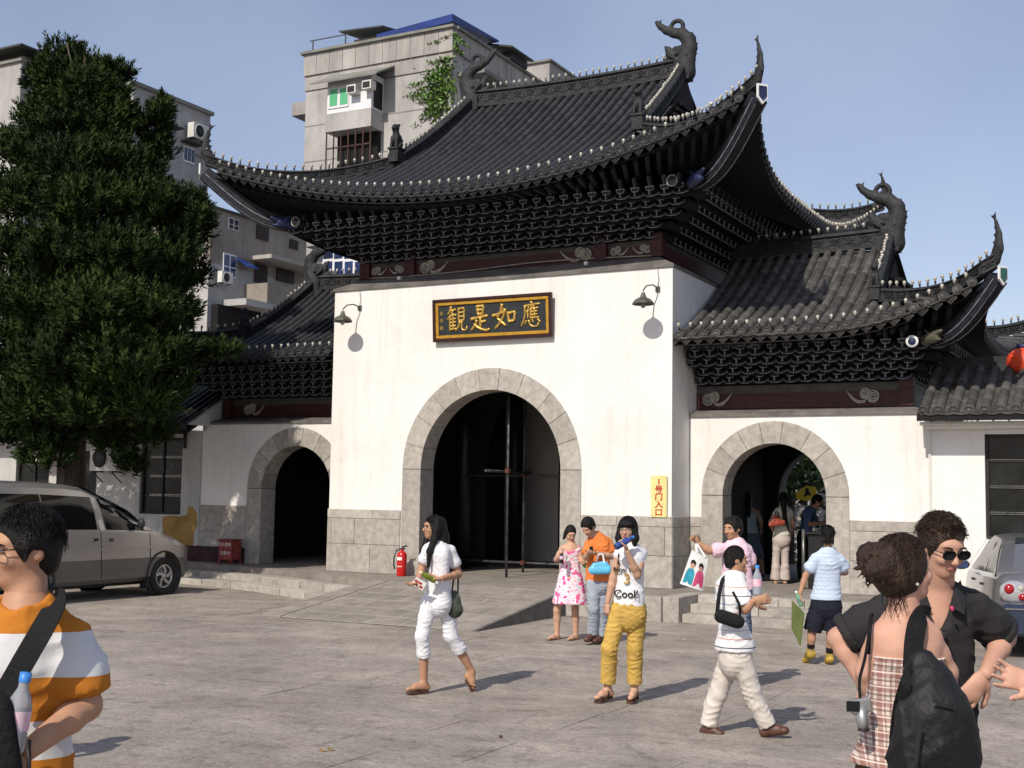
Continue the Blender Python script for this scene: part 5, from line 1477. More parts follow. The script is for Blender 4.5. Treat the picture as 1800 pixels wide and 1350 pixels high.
st.build('stem', M['redframe'], iv)

# ---- the block to the left: front part and receding part
def face_x(px, py, x): return at(px, py, x=x)
fb = empty('apartment_block', (-25, 14, 0), 'grey apartment block receding behind the juniper', 'building')
XB, YB0, YB1, ZB_ = -24.06, 14.76, 19.07, 17.24
MB().box(-40, XB, YB0, YB1, 0, ZB_).build('wall', M['concd'], fb)
MB().box(-40, XB+.12, YB0-.12, YB1+.1, ZB_+.001, ZB_+.15).build('parapet_cap', M['slabedge'], fb)
MB().box(XB+.001, XB+.04, YB0, YB1, ZB_-1.9, ZB_-1.82).build('floor_joint', M['slabedge'], fb)
for (px0, px1, py0, py1) in ((275, 303, 222, 268), (322, 340, 255, 290), (325, 345, 340, 380)):
    a, b = face_x(px0, py0, XB), face_x(px1, py1, XB); w = MB().box(XB+.001, XB+.06, a[1], b[1], min(a[2], b[2]), max(a[2], b[2])).build('window', M['whiteframe'], fb)
    n = 3; L = b[1]-a[1]
    for i in range(n): MB().box(XB+.061, XB+.07, a[1]+L*(i+.1)/n, a[1]+L*(i+.9)/n, min(a[2], b[2])+.08, max(a[2], b[2])-.08).build('pane', M['winblue'], w)
    MB().box(XB+.001, XB+.45, a[1]-.15, b[1]+.15, max(a[2], b[2])+.1, max(a[2], b[2])+.16).build('window_hood', M['darkroof'], fb)
fb1 = empty('apartment_block', (-27, 8, 0), 'pale apartment block at the picture edge behind the juniper top', 'building')
B1 = CAM+ray(38, 108)*44
MB().box(B1[0]-12, B1[0], B1[1], B1[1]+4.5, 0, B1[2]).build('wall', M['conc2'], fb1)
MB().box(B1[0]-12, B1[0]-.5, B1[1]+.5, B1[1]+4, B1[2]+.101, B1[2]+.45).build('roof_room', M['conc'], fb1)
MB().box(B1[0]-12.3, B1[0]+.3, B1[1]-.3, B1[1]+4.6, B1[2]+.451, B1[2]+.52).build('roof_sheet', M['darkroof'], fb1)
MB().box(B1[0]-12.1, B1[0]+.1, B1[1]-.1, B1[1]+4.55, B1[2]+.001, B1[2]+.1).build('parapet_cap', M['slabedge'], fb1)
MB().box(B1[0]-12, B1[0]+.01, B1[1]-.02, B1[1]+.02, B1[2]-2.3, B1[2]-2.24).build('floor_joint', M['slabedge'], fb1)
MB().box(B1[0]+.001, B1[0]+.8, B1[1]+.1, B1[1]+3.5, B1[2]-1.15, B1[2]-1.08).build('side_hood', M['darkroof'], fb1)
ac_unit(XB+.35, 18.0, 15.9, 'air conditioner high under the roof edge of the grey block', 1.1, (1, 0))
fc = empty('old_flats', (-21, 15, 0), 'old flats with brown top storey and cluttered balconies', 'building')
XC, YC0, YC1, ZC = -20.2, 15.04, 20.2, 12.16
MB().box(XC-6, XC, YC0, YC1+.5, 0, ZC-2.0).build('wall', M['concd'], fc)
MB().box(XC-6, XC+.02, YC0-.02, YC1+.5, ZC-1.999, ZC).build('top_storey', M['brown'], fc)
MB().box(XC-.5, XC+.03, YC0-.06, YC0-.021, ZC-4.8, ZC-2).build('corner_strip', M['conc2'], fc)
MB().box(XC-6.1, XC+.15, YC0-.12, YC1+.6, ZC+.001, ZC+.07).build('roof_edge', M['darkroof'], fc)
for (px0, px1, py0, py1, m, fr) in ((400, 417, 382, 407, 'frame', 'whiteframe'), (450, 470, 393, 425, 'frame', 'redframe'), (508, 522, 420, 440, 'frame', 'redframe'), (391, 412, 444, 490, 'winblue', 'whiteframe'), (447, 467, 462, 500, 'frame', 'redframe'), (485, 515, 470, 500, 'frame', 'redframe')):
    a, b = face_x(px0, py0, XC), face_x(px1, py1, XC); z0, z1 = min(a[2], b[2]), max(a[2], b[2]); y0, y1 = a[1], b[1]
    w = MB().box(XC+.021, XC+.07, y0, y1, z0, z1).build('window', M[fr], fc)
    for i in range(2):
        for (u, v) in ((.06, .4), (.46, .94)): MB().box(XC+.071, XC+.08, y0+(y1-y0)*(i+.1)/2, y0+(y1-y0)*(i+.9)/2, z0+(z1-z0)*u, z0+(z1-z0)*v).build('pane', M[m], w)
a, b = face_x(437, 450, XC), face_x(540, 470, XC)
MB().box(XC+.021, XC+1.1, a[1], b[1]+.5, a[2]-.15, a[2]+.0).build('balcony_roof', M['conc'], fc)
a = face_x(430, 500, XC); b = face_x(520, 520, XC)
MB().box(XC+1.0, XC+1.1, a[1], b[1], a[2]-.75, a[2]).box(XC+.021, XC+.999, a[1], a[1]+.1, a[2]-.75, a[2]).build('balcony_front', M['brown'], fc)
MB().box(XC+.021, XC+1.12, a[1]-1.2, b[1], a[2]-1.0, a[2]-.76).build('balcony_slab', M['concd'], fc)
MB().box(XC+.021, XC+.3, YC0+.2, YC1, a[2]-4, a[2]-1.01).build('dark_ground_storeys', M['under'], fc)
q = face_x(385, 485, XC); ac_unit(XC+.3, q[1], q[2]-.3, 'air conditioner beside the blue window of the old flats', .75, (1, 0))
# laundry-blue hood
q = face_x(423, 467, XC); hd = MB().add([(XC+.03, q[1]-.3, q[2]+.25), (XC+.03, q[1]+.3, q[2]+.25), (XC+.6, q[1]+.3, q[2]-.1), (XC+.6, q[1]-.3, q[2]-.1), (XC+.03, q[1]-.3, q[2]+.2), (XC+.03, q[1]+.3, q[2]+.2), (XC+.6, q[1]+.3, q[2]-.15), (XC+.6, q[1]-.3, q[2]-.15)], [(3,2,1,0),(4,5,6,7),(0,1,5,4),(1,2,6,5),(2,3,7,6),(3,0,4,7)]).build('blue_hood', M['tarp'], fc)

# ------------------------------------------------------------------ red lantern at the far right
M['lantern'] = mat('red_lantern_cloth', (.62,.06,.02), .55, .06, 6)
ln = at(1800, 637, y=1.6)
lt = empty('lantern', (ln[0], ln[1], ln[2]-.3), 'round red lantern at the picture edge above the low roof', 'lantern')
mb = MB()
P = []
for i in range(9):
    t = math.pi*(.12+.76*i/8); P.append([(ln[0]+.27*math.sin(t)*(1+.02*math.cos(8*a))*math.cos(a), ln[1]+.27*math.sin(t)*(1+.02*math.cos(8*a))*math.sin(a), ln[2]-.24*math.cos(t)) for a in np.linspace(0, 2*math.pi, 49)])
mb.grid(P); mb.build('cloth', M['lantern'], lt)
MB().tube([(ln[0], ln[1], ln[2]+.21), (ln[0], ln[1], ln[2]+.29)], .11, 14).build('top_collar', M['blue'], lt)
MB().tube([(ln[0], ln[1], ln[2]-.28), (ln[0], ln[1], ln[2]-.21)], .11, 14).build('base_collar', M['goldframe'], lt)
# ------------------------------------------------------------------ juniper
M['juniper'] = mat('juniper_foliage', (.027,.046,.010), .75, .3, 1.0, island=.45, spec=.12, col2=(.009,.017,.006))
M['bark'] = mat('juniper_bark', (.10,.08,.065), .95, .3, 6, .9, 18, streak=.2)
def spray_mesh(name, clumps, m, parent, seed, blade=(.085, .16), per=18):
    """clumps: (centre, radii, count, lean). Flame-like tufts of many small blades spread through each clump."""
    rg = np.random.default_rng(seed); V = []; Fc = []
    for (c, r, n, out) in clumps:
        c = np.array(c, float); r = np.array(r, float)
        d = rg.normal(size=(n, 3)); d /= np.linalg.norm(d, axis=1)[:, None]
        rr = rg.uniform(0, 1, n)**.33
        P = c - np.array((0, 0, .18)) + d*r*rr[:, None]
        ax = d*np.array([.8, .8, .35]) + np.array([0, 0, .85]) + rg.normal(size=(n, 3))*.25 + np.array(out)*.5
        ax /= np.linalg.norm(ax, axis=1)[:, None]
        L = rg.uniform(.20, .40, n)*(.62+.5*min(1, r[0]/.55))
        for k in range(per):
            t = (k+.5)/per
            b = P + ax*(L*t)[:, None]
            sd = rg.normal(size=(n, 3)); sd -= ax*(sd*ax).sum(1)[:, None]; sd /= np.linalg.norm(sd, axis=1)[:, None]
            w = (1-t)**.7*.10+.012
            ln = rg.uniform(*blade, n)*(1.15-.6*t)
            tip = b + sd*w + ax*ln[:, None]*.9 + sd*ln[:, None]*.35
            cr = np.cross(sd, ax)
            q = b + sd*w*.35
            wd = (ln*.22)[:, None]
            o = len(V)*0
            V.append(np.stack([q-cr*wd, q+cr*wd, tip], 1).reshape(-1, 3))
    V = np.concatenate(V); nt = len(V)//3
    me = bpy.data.meshes.new(name); me.vertices.add(len(V)); me.vertices.foreach_set('co', V.astype(np.float32).ravel())
    me.loops.add(nt*3); me.loops.foreach_set('vertex_index', np.arange(nt*3, dtype=np.int32))
    me.polygons.add(nt); me.polygons.foreach_set('loop_start', np.arange(0, nt*3, 3, dtype=np.int32)); me.polygons.foreach_set('loop_total', np.full(nt, 3, np.int32))
    me.update(calc_edges=True); me.materials.append(m)
    return link(name, me, parent)
TX, TY = at(125, 830, y=-2.0)[0], -2.0
tree = empty('juniper_tree', (TX, TY, 0), 'tall dark green juniper beside the parked van', 'tree')
tr = MB()
tr.tube([(TX, TY, 0), (TX+.03, TY, .8), (TX-.02, TY, 2.2), (TX+.06, TY+.05, 4.0), (TX+.0, TY, 6.5), (TX-.1, TY, 9.3), (TX-.15, TY, 10.6)], [.38, .29, .26, .22, .16, .08, .02], 12)
rg = random.Random(3)
for k in range(16):
    z = 2.7+k*.45; a = k*2.4; L = 1.5*(1-k/24)
    tr.tube([(TX, TY, z), (TX+L*.5*math.cos(a), TY+L*.5*math.sin(a), z+.45), (TX+L*math.cos(a), TY+L*math.sin(a), z+1.2)], [.09*(1-k/22), .05*(1-k/22), .015], 6)
for k in range(9):   # fluted bark ribs
    a = k*.7; tr.tube([(TX+.30*math.cos(a), TY+.30*math.sin(a), .2), (TX+.25*math.cos(a+.1), TY+.25*math.sin(a+.1), 1.6), (TX+.22*math.cos(a+.3), TY+.2*math.sin(a+.3), 3.2)], [.07, .05, .03], 5)
tr.build('trunk', M['bark'], tree)
cl = []
def C(px, py, dy, r, n, rz=None, out=(0,0,0)):
    p = at(px, py, y=TY+dy); cl.append((p, (r*.70, r*.60, (rz or r)*.66), max(10, int(n*.72)), out))
# silhouette masses read from the photograph, at their own depths round the trunk
for a in ((98,88,0,.28,60,.5), (124,92,.1,.28,60,.5), (92,120,-.3,.5,130,.5), (140,112,.2,.6,170,.4), (185,120,.1,.45,110,.4), (205,125,.3,.42,90,.35), (150,150,-.5,.8,260,.6), (100,165,.3,.7,190,.6), (195,165,-.2,.6,150,.5),
          (70,130,.2,.35,60,.35), (60,200,.3,.5,110,.5), (115,215,-.7,.9,300,.7), (180,215,-.4,.8,250,.7), (220,205,.4,.5,120,.4), (285,180,.2,.22,45,.4), (270,210,.4,.45,110,.6), (275,250,.5,.45,110,.5),
          (20,245,.2,.5,120,.5), (60,260,-.4,.7,200,.6), (130,280,-1.1,.9,320,.7), (200,280,-.6,.9,310,.7), (250,300,0,.6,160,.6), (0,330,.2,.6,130,.7), (50,340,-.9,.9,300,.7), (150,350,-1.4,1.0,380,.7), (240,350,-.7,.9,300,.7), (300,350,.1,.6,170,.5),
          (335,345,.3,.4,90,.35), (350,375,.2,.4,90,.4), (325,400,.2,.6,160,.6), (30,430,-.8,1.0,330,.8), (120,430,-1.5,1.0,380,.8), (210,440,-1.2,1.0,360,.8), (290,440,-.3,.8,240,.7), (300,480,.3,.6,150,.5), (0,520,-.4,.9,260,.8),
          (70,520,-1.5,1.0,380,.8), (170,530,-1.7,1.1,420,.8), (250,540,-1.2,.9,320,.7), (310,540,-.3,.6,150,.5), (20,610,-1.0,1.0,330,.8), (110,620,-1.7,1.0,380,.8), (210,620,-1.6,1.0,360,.7), (290,600,-.8,.8,230,.6), (335,615,-.2,.38,80,.30),
          (375,610,0,.28,44,.2), (400,602,.1,.25,36,.2), (60,700,-1.2,1.0,300,.7), (160,700,-1.3,.9,300,.6), (250,690,-1.0,.9,260,.6), (300,670,-.3,.5,110,.4), (0,740,-.6,.8,200,.6), (90,760,-.8,.6,140,.5), (200,760,-.4,.6,130,.5), (260,745,-.2,.6,130,.4), (230,800,0,.35,60,.35), (60,780,-.9,.4,70,.4), (100,790,-.9,.35,55,.4)):
    C(a[0], a[1], a[2], a[3], int(a[4]*1.0), a[5])
# the far half of the crown
for a in ((120,180,1.3,.9,180,.8), (170,280,1.6,1.1,240,.9), (80,300,1.5,1.1,220,.9), (200,420,1.6,1.2,260,1.), (90,450,1.7,1.2,260,1.), (250,520,1.4,1.,200,.9), (150,580,1.6,1.2,240,.9), (60,620,1.5,1.1,220,.9), (250,640,1.2,.7,130,.6), (330,470,1.0,.6,100,.6), (120,660,.6,1.2,260,.8), (220,670,.5,1.0,220,.7), (40,690,.7,1.2,220,.8), (280,620,.6,.7,140,.6), (180,740,.3,.8,160,.5), (80,560,.3,1.3,280,.9), (230,580,.3,1.2,260,.9)):
    C(*a[:5], a[5])
spray_mesh('crown', cl, M['juniper'], tree, 5)

# ------------------------------------------------------------------ garden seen through the open arch
M['leaf'] = mat('garden_leaf', (.06,.11,.025), .6, .3, 1.5, island=.45)
def leafy_tree(x, y, h, r, label, seed, n=1500, parent=None):
    t = empty('garden_tree', (x, y, 0), label, 'tree', 'garden trees behind the gate'); rg = random.Random(seed)
    k = MB().tube([(x, y, 0), (x+.1, y, h*.4), (x-.05, y, h*.75)], [.14, .1, .04], 8)
    for q in range(6): a = q*1.1; k.tube([(x, y, h*(.35+.06*q)), (x+r*.6*math.cos(a), y+r*.6*math.sin(a), h*(.5+.07*q))], [.05, .015], 5)
    k.build('trunk', M['bark'], t)
    mb = MB()
    for _ in range(14):
        a, b = rg.uniform(0, 6.28), rg.uniform(.3, 1); c = (x+r*b*math.cos(a)*.8, y+r*b*math.sin(a)*.8, h*rg.uniform(.42, .95))
        leaves(mb, c, n//9, (r*.30, r*.30, r*.24), .12, rg)
    mb.build('crown', M['leaf'], t)
leafy_tree(2.2, 11.5, 5.2, 2.0, 'leafy garden tree framed by the open arch, nearest the passage', 1, 2600)
leafy_tree(-.3, 15.5, 6.2, 2.4, 'leafy garden tree farther back beyond the open arch', 2, 2200)
leafy_tree(3.6, 17.5, 5.5, 2.2, 'leafy garden tree behind the yellow garden sign', 6, 2200)
leafy_tree(-3.2, 13.0, 5.0, 2.2, 'leafy garden tree half hidden by the passage wall', 12, 2400)
leafy_tree(1.0, 20.5, 7.0, 3.0, 'tallest garden tree at the back of the garden', 14, 3000)
gw = MB().box(-14, 9, 24, 24.3, 0, 3.2).box(-14.1, 9.1, 23.9, 24.4, 3.201, 3.35).build('garden_wall', M['concd']); tag(gw, 'plain grey garden wall far behind the open arch', 'wall')
# low hedge
hb = empty('hedge', (1.5, 12, 0), 'low dark hedge in the garden beyond the arch', 'hedge'); mb = MB(); rg = random.Random(9)
for i in range(30): leaves(mb, (-2+i*.28, 12.4, rg.uniform(.3, 1.2)), 60, (.3, .3, .3), .08, rg)
mb.build('foliage', M['leaf'], hb)
M['ysign'] = mat('bright_yellow_sign', (.75,.55,.03), .5, .05, 4)
q = at(1417, 866, y=8.6); ys = empty('warning_sign', (q[0], q[1], 0), 'tilted yellow sign with dark figure seen through the arch', 'sign')
MB().prism([(-.22,-.12), (.0,-.19), (.24,-.16), (.22,.10), (.02,.16), (-.24,.02)], (q[0], q[1], q[2]), (1,0,.1), (0,0,1), (0,.02,0)).build('plate', M['ysign'], ys)
MB().prism([(-.02,.10), (.05,.10), (.08,.0), (.13,-.08), (.04,-.06), (-.06,-.10), (-.02,-.01)], (q[0], q[1]-.006, q[2]), (1,0,.1), (0,0,1), (0,.004,0)).build('figure', M['black'], ys)
MB().tube([(q[0], q[1]+.04, 0), (q[0], q[1]+.04, q[2])], .025, 6).build('post', M['steel'], ys)
# turnstile rail and desk in the open arch
M['rail'] = mat('dull_rail_steel', (.16,.16,.155), .35, .2, 8, metal=.6)
tk = empty('ticket_barrier', (5.1, 1.9, ZP), 'dark ticket barrier with steel post in the open arch', 'barrier')
gx = at(1414, 1020, y=1.55)[0]
MB().tube([(gx, 1.5, ZP), (gx, 1.5, ZP+1.0)], .03, 8).build('post', M['rail'], tk)
MB().box(gx+.06, gx+.62, 1.55, 1.95, ZP, ZP+.92).build('cabinet', M['black'], tk, bevel=.01)
MB().box(gx+.03, gx+.66, 1.5, 2.0, ZP+.921, ZP+.95).build('top', M['frame'], tk, bevel=.006)

# ------------------------------------------------------------------ vehicles
def paint(name, col, rough=.3, metal=.5):
    m = mat(name, col, rough, .03, 2, metal=metal, coat=.6, spec=.5); return m
M['silver'] = paint('silver_beige_paint', (.40,.385,.375), .30, .65)
M['gunmetal'] = paint('lower_grey_paint', (.115,.112,.105), .5, .35)
M['carglass'] = mat('tinted_glass', (.008,.009,.010), .07, .1, 2, spec=.4)
M['rubber'] = mat('tyre_rubber', (.018,.018,.018), .85, .15, 20, .3, 60)
M['alloy'] = mat('alloy_rim', (.45,.45,.46), .3, .06, 10, metal=.8)
M['plastic'] = mat('black_plastic', (.02,.02,.021), .55, .15, 15)
M['chrome'] = mat('chrome', (.6,.6,.62), .12, .05, 5, metal=1)
def wheel(root, c, r, w, out, spokes=5):
    """out = +1 if the outer face looks to +x (local)"""
    x, y, z = c
    prof = [(r*.62, -w*.5), (r*.92, -w*.5), (r*.985, -w*.38), (r, -w*.2), (r, w*.2), (r*.985, w*.38), (r*.92, w*.5), (r*.64, w*.48), (r*.62, w*.3), (r*.62, -w*.5)]
    wh = MB().lathe(prof, c, 32, 0, (1,0,0)).build('wheel', M['rubber'], root)
    rim = MB(); f = out*w*.36
    rim.lathe([(r*.62, f-.05*out), (r*.62, f+.02*out), (r*.56, f+.02*out), (r*.53, f-.02*out), (r*.50, -f*.4)], c, 28, 0, (1,0,0))
    for k in range(spokes):
        a = 2*math.pi*k/spokes; b = a+.5
        P = [(x+f, y+r*.12*math.cos(a), z+r*.12*math.sin(a)), (x+f+.012*out, y+r*.34*math.cos(a+.15), z+r*.34*math.sin(a+.15)), (x+f, y+r*.57*math.cos(b), z+r*.57*math.sin(b))]
        for i in range(2): rim.bar(P[i], P[i+1], .055-.012*i, .03, (1,0,0))
    rim.lathe([(r*.16, f-.03*out), (r*.16, f+.025*out), (.0005, f+.03*out)], c, 14, 0, (1,0,0))
    rim.build('rim', M['alloy'], wh)
    MB().lathe([(.0005, f-.07*out), (r*.5, f-.07*out)], c, 20, 0, (1,0,0)).build('brake_disc', M['plastic'], wh)
    return wh
def loft(mb, stations, matrow, close=True):
    """stations: (y, half profile [(x,z)...] from bottom to roof centre); mirrored about x=0"""
    n = len(stations[0][1])
    G = [[(-x, y, z) for x, z in p[::-1]] for y, p in stations]
    G2 = [[(x, y, z) for x, z in p] for y, p in stations]
    for Gx, fl in ((G2, True), (G, True)):
        for j in range(n-1):
            rows = [[g[j], g[j+1]] for g in Gx]
            mi = matrow[j] if Gx is G2 else matrow[n-2-j]
            mb.grid(rows, mi, True, flip=fl)
    for e in (0, -1):
        y, p = stations[e]; ring = [(x, y, z) for x, z in p]+[(-x, y, z) for x, z in p[::-1]]
        mb.add(ring, [tuple(range(len(ring)))], 0)
# --- the van, in local coordinates (x right-hand side positive, y forward), parked facing the gate
van = empty('minibus', (-5.98, -4.3, 0), 'silver beige minibus parked at the steps under the juniper', 'van')
VX, VY = -5.98, 0.0
def vprof(wb, zb, zs, zr, zbelt, wt):
    # bottom, cladding top, belt, window top, roof edge, roof centre
    return [(wb*.93, zb), (wb, zb+.08), (wb, zs), (wb*1.0, zs+.22), (wb*.985, zbelt), (wb*.985*.5+wt*.5+.02, zbelt*.45+zr*.55), (wt, zr-.10), (wt*.86, zr-.03), (wt*.5, zr), (0, zr+.012)]
ST = [(-6.78, vprof(.80, .34, .68, 1.78, 1.14, .66)), (-6.72, vprof(.85, .30, .68, 1.90, 1.14, .71)), (-6.5, vprof(.875, .28, .68, 1.95, 1.14, .73)), (-5.6, vprof(.88, .27, .68, 1.97, 1.14, .735)), (-4.9, vprof(.88, .27, .68, 1.955, 1.14, .735)), (-4.5, vprof(.88, .27, .68, 1.92, 1.14, .73)),
      (-4.1, vprof(.88, .27, .68, 1.78, 1.14, .725)), (-3.7, vprof(.88, .27, .68, 1.60, 1.14, .73)), (-3.3, vprof(.88, .27, .68, 1.41, 1.12, .745)), (-2.95, vprof(.88, .27, .68, 1.24, 1.08, .755)), (-2.7, vprof(.875, .27, .68, 1.14, 1.03, .74)), (-2.4, vprof(.86, .27, .66, 1.05, .96, .72)), (-2.1, vprof(.82, .27, .64, .93, .86, .66)), (-1.95, vprof(.76, .28, .60, .80, .74, .6)), (-1.86, vprof(.66, .32, .52, .66, .60, .52))]
ST = [(y, [(x+0, z) for x, z in p]) for y, p in ST]
bm_ = MB(); loft(bm_, ST, [1, 1, 0, 0, 0, 0, 0, 0, 0])
# move to place
for i, v in enumerate(bm_.v): bm_.v[i] = (v[0]+VX, v[1], v[2])
bm_.build('body', [M['silver'], M['gunmetal']], van)
def vside(y, z, e=.012):
    """x of the right-hand flank at (y,z)"""
    for i in range(len(ST)-1):
        if ST[i][0] <= y <= ST[i+1][0]:
            f = (y-ST[i][0])/(ST[i+1][0]-ST[i][0])
            P = [((1-f)*a[0]+f*b[0], (1-f)*a[1]+f*b[1]) for a, b in zip(ST[i][1], ST[i+1][1])]
            for j in range(len(P)-1):
                if P[j][1] <= z <= P[j+1][1]: t = (z-P[j][1])/(P[j+1][1]-P[j][1]+1e-9); return VX+P[j][0]+t*(P[j+1][0]-P[j][0])+e
            return VX+P[-3][0]+e
    return VX+.88+e
def flank(poly, name, m, e=.010, parent=None, sub=6):
    """a panel laid over the flank; poly in (y,z) given as lower edge and upper edge point lists of equal length"""
    lo, hi = poly; G = []
    lo = np.array(lo, float); hi = np.array(hi, float)
    t = np.linspace(0, 1, 13); k = np.linspace(0, 1, len(lo))
    lo = np.stack([np.interp(t, k, lo[:, i]) for i in (0, 1)], 1); hi = np.stack([np.interp(t, k, hi[:, i]) for i in (0, 1)], 1)
    for a in np.linspace(0, 1, sub): G.append([(vside(y, z, e), y, z) for y, z in lo*(1-a)+hi*a])
    return MB().grid(G, 0, True).build(name, M[m], parent or van)
def pz(px, py): q = at(px, py, x=-5.13); return (q[1], q[2])
wd = flank(([pz(-60, 928), pz(70, 931)], [pz(-60, 866), pz(73, 869)]), 'window', 'carglass')
wd = flank(([pz(78, 931), pz(170, 931)], [pz(76, 869), pz(164, 874)]), 'window', 'carglass')
wd = flank(([pz(186, 931), pz(230, 932), pz(278, 933)], [pz(177, 876), pz(206, 879), pz(240, 898)]), 'window', 'carglass')
MB().grid([[(vside(y, z, .016), y, z) for y, z in (pz(174, 932), pz(166, 873))], [(vside(y, z, .016), y, z) for y, z in (pz(183, 932), pz(173, 875))]], flip=True).build('door_pillar', M['silver'], van)
g = MB()
for a, b in ((pz(176, 1028), pz(176, 935)), (pz(262, 985), pz(262, 937)), (pz(73, 1030), pz(73, 868))):
    for i in range(8):
        y0, z0 = a[0]+(b[0]-a[0])*i/8, a[1]+(b[1]-a[1])*i/8; y1, z1 = a[0]+(b[0]-a[0])*(i+1)/8, a[1]+(b[1]-a[1])*(i+1)/8
        g.bar((vside(y0, z0, .004), y0, z0), (vside(y1, z1, .004), y1, z1), .008)
g.build('door_gaps', M['plastic'], van)
for px in (163, 190):
    y, z = pz(px, 949); h = MB(); h.bar((vside(y, z, .02), y-.06, z), (vside(y, z, .02), y+.08, z), .04, .05); h.build('door_handle', M['chrome'], van, bevel=.01)
for z in (.50, .42): MB().bar((vside(-4.5, z, .008), -6.3, z), (vside(-4.5, z, .008), -3.35, z), .02, .02).build('side_moulding', M['gunmetal'], van)
MB().bar((vside(-4.5, .72, .006), -6.6, .86), (vside(-4.5, .72, .006), -3.0, .86), .014, .035).build('side_moulding', M['silver'], van)
# wheel-arch openings, wheels
for y in (-2.66, -5.55):
    for sx in (-1, 1):
        MB().lathe([(.0005, 0), (.40, 0), (.40, .03*sx), (.42, .035*sx), (.43, .0)], (VX+sx*.872, y, .36), 28, 0, (1,0,0)).build('wheel_arch', M['plastic'], van)
        wheel(van, (VX+sx*.80, y, .335), .335, .21, sx)
MB().bar((VX+.85, -3.12, .30), (VX+.85, -3.12, .14), .16, .02, (0,1,0)).build('mud_flap', M['plastic'], van)
MB().box(VX-.7, VX+.7, -1.9, -1.80, .36, .60).build('bumper', M['gunmetal'], van, bevel=.04)
for sx in (-1, 1): MB().ball((VX+sx*.60, -2.02, .74), .1, 10, 0, (1.3, .8, .75)).build('headlight', M['bulb'], van)
# windscreen
MB().grid([[(VX+x, y, z+.012) for x in np.linspace(-w, w, 7)] for y, z, w in ((-4.42, 1.90, .58), (-3.9, 1.705, .60), (-3.4, 1.47, .62), (-2.98, 1.265, .63))], flip=True).build('windscreen', M['carglass'], van)
y, z = pz(240, 925); MB().ball((vside(y, z)+.10, y, z+.05), .1, 10, 0, (.8, .5, 1.0)).build('mirror', M['plastic'], van)
MB().box(VX-.6, VX+.6, -6.2, -2.4, .2, .3).build('underbody', M['plastic'], van)

# --- the car at the right, only its tail in view
M['carsilver'] = paint('pale_silver_paint', (.20,.20,.215), .3, .55)
M['carblue'] = paint('dark_blue_bumper', (.03,.045,.09), .25, .4)
M['tailred'] = mat('red_lens', (.35,.01,.015), .15, .1, 10, spec=.6)
M['tailclear'] = mat('clear_lens', (.50,.50,.52), .1, .1, 10, metal=.4, spec=.6)
car = empty('saloon_car', (9.6, -2.2, 0), 'silver saloon car with round tail lights at the picture edge', 'car')
hd = rad(13.5); c0 = CAM+ray(1757, 1050)*15.2
hx = np.array((-math.sin(hd), math.cos(hd), 0)); rx = np.array((math.cos(hd), math.sin(hd), 0))
o_ = np.array((c0[0], c0[1], 0))+rx*.80          # rear centre on the ground
def cw(x, y, z): return tuple(o_+rx*x+hx*y+np.array((0,0,z)))
def cput(mb, name, m, par=car, **k):
    mb.v = [cw(*v) for v in mb.v]; return mb.build(name, m, par, **k)
def cprof(w, zb, zs, zk, zt, wt): return [(w*.9, zb), (w, zb+.10), (w, zs), (w*.985, zk), (wt*.5+w*.49, zk*.5+zt*.5), (wt, zt-.05), (wt*.7, zt), (0, zt+.015)]
def lowp(w, zb, zm, zk): return [(w*.88, zb), (w*.98, zb+.12), (w, zm), (w*.97, zk-.06), (w*.90, zk), (w*.5, zk+.03), (0, zk+.04)]
SB = [(0.0, lowp(.66, .35, .6, .86)), (.05, lowp(.76, .28, .6, .97)), (.25, lowp(.84, .24, .62, 1.0)), (.7, lowp(.87, .22, .64, 1.0)), (1.5, lowp(.88, .22, .64, .97)), (2.6, lowp(.88, .22, .64, .94)), (3.4, lowp(.87, .22, .62, .92)), (4.0, lowp(.83, .24, .58, .82)), (4.35, lowp(.72, .3, .5, .68))]
mb = MB(); loft(mb, SB, [1, 1, 0, 0, 0, 0]); cput(mb, 'body', [M['carsilver'], M['carsilver']])
SG = [(.35, [(.80, .98), (.79, 1.0), (.78, 1.02), (.6, 1.03), (0, 1.04)]), (.9, [(.80, .97), (.74, 1.15), (.66, 1.30), (.5, 1.335), (0, 1.35)]), (1.35, [(.80, .96), (.72, 1.2), (.61, 1.40), (.45, 1.43), (0, 1.45)]), (2.1, [(.80, .95), (.72, 1.2), (.60, 1.43), (.45, 1.46), (0, 1.475)]), (2.7, [(.80, .94), (.73, 1.15), (.62, 1.34), (.45, 1.37), (0, 1.385)]), (3.5, [(.78, .93), (.77, .94), (.75, .95), (.5, .96), (0, .97)])]
mb = MB(); loft(mb, SG, [1, 1, 0, 0]); cput(mb, 'cabin', [M['carsilver'], M['pane']])
# pillars
for sx in (-1, 1):
    mb = MB()
    for (y0, y1, y2, y3) in ((.36, .50, 1.05, 1.25), (1.55, 1.62, 1.58, 1.65), (3.42, 3.47, 2.66, 2.72)):
        mb.add([(sx*.812, y0, .97), (sx*.812, y1, .97), (sx*.625, y3, 1.39), (sx*.665, y2, 1.32)], [(0,1,2,3)])
    cput(mb, 'pillar', M['carsilver'])
mb = MB(); mb.grid([[(x, y, z) for x in np.linspace(-w, w, 7)] for y, z, w in ((.42, 1.065, .62), (.95, 1.345, .50), (1.2, 1.43, .45))]); cput(mb, 'rear_window', M['pane'])
mb = MB(); mb.box(-.78, .78, -.08, .07, .28, .66); cput(mb, 'bumper', M['carblue'], bevel=.04)
mb = MB(); mb.box(-.76, .76, -.10, -.082, .60, .615); cput(mb, 'bumper_strip', M['chrome'])
mb = MB(); mb.box(-.42, .42, -.04, .05, .63, .95); cput(mb, 'boot_panel', M['carblue'], bevel=.02)
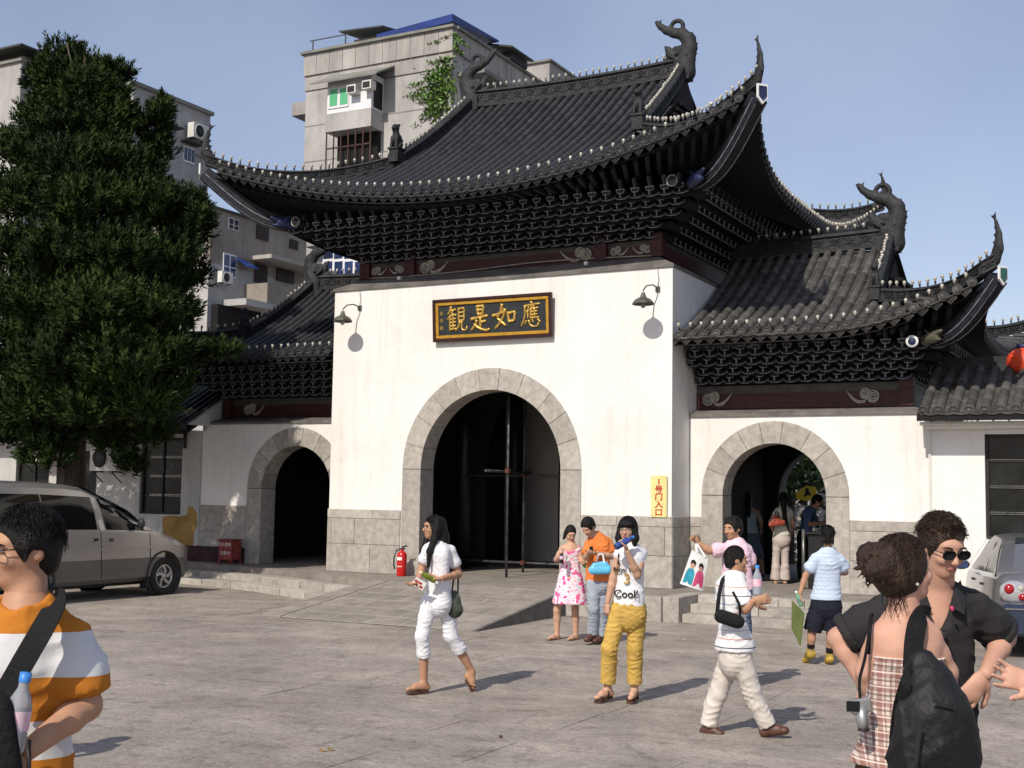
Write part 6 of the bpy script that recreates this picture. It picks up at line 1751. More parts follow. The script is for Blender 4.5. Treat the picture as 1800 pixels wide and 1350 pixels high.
for sx in (-1, 1):
    mb = MB(); mb.ball((sx*.63, .035, .80), .15, 12, 0, (1.15, .55, .95)); tl = cput(mb, 'tail_light', M['tailclear'])
    mb = MB(); mb.ball((sx*.69, -.025, .84), .062, 10, 0, (1, .7, 1)); cput(mb, 'lamp_lens', M['tailred'], tl)
    mb = MB(); mb.ball((sx*.53, -.03, .75), .055, 10, 0, (1.2, .7, .8)); cput(mb, 'lamp_lens', M['tailred'], tl)
    mb = MB(); mb.ball((sx*.56, -.025, .85), .04, 10, 0, (1, .7, 1)); cput(mb, 'lamp_lens', M['bulb'], tl)
    mb = MB(); mb.ball((sx*.97, 3.0, .98), .10, 10, 0, (1.2, .6, .75)); mi = cput(mb, 'mirror', M['carsilver'])
    mb = MB(); mb.box(sx*.97-.09, sx*.97+.09, 2.93, 2.945, .93, 1.03); cput(mb, 'mirror_glass', M['winblue'], mi)
    for y in (.85, 3.45):
        c = cw(sx*.78, y, .31); wm = MB().lathe([(.18, -.1), (.29, -.1), (.31, -.05), (.31, .05), (.29, .1), (.18, .09)], c, 28, 0, tuple(rx)); wo = wm.build('wheel', M['rubber'], car)
        MB().lathe([(.0005, .05*sx), (.19, .07*sx), (.19, -.05*sx)], c, 20, 0, tuple(rx)).build('rim', M['alloy'], wo)
    for y in (1.35, 2.4):
        mb = MB(); mb.box(*sorted((sx*.865, sx*.885)), y-.09, y+.07, .80, .83); cput(mb, 'door_handle', M['plastic'])
# ------------------------------------------------------------------ people
M['skin'] = mat('skin_warm', (.52,.31,.21), .55, .06, 8, .05, 60, spec=.3)
M['skin_tan'] = mat('skin_tan', (.43,.235,.145), .55, .06, 8, .05, 60, spec=.3)
M['skin_fair'] = mat('skin_fair', (.54,.305,.22), .55, .07, 8, .05, 60, spec=.3)
M['hairblack'] = mat('black_hair', (.008,.007,.0065), .5, .3, 60, .5, 140, spec=.22, streak=.15)
M['hairbrown'] = mat('brown_hair', (.036,.021,.013), .5, .35, 60, .5, 140, spec=.25, streak=.2)
M['lip'] = mat('lips', (.36,.12,.10), .5, .05, 10)
M['eyew'] = mat('eye_white', (.62,.6,.57), .3, .02, 10)
M['eyed'] = mat('eye_dark', (.015,.01,.008), .2, .1, 10)
def cloth(name, col, var=.06, bump=.35, bs=14, rough=.85, **k): return mat(name, col, rough, var, 3, bump, bs, spec=.2, **k)
def unit(v): v = np.array(v, float); return v/(np.linalg.norm(v)+1e-9)
Zu = np.array((0, 0, 1.0))
TOC = -FWD*np.array((1, 1, 0)); TOC /= np.linalg.norm(TOC)      # horizontal direction from the gate towards the viewer
def hdir(a):
    """horizontal facing direction: 0 = towards the viewer, +90 = image right, -90 = image left, 180 = away"""
    r = rad(a); return unit(TOC*math.cos(r)+RGT*math.sin(r))
def folds(a, f, ph=0.0):
    if f < 100: return creases(a*.75, f*.75, ph)
    return lambda X, Y, Z: a*(np.sin(f*(X*1.3+Z*1.0+ph)+2.1*np.sin(f*.55*(Y+Z*.8)))*.6+np.sin(f*1.7*(Z*.9-X*.5+Y*.4)+ph*3)*.4)+0*Y
def creases(a, f, ph=0.0):
    """narrow slanting creases rather than even waves"""
    def g(X, Y, Z):
        f_ = f*1.9
        u = f_*(X*.9-Y*.6+Z*1.1+ph)+1.7*np.sin(f_*.37*(X+Y-Z*1.3))+1.1*np.sin(f_*.61*(Y-X)+ph*5)
        v = f_*1.35*(Z*.9-X*.7+Y*.3)+1.9*np.sin(f_*.29*(X*1.3-Z)+2*ph)
        w = .35+.65*np.sin(f_*.23*(X*.7+Y*1.1+Z*.9)+ph*2+1.3*np.sin(f_*.17*(Z-X)))**2
        return a*w*((1-np.abs(np.sin(u)))**2*-1.0+(1-np.abs(np.sin(v)))**3*-.7+.35)
    return g
def head_vol(c, f, s, pitch=0.0, wide=1.0):
    """c = centre of the skull, f = facing; returns volume, axes"""
    f = unit(f*math.cos(pitch)+Zu*math.sin(pitch)); r = unit(np.cross(f, Zu)); u = np.cross(r, f)
    R = np.array([r, f, u]); P = lambda a, b, e: c+(r*a+f*b+u*e)*s
    V = Vol(.022*s)
    V.ball(P(0,-.012,.022), np.array((.076*wide,.094,.098))*s, R=R)
    V.ball(P(0,.030,-.030), np.array((.060*wide,.060,.078))*s, R=R, k=.03*s)
    V.ball(P(0,.050,-.088), np.array((.030,.030,.024))*s, R=R, k=.03*s)
    V.ball(P(0,.070,.030), np.array((.050,.022,.020))*s, R=R, k=.02*s)
    V.cone(P(0,.090,.006), P(0,.108,-.028), .009*s, .013*s, k=.012*s)
    for e in (-1, 1):
        V.ball(P(e*.034,.098,.006), np.array((.015,.012,.010))*s, R=R, k=.012*s, op='-')
        V.ball(P(e*.034,.068,-.028), np.array((.022,.022,.018))*s, R=R, k=.02*s)
        V.ball(P(e*.074*wide,-.012,-.006), np.array((.010,.020,.030))*s, R=R, k=.008*s)
        V.ball(P(e*.085*wide,-.006,-.004), np.array((.007,.010,.017))*s, R=R, k=.006*s, op='-')
        V.ball(P(e*.010,.103,-.034), np.array((.007,.008,.006))*s, R=R, k=.006*s)
    V.ball(P(0,.086,-.060), np.array((.022,.010,.009))*s, R=R, k=.008*s)
    return V, P, R
def hand_into(mb, w, d, n, curl=.5, s=1.0, side=1, vox=.006, spread=.10, thumb=.8):
    """hand from wrist w along d, palm normal n (palm faces n); side=+1 thumb towards cross(d,n)"""
    d = unit(d); n = unit(n-d*(n@d)); a = np.cross(d, n)*side
    V = Vol(.010*s)
    V.cone(w, w+d*.04*s, .024*s, .030*s, flat=n, fs=.70); V.cone(w+d*.035*s, w+d*.078*s, .036*s, .040*s, flat=n, fs=.42)
    L = (.072, .082, .076, .060)
    for i in range(4):
        o = w+d*.082*s+a*(.030-.020*i)*s; q = o; dd = unit(d+a*spread*(1.5-i)*.5); nn = n
        for k, f in enumerate((.46, .31, .23)):
            ang = curl*(.55, .95, .75)[k]
            dd, nn = unit(dd*math.cos(ang)+nn*math.sin(ang)), unit(nn*math.cos(ang)-dd*math.sin(ang))
            e = q+dd*L[i]*f*s; V.cone(q, e, (.0095-.0010*k)*s, (.0088-.0012*k)*s, k=.004*s); q = e
    o = w+d*.028*s+a*.030*s; td = unit(a*thumb+d*.75+n*.35)
    e = o+td*.040*s; V.cone(o, e, .013*s, .011*s); td = unit(td*.8+d*.5+n*.2*curl); e2 = e+td*.030*s; V.cone(e, e2, .0105*s, .0095*s, k=.006*s); V.cone(e2, e2+unit(td+n*.3)*.022*s, .0095*s, .007*s, k=.006*s)
    return V.into(mb, vox)

class Person:
    def __init__(s, label, d0, J, facing, head, scale=1.0, vox=.011, skin='skin', group=None, pitch=0.0, hv=None, headc=True, gz=None, cat='person', hs=.93):
        s.hsc = scale*hs
        s.d0 = d0; s.s = scale; s.vox = vox; s.hv = hv or vox*.62; s.skin = M[skin]
        s.J = {k: CAM+ray(v[0], v[1])*(d0+(v[2] if len(v) > 2 else 0)) for k, v in J.items()}
        lt = unit(s.J['sR']-s.J['sL'])
        s.J['sL'] = s.J['sL']+lt*.026*scale-Zu*.034*scale; s.J['sR'] = s.J['sR']-lt*.026*scale-Zu*.034*scale
        s.f = hdir(facing) if not hasattr(facing, '__len__') else unit(facing); s.hf = hdir(head); s.pitch = pitch
        j = s.J; feet = [j[k] for k in ('aL', 'aR') if k in j]
        b = np.mean(feet, axis=0) if feet else j['hL']*.5+j['hR']*.5
        s.root = empty('person', (b[0], b[1], gz if gz is not None else min(p[2] for p in feet)-.05 if feet else 0), label, cat, group)
        s.root['label'] = label
        s.chest = (j['sL']+j['sR'])/2-Zu*.13*s.s; s.pel = (j['hL']+j['hR'])/2; s.wst = s.chest*.42+s.pel*.58
        s.sw = np.linalg.norm(j['sL']-j['sR'])/2
        s.mb = MB()
    def torso(s, V, pad=0.0, slim=1.0, hipk=1.0, low=0.0):
        j, q = s.J, s.s; sw = s.sw
        for e in 'LR': V.cone(j['n']-Zu*.045*q, j['s'+e]+Zu*.004*q, .056*q+pad, .044*q+pad*.8, k=.04*q, flat=s.f, fs=.9)
        V.cone(s.chest+Zu*.08*q, s.wst, max(sw*.84, .13*q)*slim+pad, .128*q*slim+pad, k=.05*q, flat=s.f, fs=.66)
        V.cone(s.wst, s.pel+Zu*(.02*q-low), .128*q*slim+pad, .150*q*hipk+pad, k=.05*q, flat=s.f, fs=.72)
        V.cone(j['n']-Zu*.03*q, s.chest+Zu*.10*q, .055*q+pad*.6, .09*q+pad, k=.05*q)
        return V
    def arm(s, V, e, pad=0.0, t0=0.0, t1=2.0, r=(.045,.041,.037,.036,.026), k=None, cap=None, cap0=False):
        """shoulder->elbow->wrist between parameters t0..t1 (1 = elbow)"""
        j, q = s.J, s.s; S, E, W = j['s'+e], j['e'+e], j['w'+e]
        pts = [(0, S, r[0]), (.5, (S+E)/2, (r[0]+r[1])/2), (1, E, r[2]), (1.3, E*.7+W*.3, r[3]), (2, W, r[4])]
        T = [p[0] for p in pts]
        def at_(t): return np.array([np.interp(t, T, [p[1][i] for p in pts]) for i in range(3)]), np.interp(t, T, [p[2] for p in pts])
        ts = [t0]+[t for t in T if t0 < t < t1]+[t1]
        P = [at_(t) for t in ts]
        V.chain([p[0] for p in P], [p[1]*q+pad*(.55+.45*min(1, t/.5)) for p, t in zip(P, ts)], k=k, cap=(pad > 0) if cap is None else cap, cap0=cap0); return V
    def leg(s, V, e, pad=0.0, t0=0.0, t1=2.0, r=(.085,.066,.052,.053,.034), k=None, padk=None, cap=None):
        j, q = s.J, s.s; H, K, A = j['h'+e], j['k'+e], j['a'+e]
        back = -s.f*.012*q
        pts = [(0, H, r[0]), (.5, (H+K)/2, r[1]), (1, K, r[2]), (1.35, K*.65+A*.35+back, r[3]), (2, A, r[4])]
        T = [p[0] for p in pts]
        def at_(t): return np.array([np.interp(t, T, [p[1][i] for p in pts]) for i in range(3)]), np.interp(t, T, [p[2] for p in pts])
        ts = [t0]+[t for t in T if t0 < t < t1]+[t1]
        P = [at_(t) for t in ts]
        V.chain([p[0] for p in P], [p[1]*q+(pad if padk is None else np.interp(t, (0, 1, 2), padk)) for p, t in zip(P, ts)], k=k, cap=(padk is not None or pad > 0) if cap is None else cap); return V
    def legpt(s, e, t):
        j = s.J; H, K, A = j['h'+e], j['k'+e], j['a'+e]
        return H+(K-H)*t if t <= 1 else K+(A-K)*(t-1)
    def foot(s, V, e, pad=0.0, k=None):
        j, q = s.J, s.s; A, T = j['a'+e], j['t'+e]; d = unit(T-A)
        hl = A-unit(d*np.array((1,1,0))+1e-6)*.035*q-Zu*.045*q
        g = min(A[2]-.05*q, T[2])
        V.cone(A, hl, .036*q+pad, .034*q+pad); V.cone(hl, T, .034*q+pad, .028*q+pad, flat=Zu, fs=.75 if pad == 0 else .9); V.cone(A-Zu*.02*q, T*.6+A*.4, .034*q+pad, .03*q+pad)
        return V
    def body(s, legs='LR', arms='LR', feet='LR', slim=.9, hands=None, head=True, neck=True, wide=1.0, vol=None):
        q = s.s; V = Vol(.02*q); s.torso(V, 0, slim, .90)
        for e in arms: s.arm(V, e)
        for e in legs: s.leg(V, e, r=(.074,.060,.050,.051,.034))
        for e in feet: s.foot(V, e)
        j = s.J
        if neck: V.cone(j['n']-Zu*.02*q, j['h']-Zu*.07*q-s.hf*.01*q, .056*q, .050*q)
        if vol: vol(V)
        V.into(s.mb, s.vox)
        if head:
            H, P, R = head_vol(j['h'], s.hf, s.hsc, s.pitch, wide); H.cone(j['n'], j['h']-Zu*.06*q-s.hf*.012*q, .052*q, .050*q); H.into(s.mb, s.hv); s.P, s.R = P, R
        for h in (hands or []): hand_into(s.mb, *h)
        return s
    def done(s): s.bodyobj = s.mb.build('body', s.skin, s.root); return s
    def wear(s, name, vol, m, vox=None, fn=None):
        mb = MB(); vol.into(mb, vox or s.vox, 0, fn); return mb.build(name, m if not isinstance(m, str) else M[m], s.root)
    def face(s, eyes=True, lips=True):
        P, R, q = s.P, s.R, s.hsc
        if eyes:
            for e in (-1, 1):
                mb = MB(); V = Vol(0); V.ball(P(e*.034,.087,.006), np.array((.014,.007,.0055))*q, R=R); V.into(mb, .0028); o = mb.build('eye', M['eyew'], s.root)
                mb = MB(); V = Vol(0); V.ball(P(e*.034,.0905,.006), np.array((.0065,.005,.0058))*q, R=R); V.into(mb, .0025); mb.build('iris', M['eyed'], o)
                mb = MB(); mb.tube([P(e*.018,.094,.022), P(e*.034,.096,.027), P(e*.052,.084,.022)], [.0028*q,.0038*q,.002*q], 5); mb.build('eyebrow', M['hairblack'], s.root)
        if lips:
            mb = MB(); V = Vol(.003); V.ball(P(0,.0925,-.057), np.array((.021,.0065,.0040))*q, R=R); V.ball(P(0,.0915,-.0635), np.array((.018,.0065,.0045))*q, R=R); V.into(mb, .003); mb.build('lips', M['lip'], s.root)
    def hairvol(s, t=.012, long=False, wide=1.0):
        """cap of hair open at the face; short cuts leave the ears and nape free"""
        P, R, q = s.P, s.R, s.hsc; V = Vol(.015*q)
        V.ball(P(0,-.016,.026), np.array((.076*wide+t,.094+t,.098+t))*q, R=R)
        if long: V.ball(P(0,-.045,-.02), np.array((.070*wide+t,.062+t,.080))*q, R=R, k=.03*q)
        else: V.ball(P(0,-.062,-.035), np.array((.056*wide+t*.5,.040+t*.5,.060))*q, R=R, k=.03*q)
        V.ball(P(0,.118,-.035), np.array((.085,.092,.105))*q, R=R, op='-', k=.012*q)
        if not long:
            for e in (-1, 1):
                V.ball(P(e*.098,.005,-.050), np.array((.040,.046,.062))*q, R=R, op='-', k=.012*q)
                V.cone(P(e*.074,.022,.02), P(e*.073,.030,-.03), .012*q, .005*q, k=.008*q)
            V.ball(P(0,-.05,-.145), np.array((.11,.09,.055))*q, R=R, op='-', k=.02*q)
        return V
    def strands(s, n, m, t=.014, r=.0016, jit=.006, seg=6, front=62, side=92, back=118, tous=.0, seed=1, part=0.0, tail=0.0):
        """fine strands laid over the cap, from the crown to the hairline, with flyaways"""
        rg = random.Random(seed); P = s.P; mb = MB()
        for _ in range(n):
            az = rg.uniform(0, 2*math.pi)                     # 0 = forward
            c = math.cos(az); lim = front*max(0, c)**1.5+back*max(0, -c)**1.2+side*(1-abs(c)**1.3)
            a0 = rg.uniform(0, .75)*lim; a1 = min(lim*rg.uniform(.92, 1.06), a0+rg.uniform(28, 75)*(1 if tous == 0 else .5))
            pts = []; dz = rg.uniform(-.3, 1)*jit; tw = rg.uniform(-.25, .25)+tous*rg.uniform(-1.4, 1.4)
            for k in range(seg):
                f = k/(seg-1); a = rad(a0+(a1-a0)*f); q = az+tw*f; e = t+dz*f+tous*.010*math.sin(f*5+az*7)
                pts.append(P((.076+e)*math.sin(a)*math.sin(q)+part*0, -.016+(.094+e)*math.sin(a)*math.cos(q), .026+(.098+e)*math.cos(a)))
            mb.tube(pts, [r*(1-.65*k/(seg-1)) for k in range(seg)], 3, cap=False)
        return mb.build('hair_strands', M[m], s.root)
    def glasses(s, m, lens, dark=False):
        P, R, q = s.P, s.R, s.hsc; mb = MB()
        for e in (-1, 1):
            c = P(e*.034, .104, .004); r, u = R[0], R[2]
            ring = [c+(r*.029*np.sign(math.cos(a))*abs(math.cos(a))**.75+u*(.0165 if math.sin(a) > 0 else .0195)*np.sign(math.sin(a))*abs(math.sin(a))**.8)*q for a in np.linspace(0, 2*math.pi, 17)]
            mb.tube(ring, .0022*q, 5, cap=False); mb.tube([P(e*.060,.100,.010), P(e*.078,.05,.010), P(e*.080,-.015,.004)], .0024*q, 5)
            if dark: mb.add([c-R[1]*.003*q]+[np.array(p)-R[1]*.001*q for p in ring[:-1]], [(0, i+1, (i+1) % 16+1) for i in range(16)], 1)
        mb.tube([P(-.008,.108,.008), P(.008,.108,.008)], .0022*q, 5)
        return mb.build('glasses', [m, lens], s.root)
def zstripe(name, bands, z0, z1, rough=.85, bump=.3, axis='Z', folds_=True):
    """cloth dyed in level bands; bands = [(from fraction, colour)]"""
    m = mat(name, (.5,.5,.5), rough, .03, 3, bump, 14, spec=.2); nt = m.node_tree; N = nt.nodes; L = nt.links
    tc = N.new('ShaderNodeTexCoord'); sx = N.new('ShaderNodeSeparateXYZ'); L.new(tc.outputs['Object'], sx.inputs[0])
    mr = N.new('ShaderNodeMapRange'); mr.inputs['From Min'].default_value = z0; mr.inputs['From Max'].default_value = z1; L.new(sx.outputs[axis], mr.inputs['Value'])
    cr = N.new('ShaderNodeValToRGB'); cr.color_ramp.interpolation = 'CONSTANT'
    el = cr.color_ramp.elements; el[0].position = bands[0][0]; el[0].color = (*bands[0][1], 1); el.remove(el[1])
    for p, c in bands[1:]: e = el.new(p); e.color = (*c, 1)
    L.new(mr.outputs['Result'], cr.inputs['Fac']); L.new(cr.outputs['Color'], bsdf(m).inputs['Base Color'])
    return m
def dep(px, py, z=0.0): return float((at(px, py, z=z)-CAM) @ FWD)
def strap(path, w, t, m, name, parent, nrm=None):
    """flat webbing along a path"""
    path = [np.array(p, float) for p in path]; vs = []
    S = [0]
    for i in range(1, len(path)): S.append(S[-1]+np.linalg.norm(path[i]-path[i-1]))
    n = max(6, len(path)*5); Q = []
    from_ = np.linspace(0, S[-1], n)
    A = np.array(path)
    # smooth interpolation
    Q = [np.array([np.interp(x, S, A[:, i]) for i in range(3)]) for x in from_]
    for _ in range(3):
        Q = [Q[0]]+[(Q[i-1]+2*Q[i]+Q[i+1])/4 for i in range(1, n-1)]+[Q[-1]]
    mb = MB()
    for i, p in enumerate(Q):
        d = unit(Q[min(i+1, n-1)]-Q[max(i-1, 0)]); nn = np.array(nrm if nrm is not None else TOC, float); a = unit(np.cross(d, nn)); b = np.cross(a, d)
        vs += [p-a*w/2-b*t/2, p+a*w/2-b*t/2, p+a*w/2+b*t/2, p-a*w/2+b*t/2]
    fs = [(i*4+k, i*4+(k+1) % 4, (i+1)*4+(k+1) % 4, (i+1)*4+k) for i in range(n-1) for k in range(4)]+[(3,2,1,0), tuple((n-1)*4+k for k in range(4))]
    mb.add(vs, fs, 0); return mb.build(name, m, parent)
def bottle(c, up, s, label, body, cap, liquid=None, group=None, pos=None):
    """water bottle: body, cap, label band"""
    r = empty('bottle', c, label, 'bottle', group); up = unit(up)
    MB().lathe([(.0005, 0), (.028, 0), (.031, .008), (.031, .05), (.029, .055), (.031, .06), (.031, .115), (.026, .14), (.014, .165), (.012, .18), (.012, .185)], c, 16, 0, up).v
    mb = MB(); mb.lathe([(.0005*s, 0), (.028*s, 0), (.031*s, .008*s), (.031*s, .05*s), (.029*s, .055*s), (.031*s, .06*s), (.031*s, .115*s), (.026*s, .14*s), (.014*s, .165*s), (.012*s, .19*s)], c, 16, 0, up); mb.build('shell', body, r)
    mb = MB(); mb.lathe([(.015*s, .182*s), (.015*s, .205*s), (.0005, .206*s)], c, 14, 0, up); mb.build('cap', cap, r)
    if liquid is not None: mb = MB(); mb.lathe([(.0318*s, .06*s), (.0318*s, .11*s)], c, 16, 0, up); mb.build('label', liquid, r)
    return r
M['petclear'] = mat('clear_plastic', (.55,.60,.66), .1, .08, 10, spec=.6, trans=.55)
M['capblue'] = mat('blue_cap', (.05,.22,.62), .4, .05, 10)
M['labelpink'] = mat('pink_label', (.6,.25,.35), .5, .3, 40, col2=(.6,.6,.65))
M['webbing'] = cloth('black_webbing', (.012,.012,.013), .15, .4, 60)
M['leatherbrown'] = mat('brown_leather', (.10,.045,.03), .45, .2, 10, .1, 30)
M['solebrown'] = mat('dark_sole', (.05,.028,.022), .6, .2, 10)
def sandal(p, e, m, sole, toe_post=True, h=.018):
    """thong or strap sandal: sole under the foot and straps"""
    q = p.s; A, T = p.J['a'+e], p.J['t'+e]; d = unit((T-A)); hz = unit(d*np.array((1,1,0)))
    hl = A-hz*.05*q-Zu*.075*q
    tp = T+d*.02*q-Zu*.024*q
    if hl[2] > tp[2]+.25: hl = A-Zu*.07*q
    ax = unit(tp-hl); sd = unit(np.cross(ax, Zu)); nn = np.cross(sd, ax)
    mb = MB(); L = np.linalg.norm(tp-hl)
    o = [(-.0, .026), (.12, .034), (.35, .030), (.55, .034), (.75, .042), (.92, .036), (1.0, .018)]
    poly = [(t*L, w*q) for t, w in o]+[(t*L, -w*q) for t, w in o[::-1]]
    mb.prism(poly, hl-nn*h, ax, sd, nn*h)
    s_ = mb.build('sandal', sole, p.root, fixn=True)
    st = MB(); b = hl+ax*L*.42; top = b+nn*.062*q
    if toe_post:
        st.tube([b+sd*.036*q, b+ax*.06*q+sd*.02*q+nn*.045*q, hl+ax*L*.80+nn*.022*q], .006*q, 5); st.tube([b-sd*.036*q, b+ax*.06*q-sd*.02*q+nn*.045*q, hl+ax*L*.80+nn*.022*q], .006*q, 5)
    else:
        for t, hh in ((.32, .085), (.74, .040)):
            c = hl+ax*L*t
            st.tube([c+sd*.044*q, c+sd*.032*q+nn*hh*.75*q, c+nn*hh*q, c-sd*.032*q+nn*hh*.75*q, c-sd*.044*q], .010*q, 5)
    st.build('strap', m, s_)
# ---- woman in white, walking
p = Person('woman with long black hair in white polo and cropped trousers walking past the big arch', dep(738, 1217), dict(h=(761,928), n=(767,955), sL=(796,963,.03), sR=(748,960,-.06), eL=(806,1009,.05), wL=(776,1017,-.20), eR=(741,1000,-.02), wR=(735,1021,-.20),
    hL=(785,1057,.03), hR=(755,1057,-.05), kL=(792,1118,.02), aL=(829,1180,.12), tL=(833,1208,.10), kR=(742,1118,-.10), aR=(745,1200,-.06), tR=(718,1211,-.16)), -52, -60, .98, skin='skin_tan', vox=.010, pitch=.05)
p.body(hands=[(p.J['wL'], unit(-RGT*.9+TOC*.25), Zu*.9+TOC*.1, .8, .95, 1, .006), (p.J['wR'], unit(-RGT*.7-Zu*.3+TOC*.3), Zu*.8+TOC*.2, .7, .9, -1, .006)]).done(); p.face()
V = p.torso(Vol(.02), .014, .90); V.cut(p.pel+Zu*.035, (0,0,-1))
for e in 'LR': p.arm(V, e, .018, 0, .62); 
W = cloth('white_jersey', (.70,.70,.73), .03); p.wear('polo_shirt', V, W, .008, fn=creases(.006, 24))
mb = MB(); nk = p.J['n']; f = p.f; sd = unit(np.cross(f, Zu))
for e in (-1, 1): mb.add([nk+sd*e*.062+Zu*.03-f*.03, nk+sd*e*.078-f*.01-Zu*.005, nk+sd*e*.040+f*.075-Zu*.045, nk+f*.068-Zu*.02, nk+sd*e*.035+f*.055+Zu*.015], [(0,1,2,3,4)])
mb.build('collar', W, p.root)
V = Vol(.02); V.cone(p.pel+Zu*.06, p.pel, .150, .160, flat=p.f, fs=.74)
for e in 'LR': p.leg(V, e, 0, 0, 1.45, r=(.084,.074,.068,.066,.066), padk=(0,0,0))
p.wear('cropped_trousers', V, cloth('white_cotton', (.70,.705,.74), .03), .008, fn=creases(.008, 21, .4))
for e in 'LR': sandal(p, e, M['solebrown'], M['leatherbrown'])
V = p.hairvol(.014, True)
P = p.P
for e in (-1, 1):
    V.chain([P(e*.05,-.02,.08), P(e*.078,.0,-.02), P(e*.078,.015,-.12), P(e*.075,.055,-.24), P(e*.07,.06,-.40)], [.035,.034,.034,.032,.014], k=.02)
V.chain([P(0,-.08,.05), P(0,-.105,-.10), P(0,-.12,-.28), P(.01,-.11,-.36)], [.06,.075,.07,.03], k=.03); V.cone(P(.06,-.03,.0), P(.075,-.02,-.16), .05, .045)
p.wear('hair', V, 'hairblack', .009, folds(.0025, 150)); p.strands(260, 'hairblack', .016, .0022, .004, 6, 60, 110, 125, 0, 3)
p.glasses(M['redframe'], M['carglass'])
# things she carries
hb = empty('handbag', p.J['eL']-Zu*.3, 'dark green handbag hanging from the elbow of the woman in white', 'bag')
M['bagdark'] = mat('dark_green_leather', (.05,.06,.045), .5, .25, 10, .3, 25); c = CAM+ray(799, 1058)*(p.d0-.02)
V = Vol(.03); V.cone(c+Zu*.02, c-Zu*.07, .055, .085, flat=TOC, fs=.5); V.cone(c+Zu*.08, c+Zu*.02, .03, .05, flat=TOC, fs=.5); mb = MB(); V.into(mb, .008, 0, folds(.005, 60)); mb.build('pouch', M['bagdark'], hb)
strap([c+Zu*.06-RGT*.03, p.J['eL']*.8+p.J['wL']*.2-Zu*.01-RGT*.01, p.J['eL']*.8+p.J['wL']*.2+Zu*.05, p.J['eL']*.8+p.J['wL']*.2-Zu*.01+RGT*.03, c+Zu*.06+RGT*.03], .018, .005, M['bagdark'], 'strap', hb)
lf = empty('leaflet', CAM+ray(736, 1024)*(p.d0-.24), 'red and white leaflet held by the woman in white', 'leaflet'); c = CAM+ray(737, 1026)*(p.d0-.25)
ax = unit(RGT*.8-Zu*.45); ay = unit(Zu*.6+RGT*.4+TOC*.3)
MB().prism([(-.06,-.045), (.06,-.045), (.06,.045), (-.06,.045)], c, ax, ay, np.cross(ax, ay)*.004).build('sheet', M['white'], lf)
for k, (a, b) in enumerate(((-.035, .012), (.005, .012), (.03, -.02), (-.02, -.02))): MB().prism([(-.018,-.012), (.018,-.012), (.016,.012), (-.018,.012)], c+ax*a+ay*b+np.cross(ax, ay)*.0045, ax, ay, np.cross(ax, ay)*.001).build('print', M['redtext'], lf)
M['teagreen'] = mat('green_tea_bottle', (.20,.26,.02), .2, .15, 10, spec=.5); M['capcream'] = mat('cream_cap', (.65,.66,.45), .5, .05, 10)
bottle(CAM+ray(764, 1021)*(p.d0-.22), -RGT*.7+Zu*.45+TOC*.5, .9, 'green tea bottle in the hand of the woman in white', M['teagreen'], M['capcream'])

# ---- girl in yellow trousers, drinking
p = Person('girl drinking in white sleeveless top and yellow trousers', dep(1085, 1233), dict(h=(1103,932), n=(1107,958), sL=(1132,967,.03), sR=(1084,969,-.03), eL=(1120,1010,-.12), wL=(1102,968,-.20), eR=(1078,1016,.0), wR=(1068,1059,-.02),
    hL=(1121,1076,.02), hR=(1088,1076,-.02), kL=(1116,1140,-.02), aL=(1115,1212,0), tL=(1108,1227,-.13), kR=(1071,1140,-.08), aR=(1068,1210,-.02), tR=(1049,1226,-.12)), -18, -22, .98, vox=.010)
p.body(hands=[(p.J['wL'], unit(Zu*.9-RGT*.3), -RGT, 1.15, .95, 1, .006), (p.J['wR'], unit(-Zu-RGT*.1), RGT*.6-TOC*.4, .5, .9, -1, .006)]).done(); p.face()
V = p.torso(Vol(.02), .015, .92); V.cut(p.pel+Zu*.045, (0,0,-1)); 
W = cloth('white_grey_jersey', (.72,.73,.76), .03); p.wear('sleeveless_top', V, W, .008, fn=creases(.006, 22, 1.))
V = Vol(.02); V.cone(p.pel+Zu*.075, p.pel+Zu*.02, .140, .152, flat=p.f, fs=.74); p.wear('navy_hem', V, cloth('navy_knit', (.015,.017,.04)))
V = Vol(.02); V.cone(p.pel+Zu*.035, p.pel-Zu*.02, .160, .168, flat=p.f, fs=.74)
for e in 'LR': p.leg(V, e, 0, 0, 1.86, r=(.088,.080,.074,.072,.071), padk=(0,0,0))
p.wear('yellow_trousers', V, cloth('mustard_cotton', (.52,.34,.085), .10, .5, 12), .008, fn=creases(.012, 24, .7))
for e in 'LR': sandal(p, e, M['solebrown'], M['leatherbrown'], False)
V = p.hairvol(.020, True); P = p.P
V.ball(P(0,.082,.062), np.array((.070,.030,.035)), R=p.R, k=.02); V.chain([P(0,-.07,.02), P(0,-.09,-.14)], [.075,.070], k=.03)
for e in (-1, 1): V.chain([P(e*.07,.0,.02), P(e*.085,.01,-.08), P(e*.078,.02,-.15)], [.035,.036,.022], k=.02)
p.wear('hair', V, 'hairblack', .009, folds(.0025, 150)); p.strands(260, 'hairblack', .022, .0022, .004, 6, 75, 115, 130, 0, 4); p.glasses(M['rail'], M['carglass'])
# printed chest: words and numeral, on the front of the top
fd = p.f; sdv = unit(np.cross(Zu, fd)); o = (p.J['sL']+p.J['sR'])/2
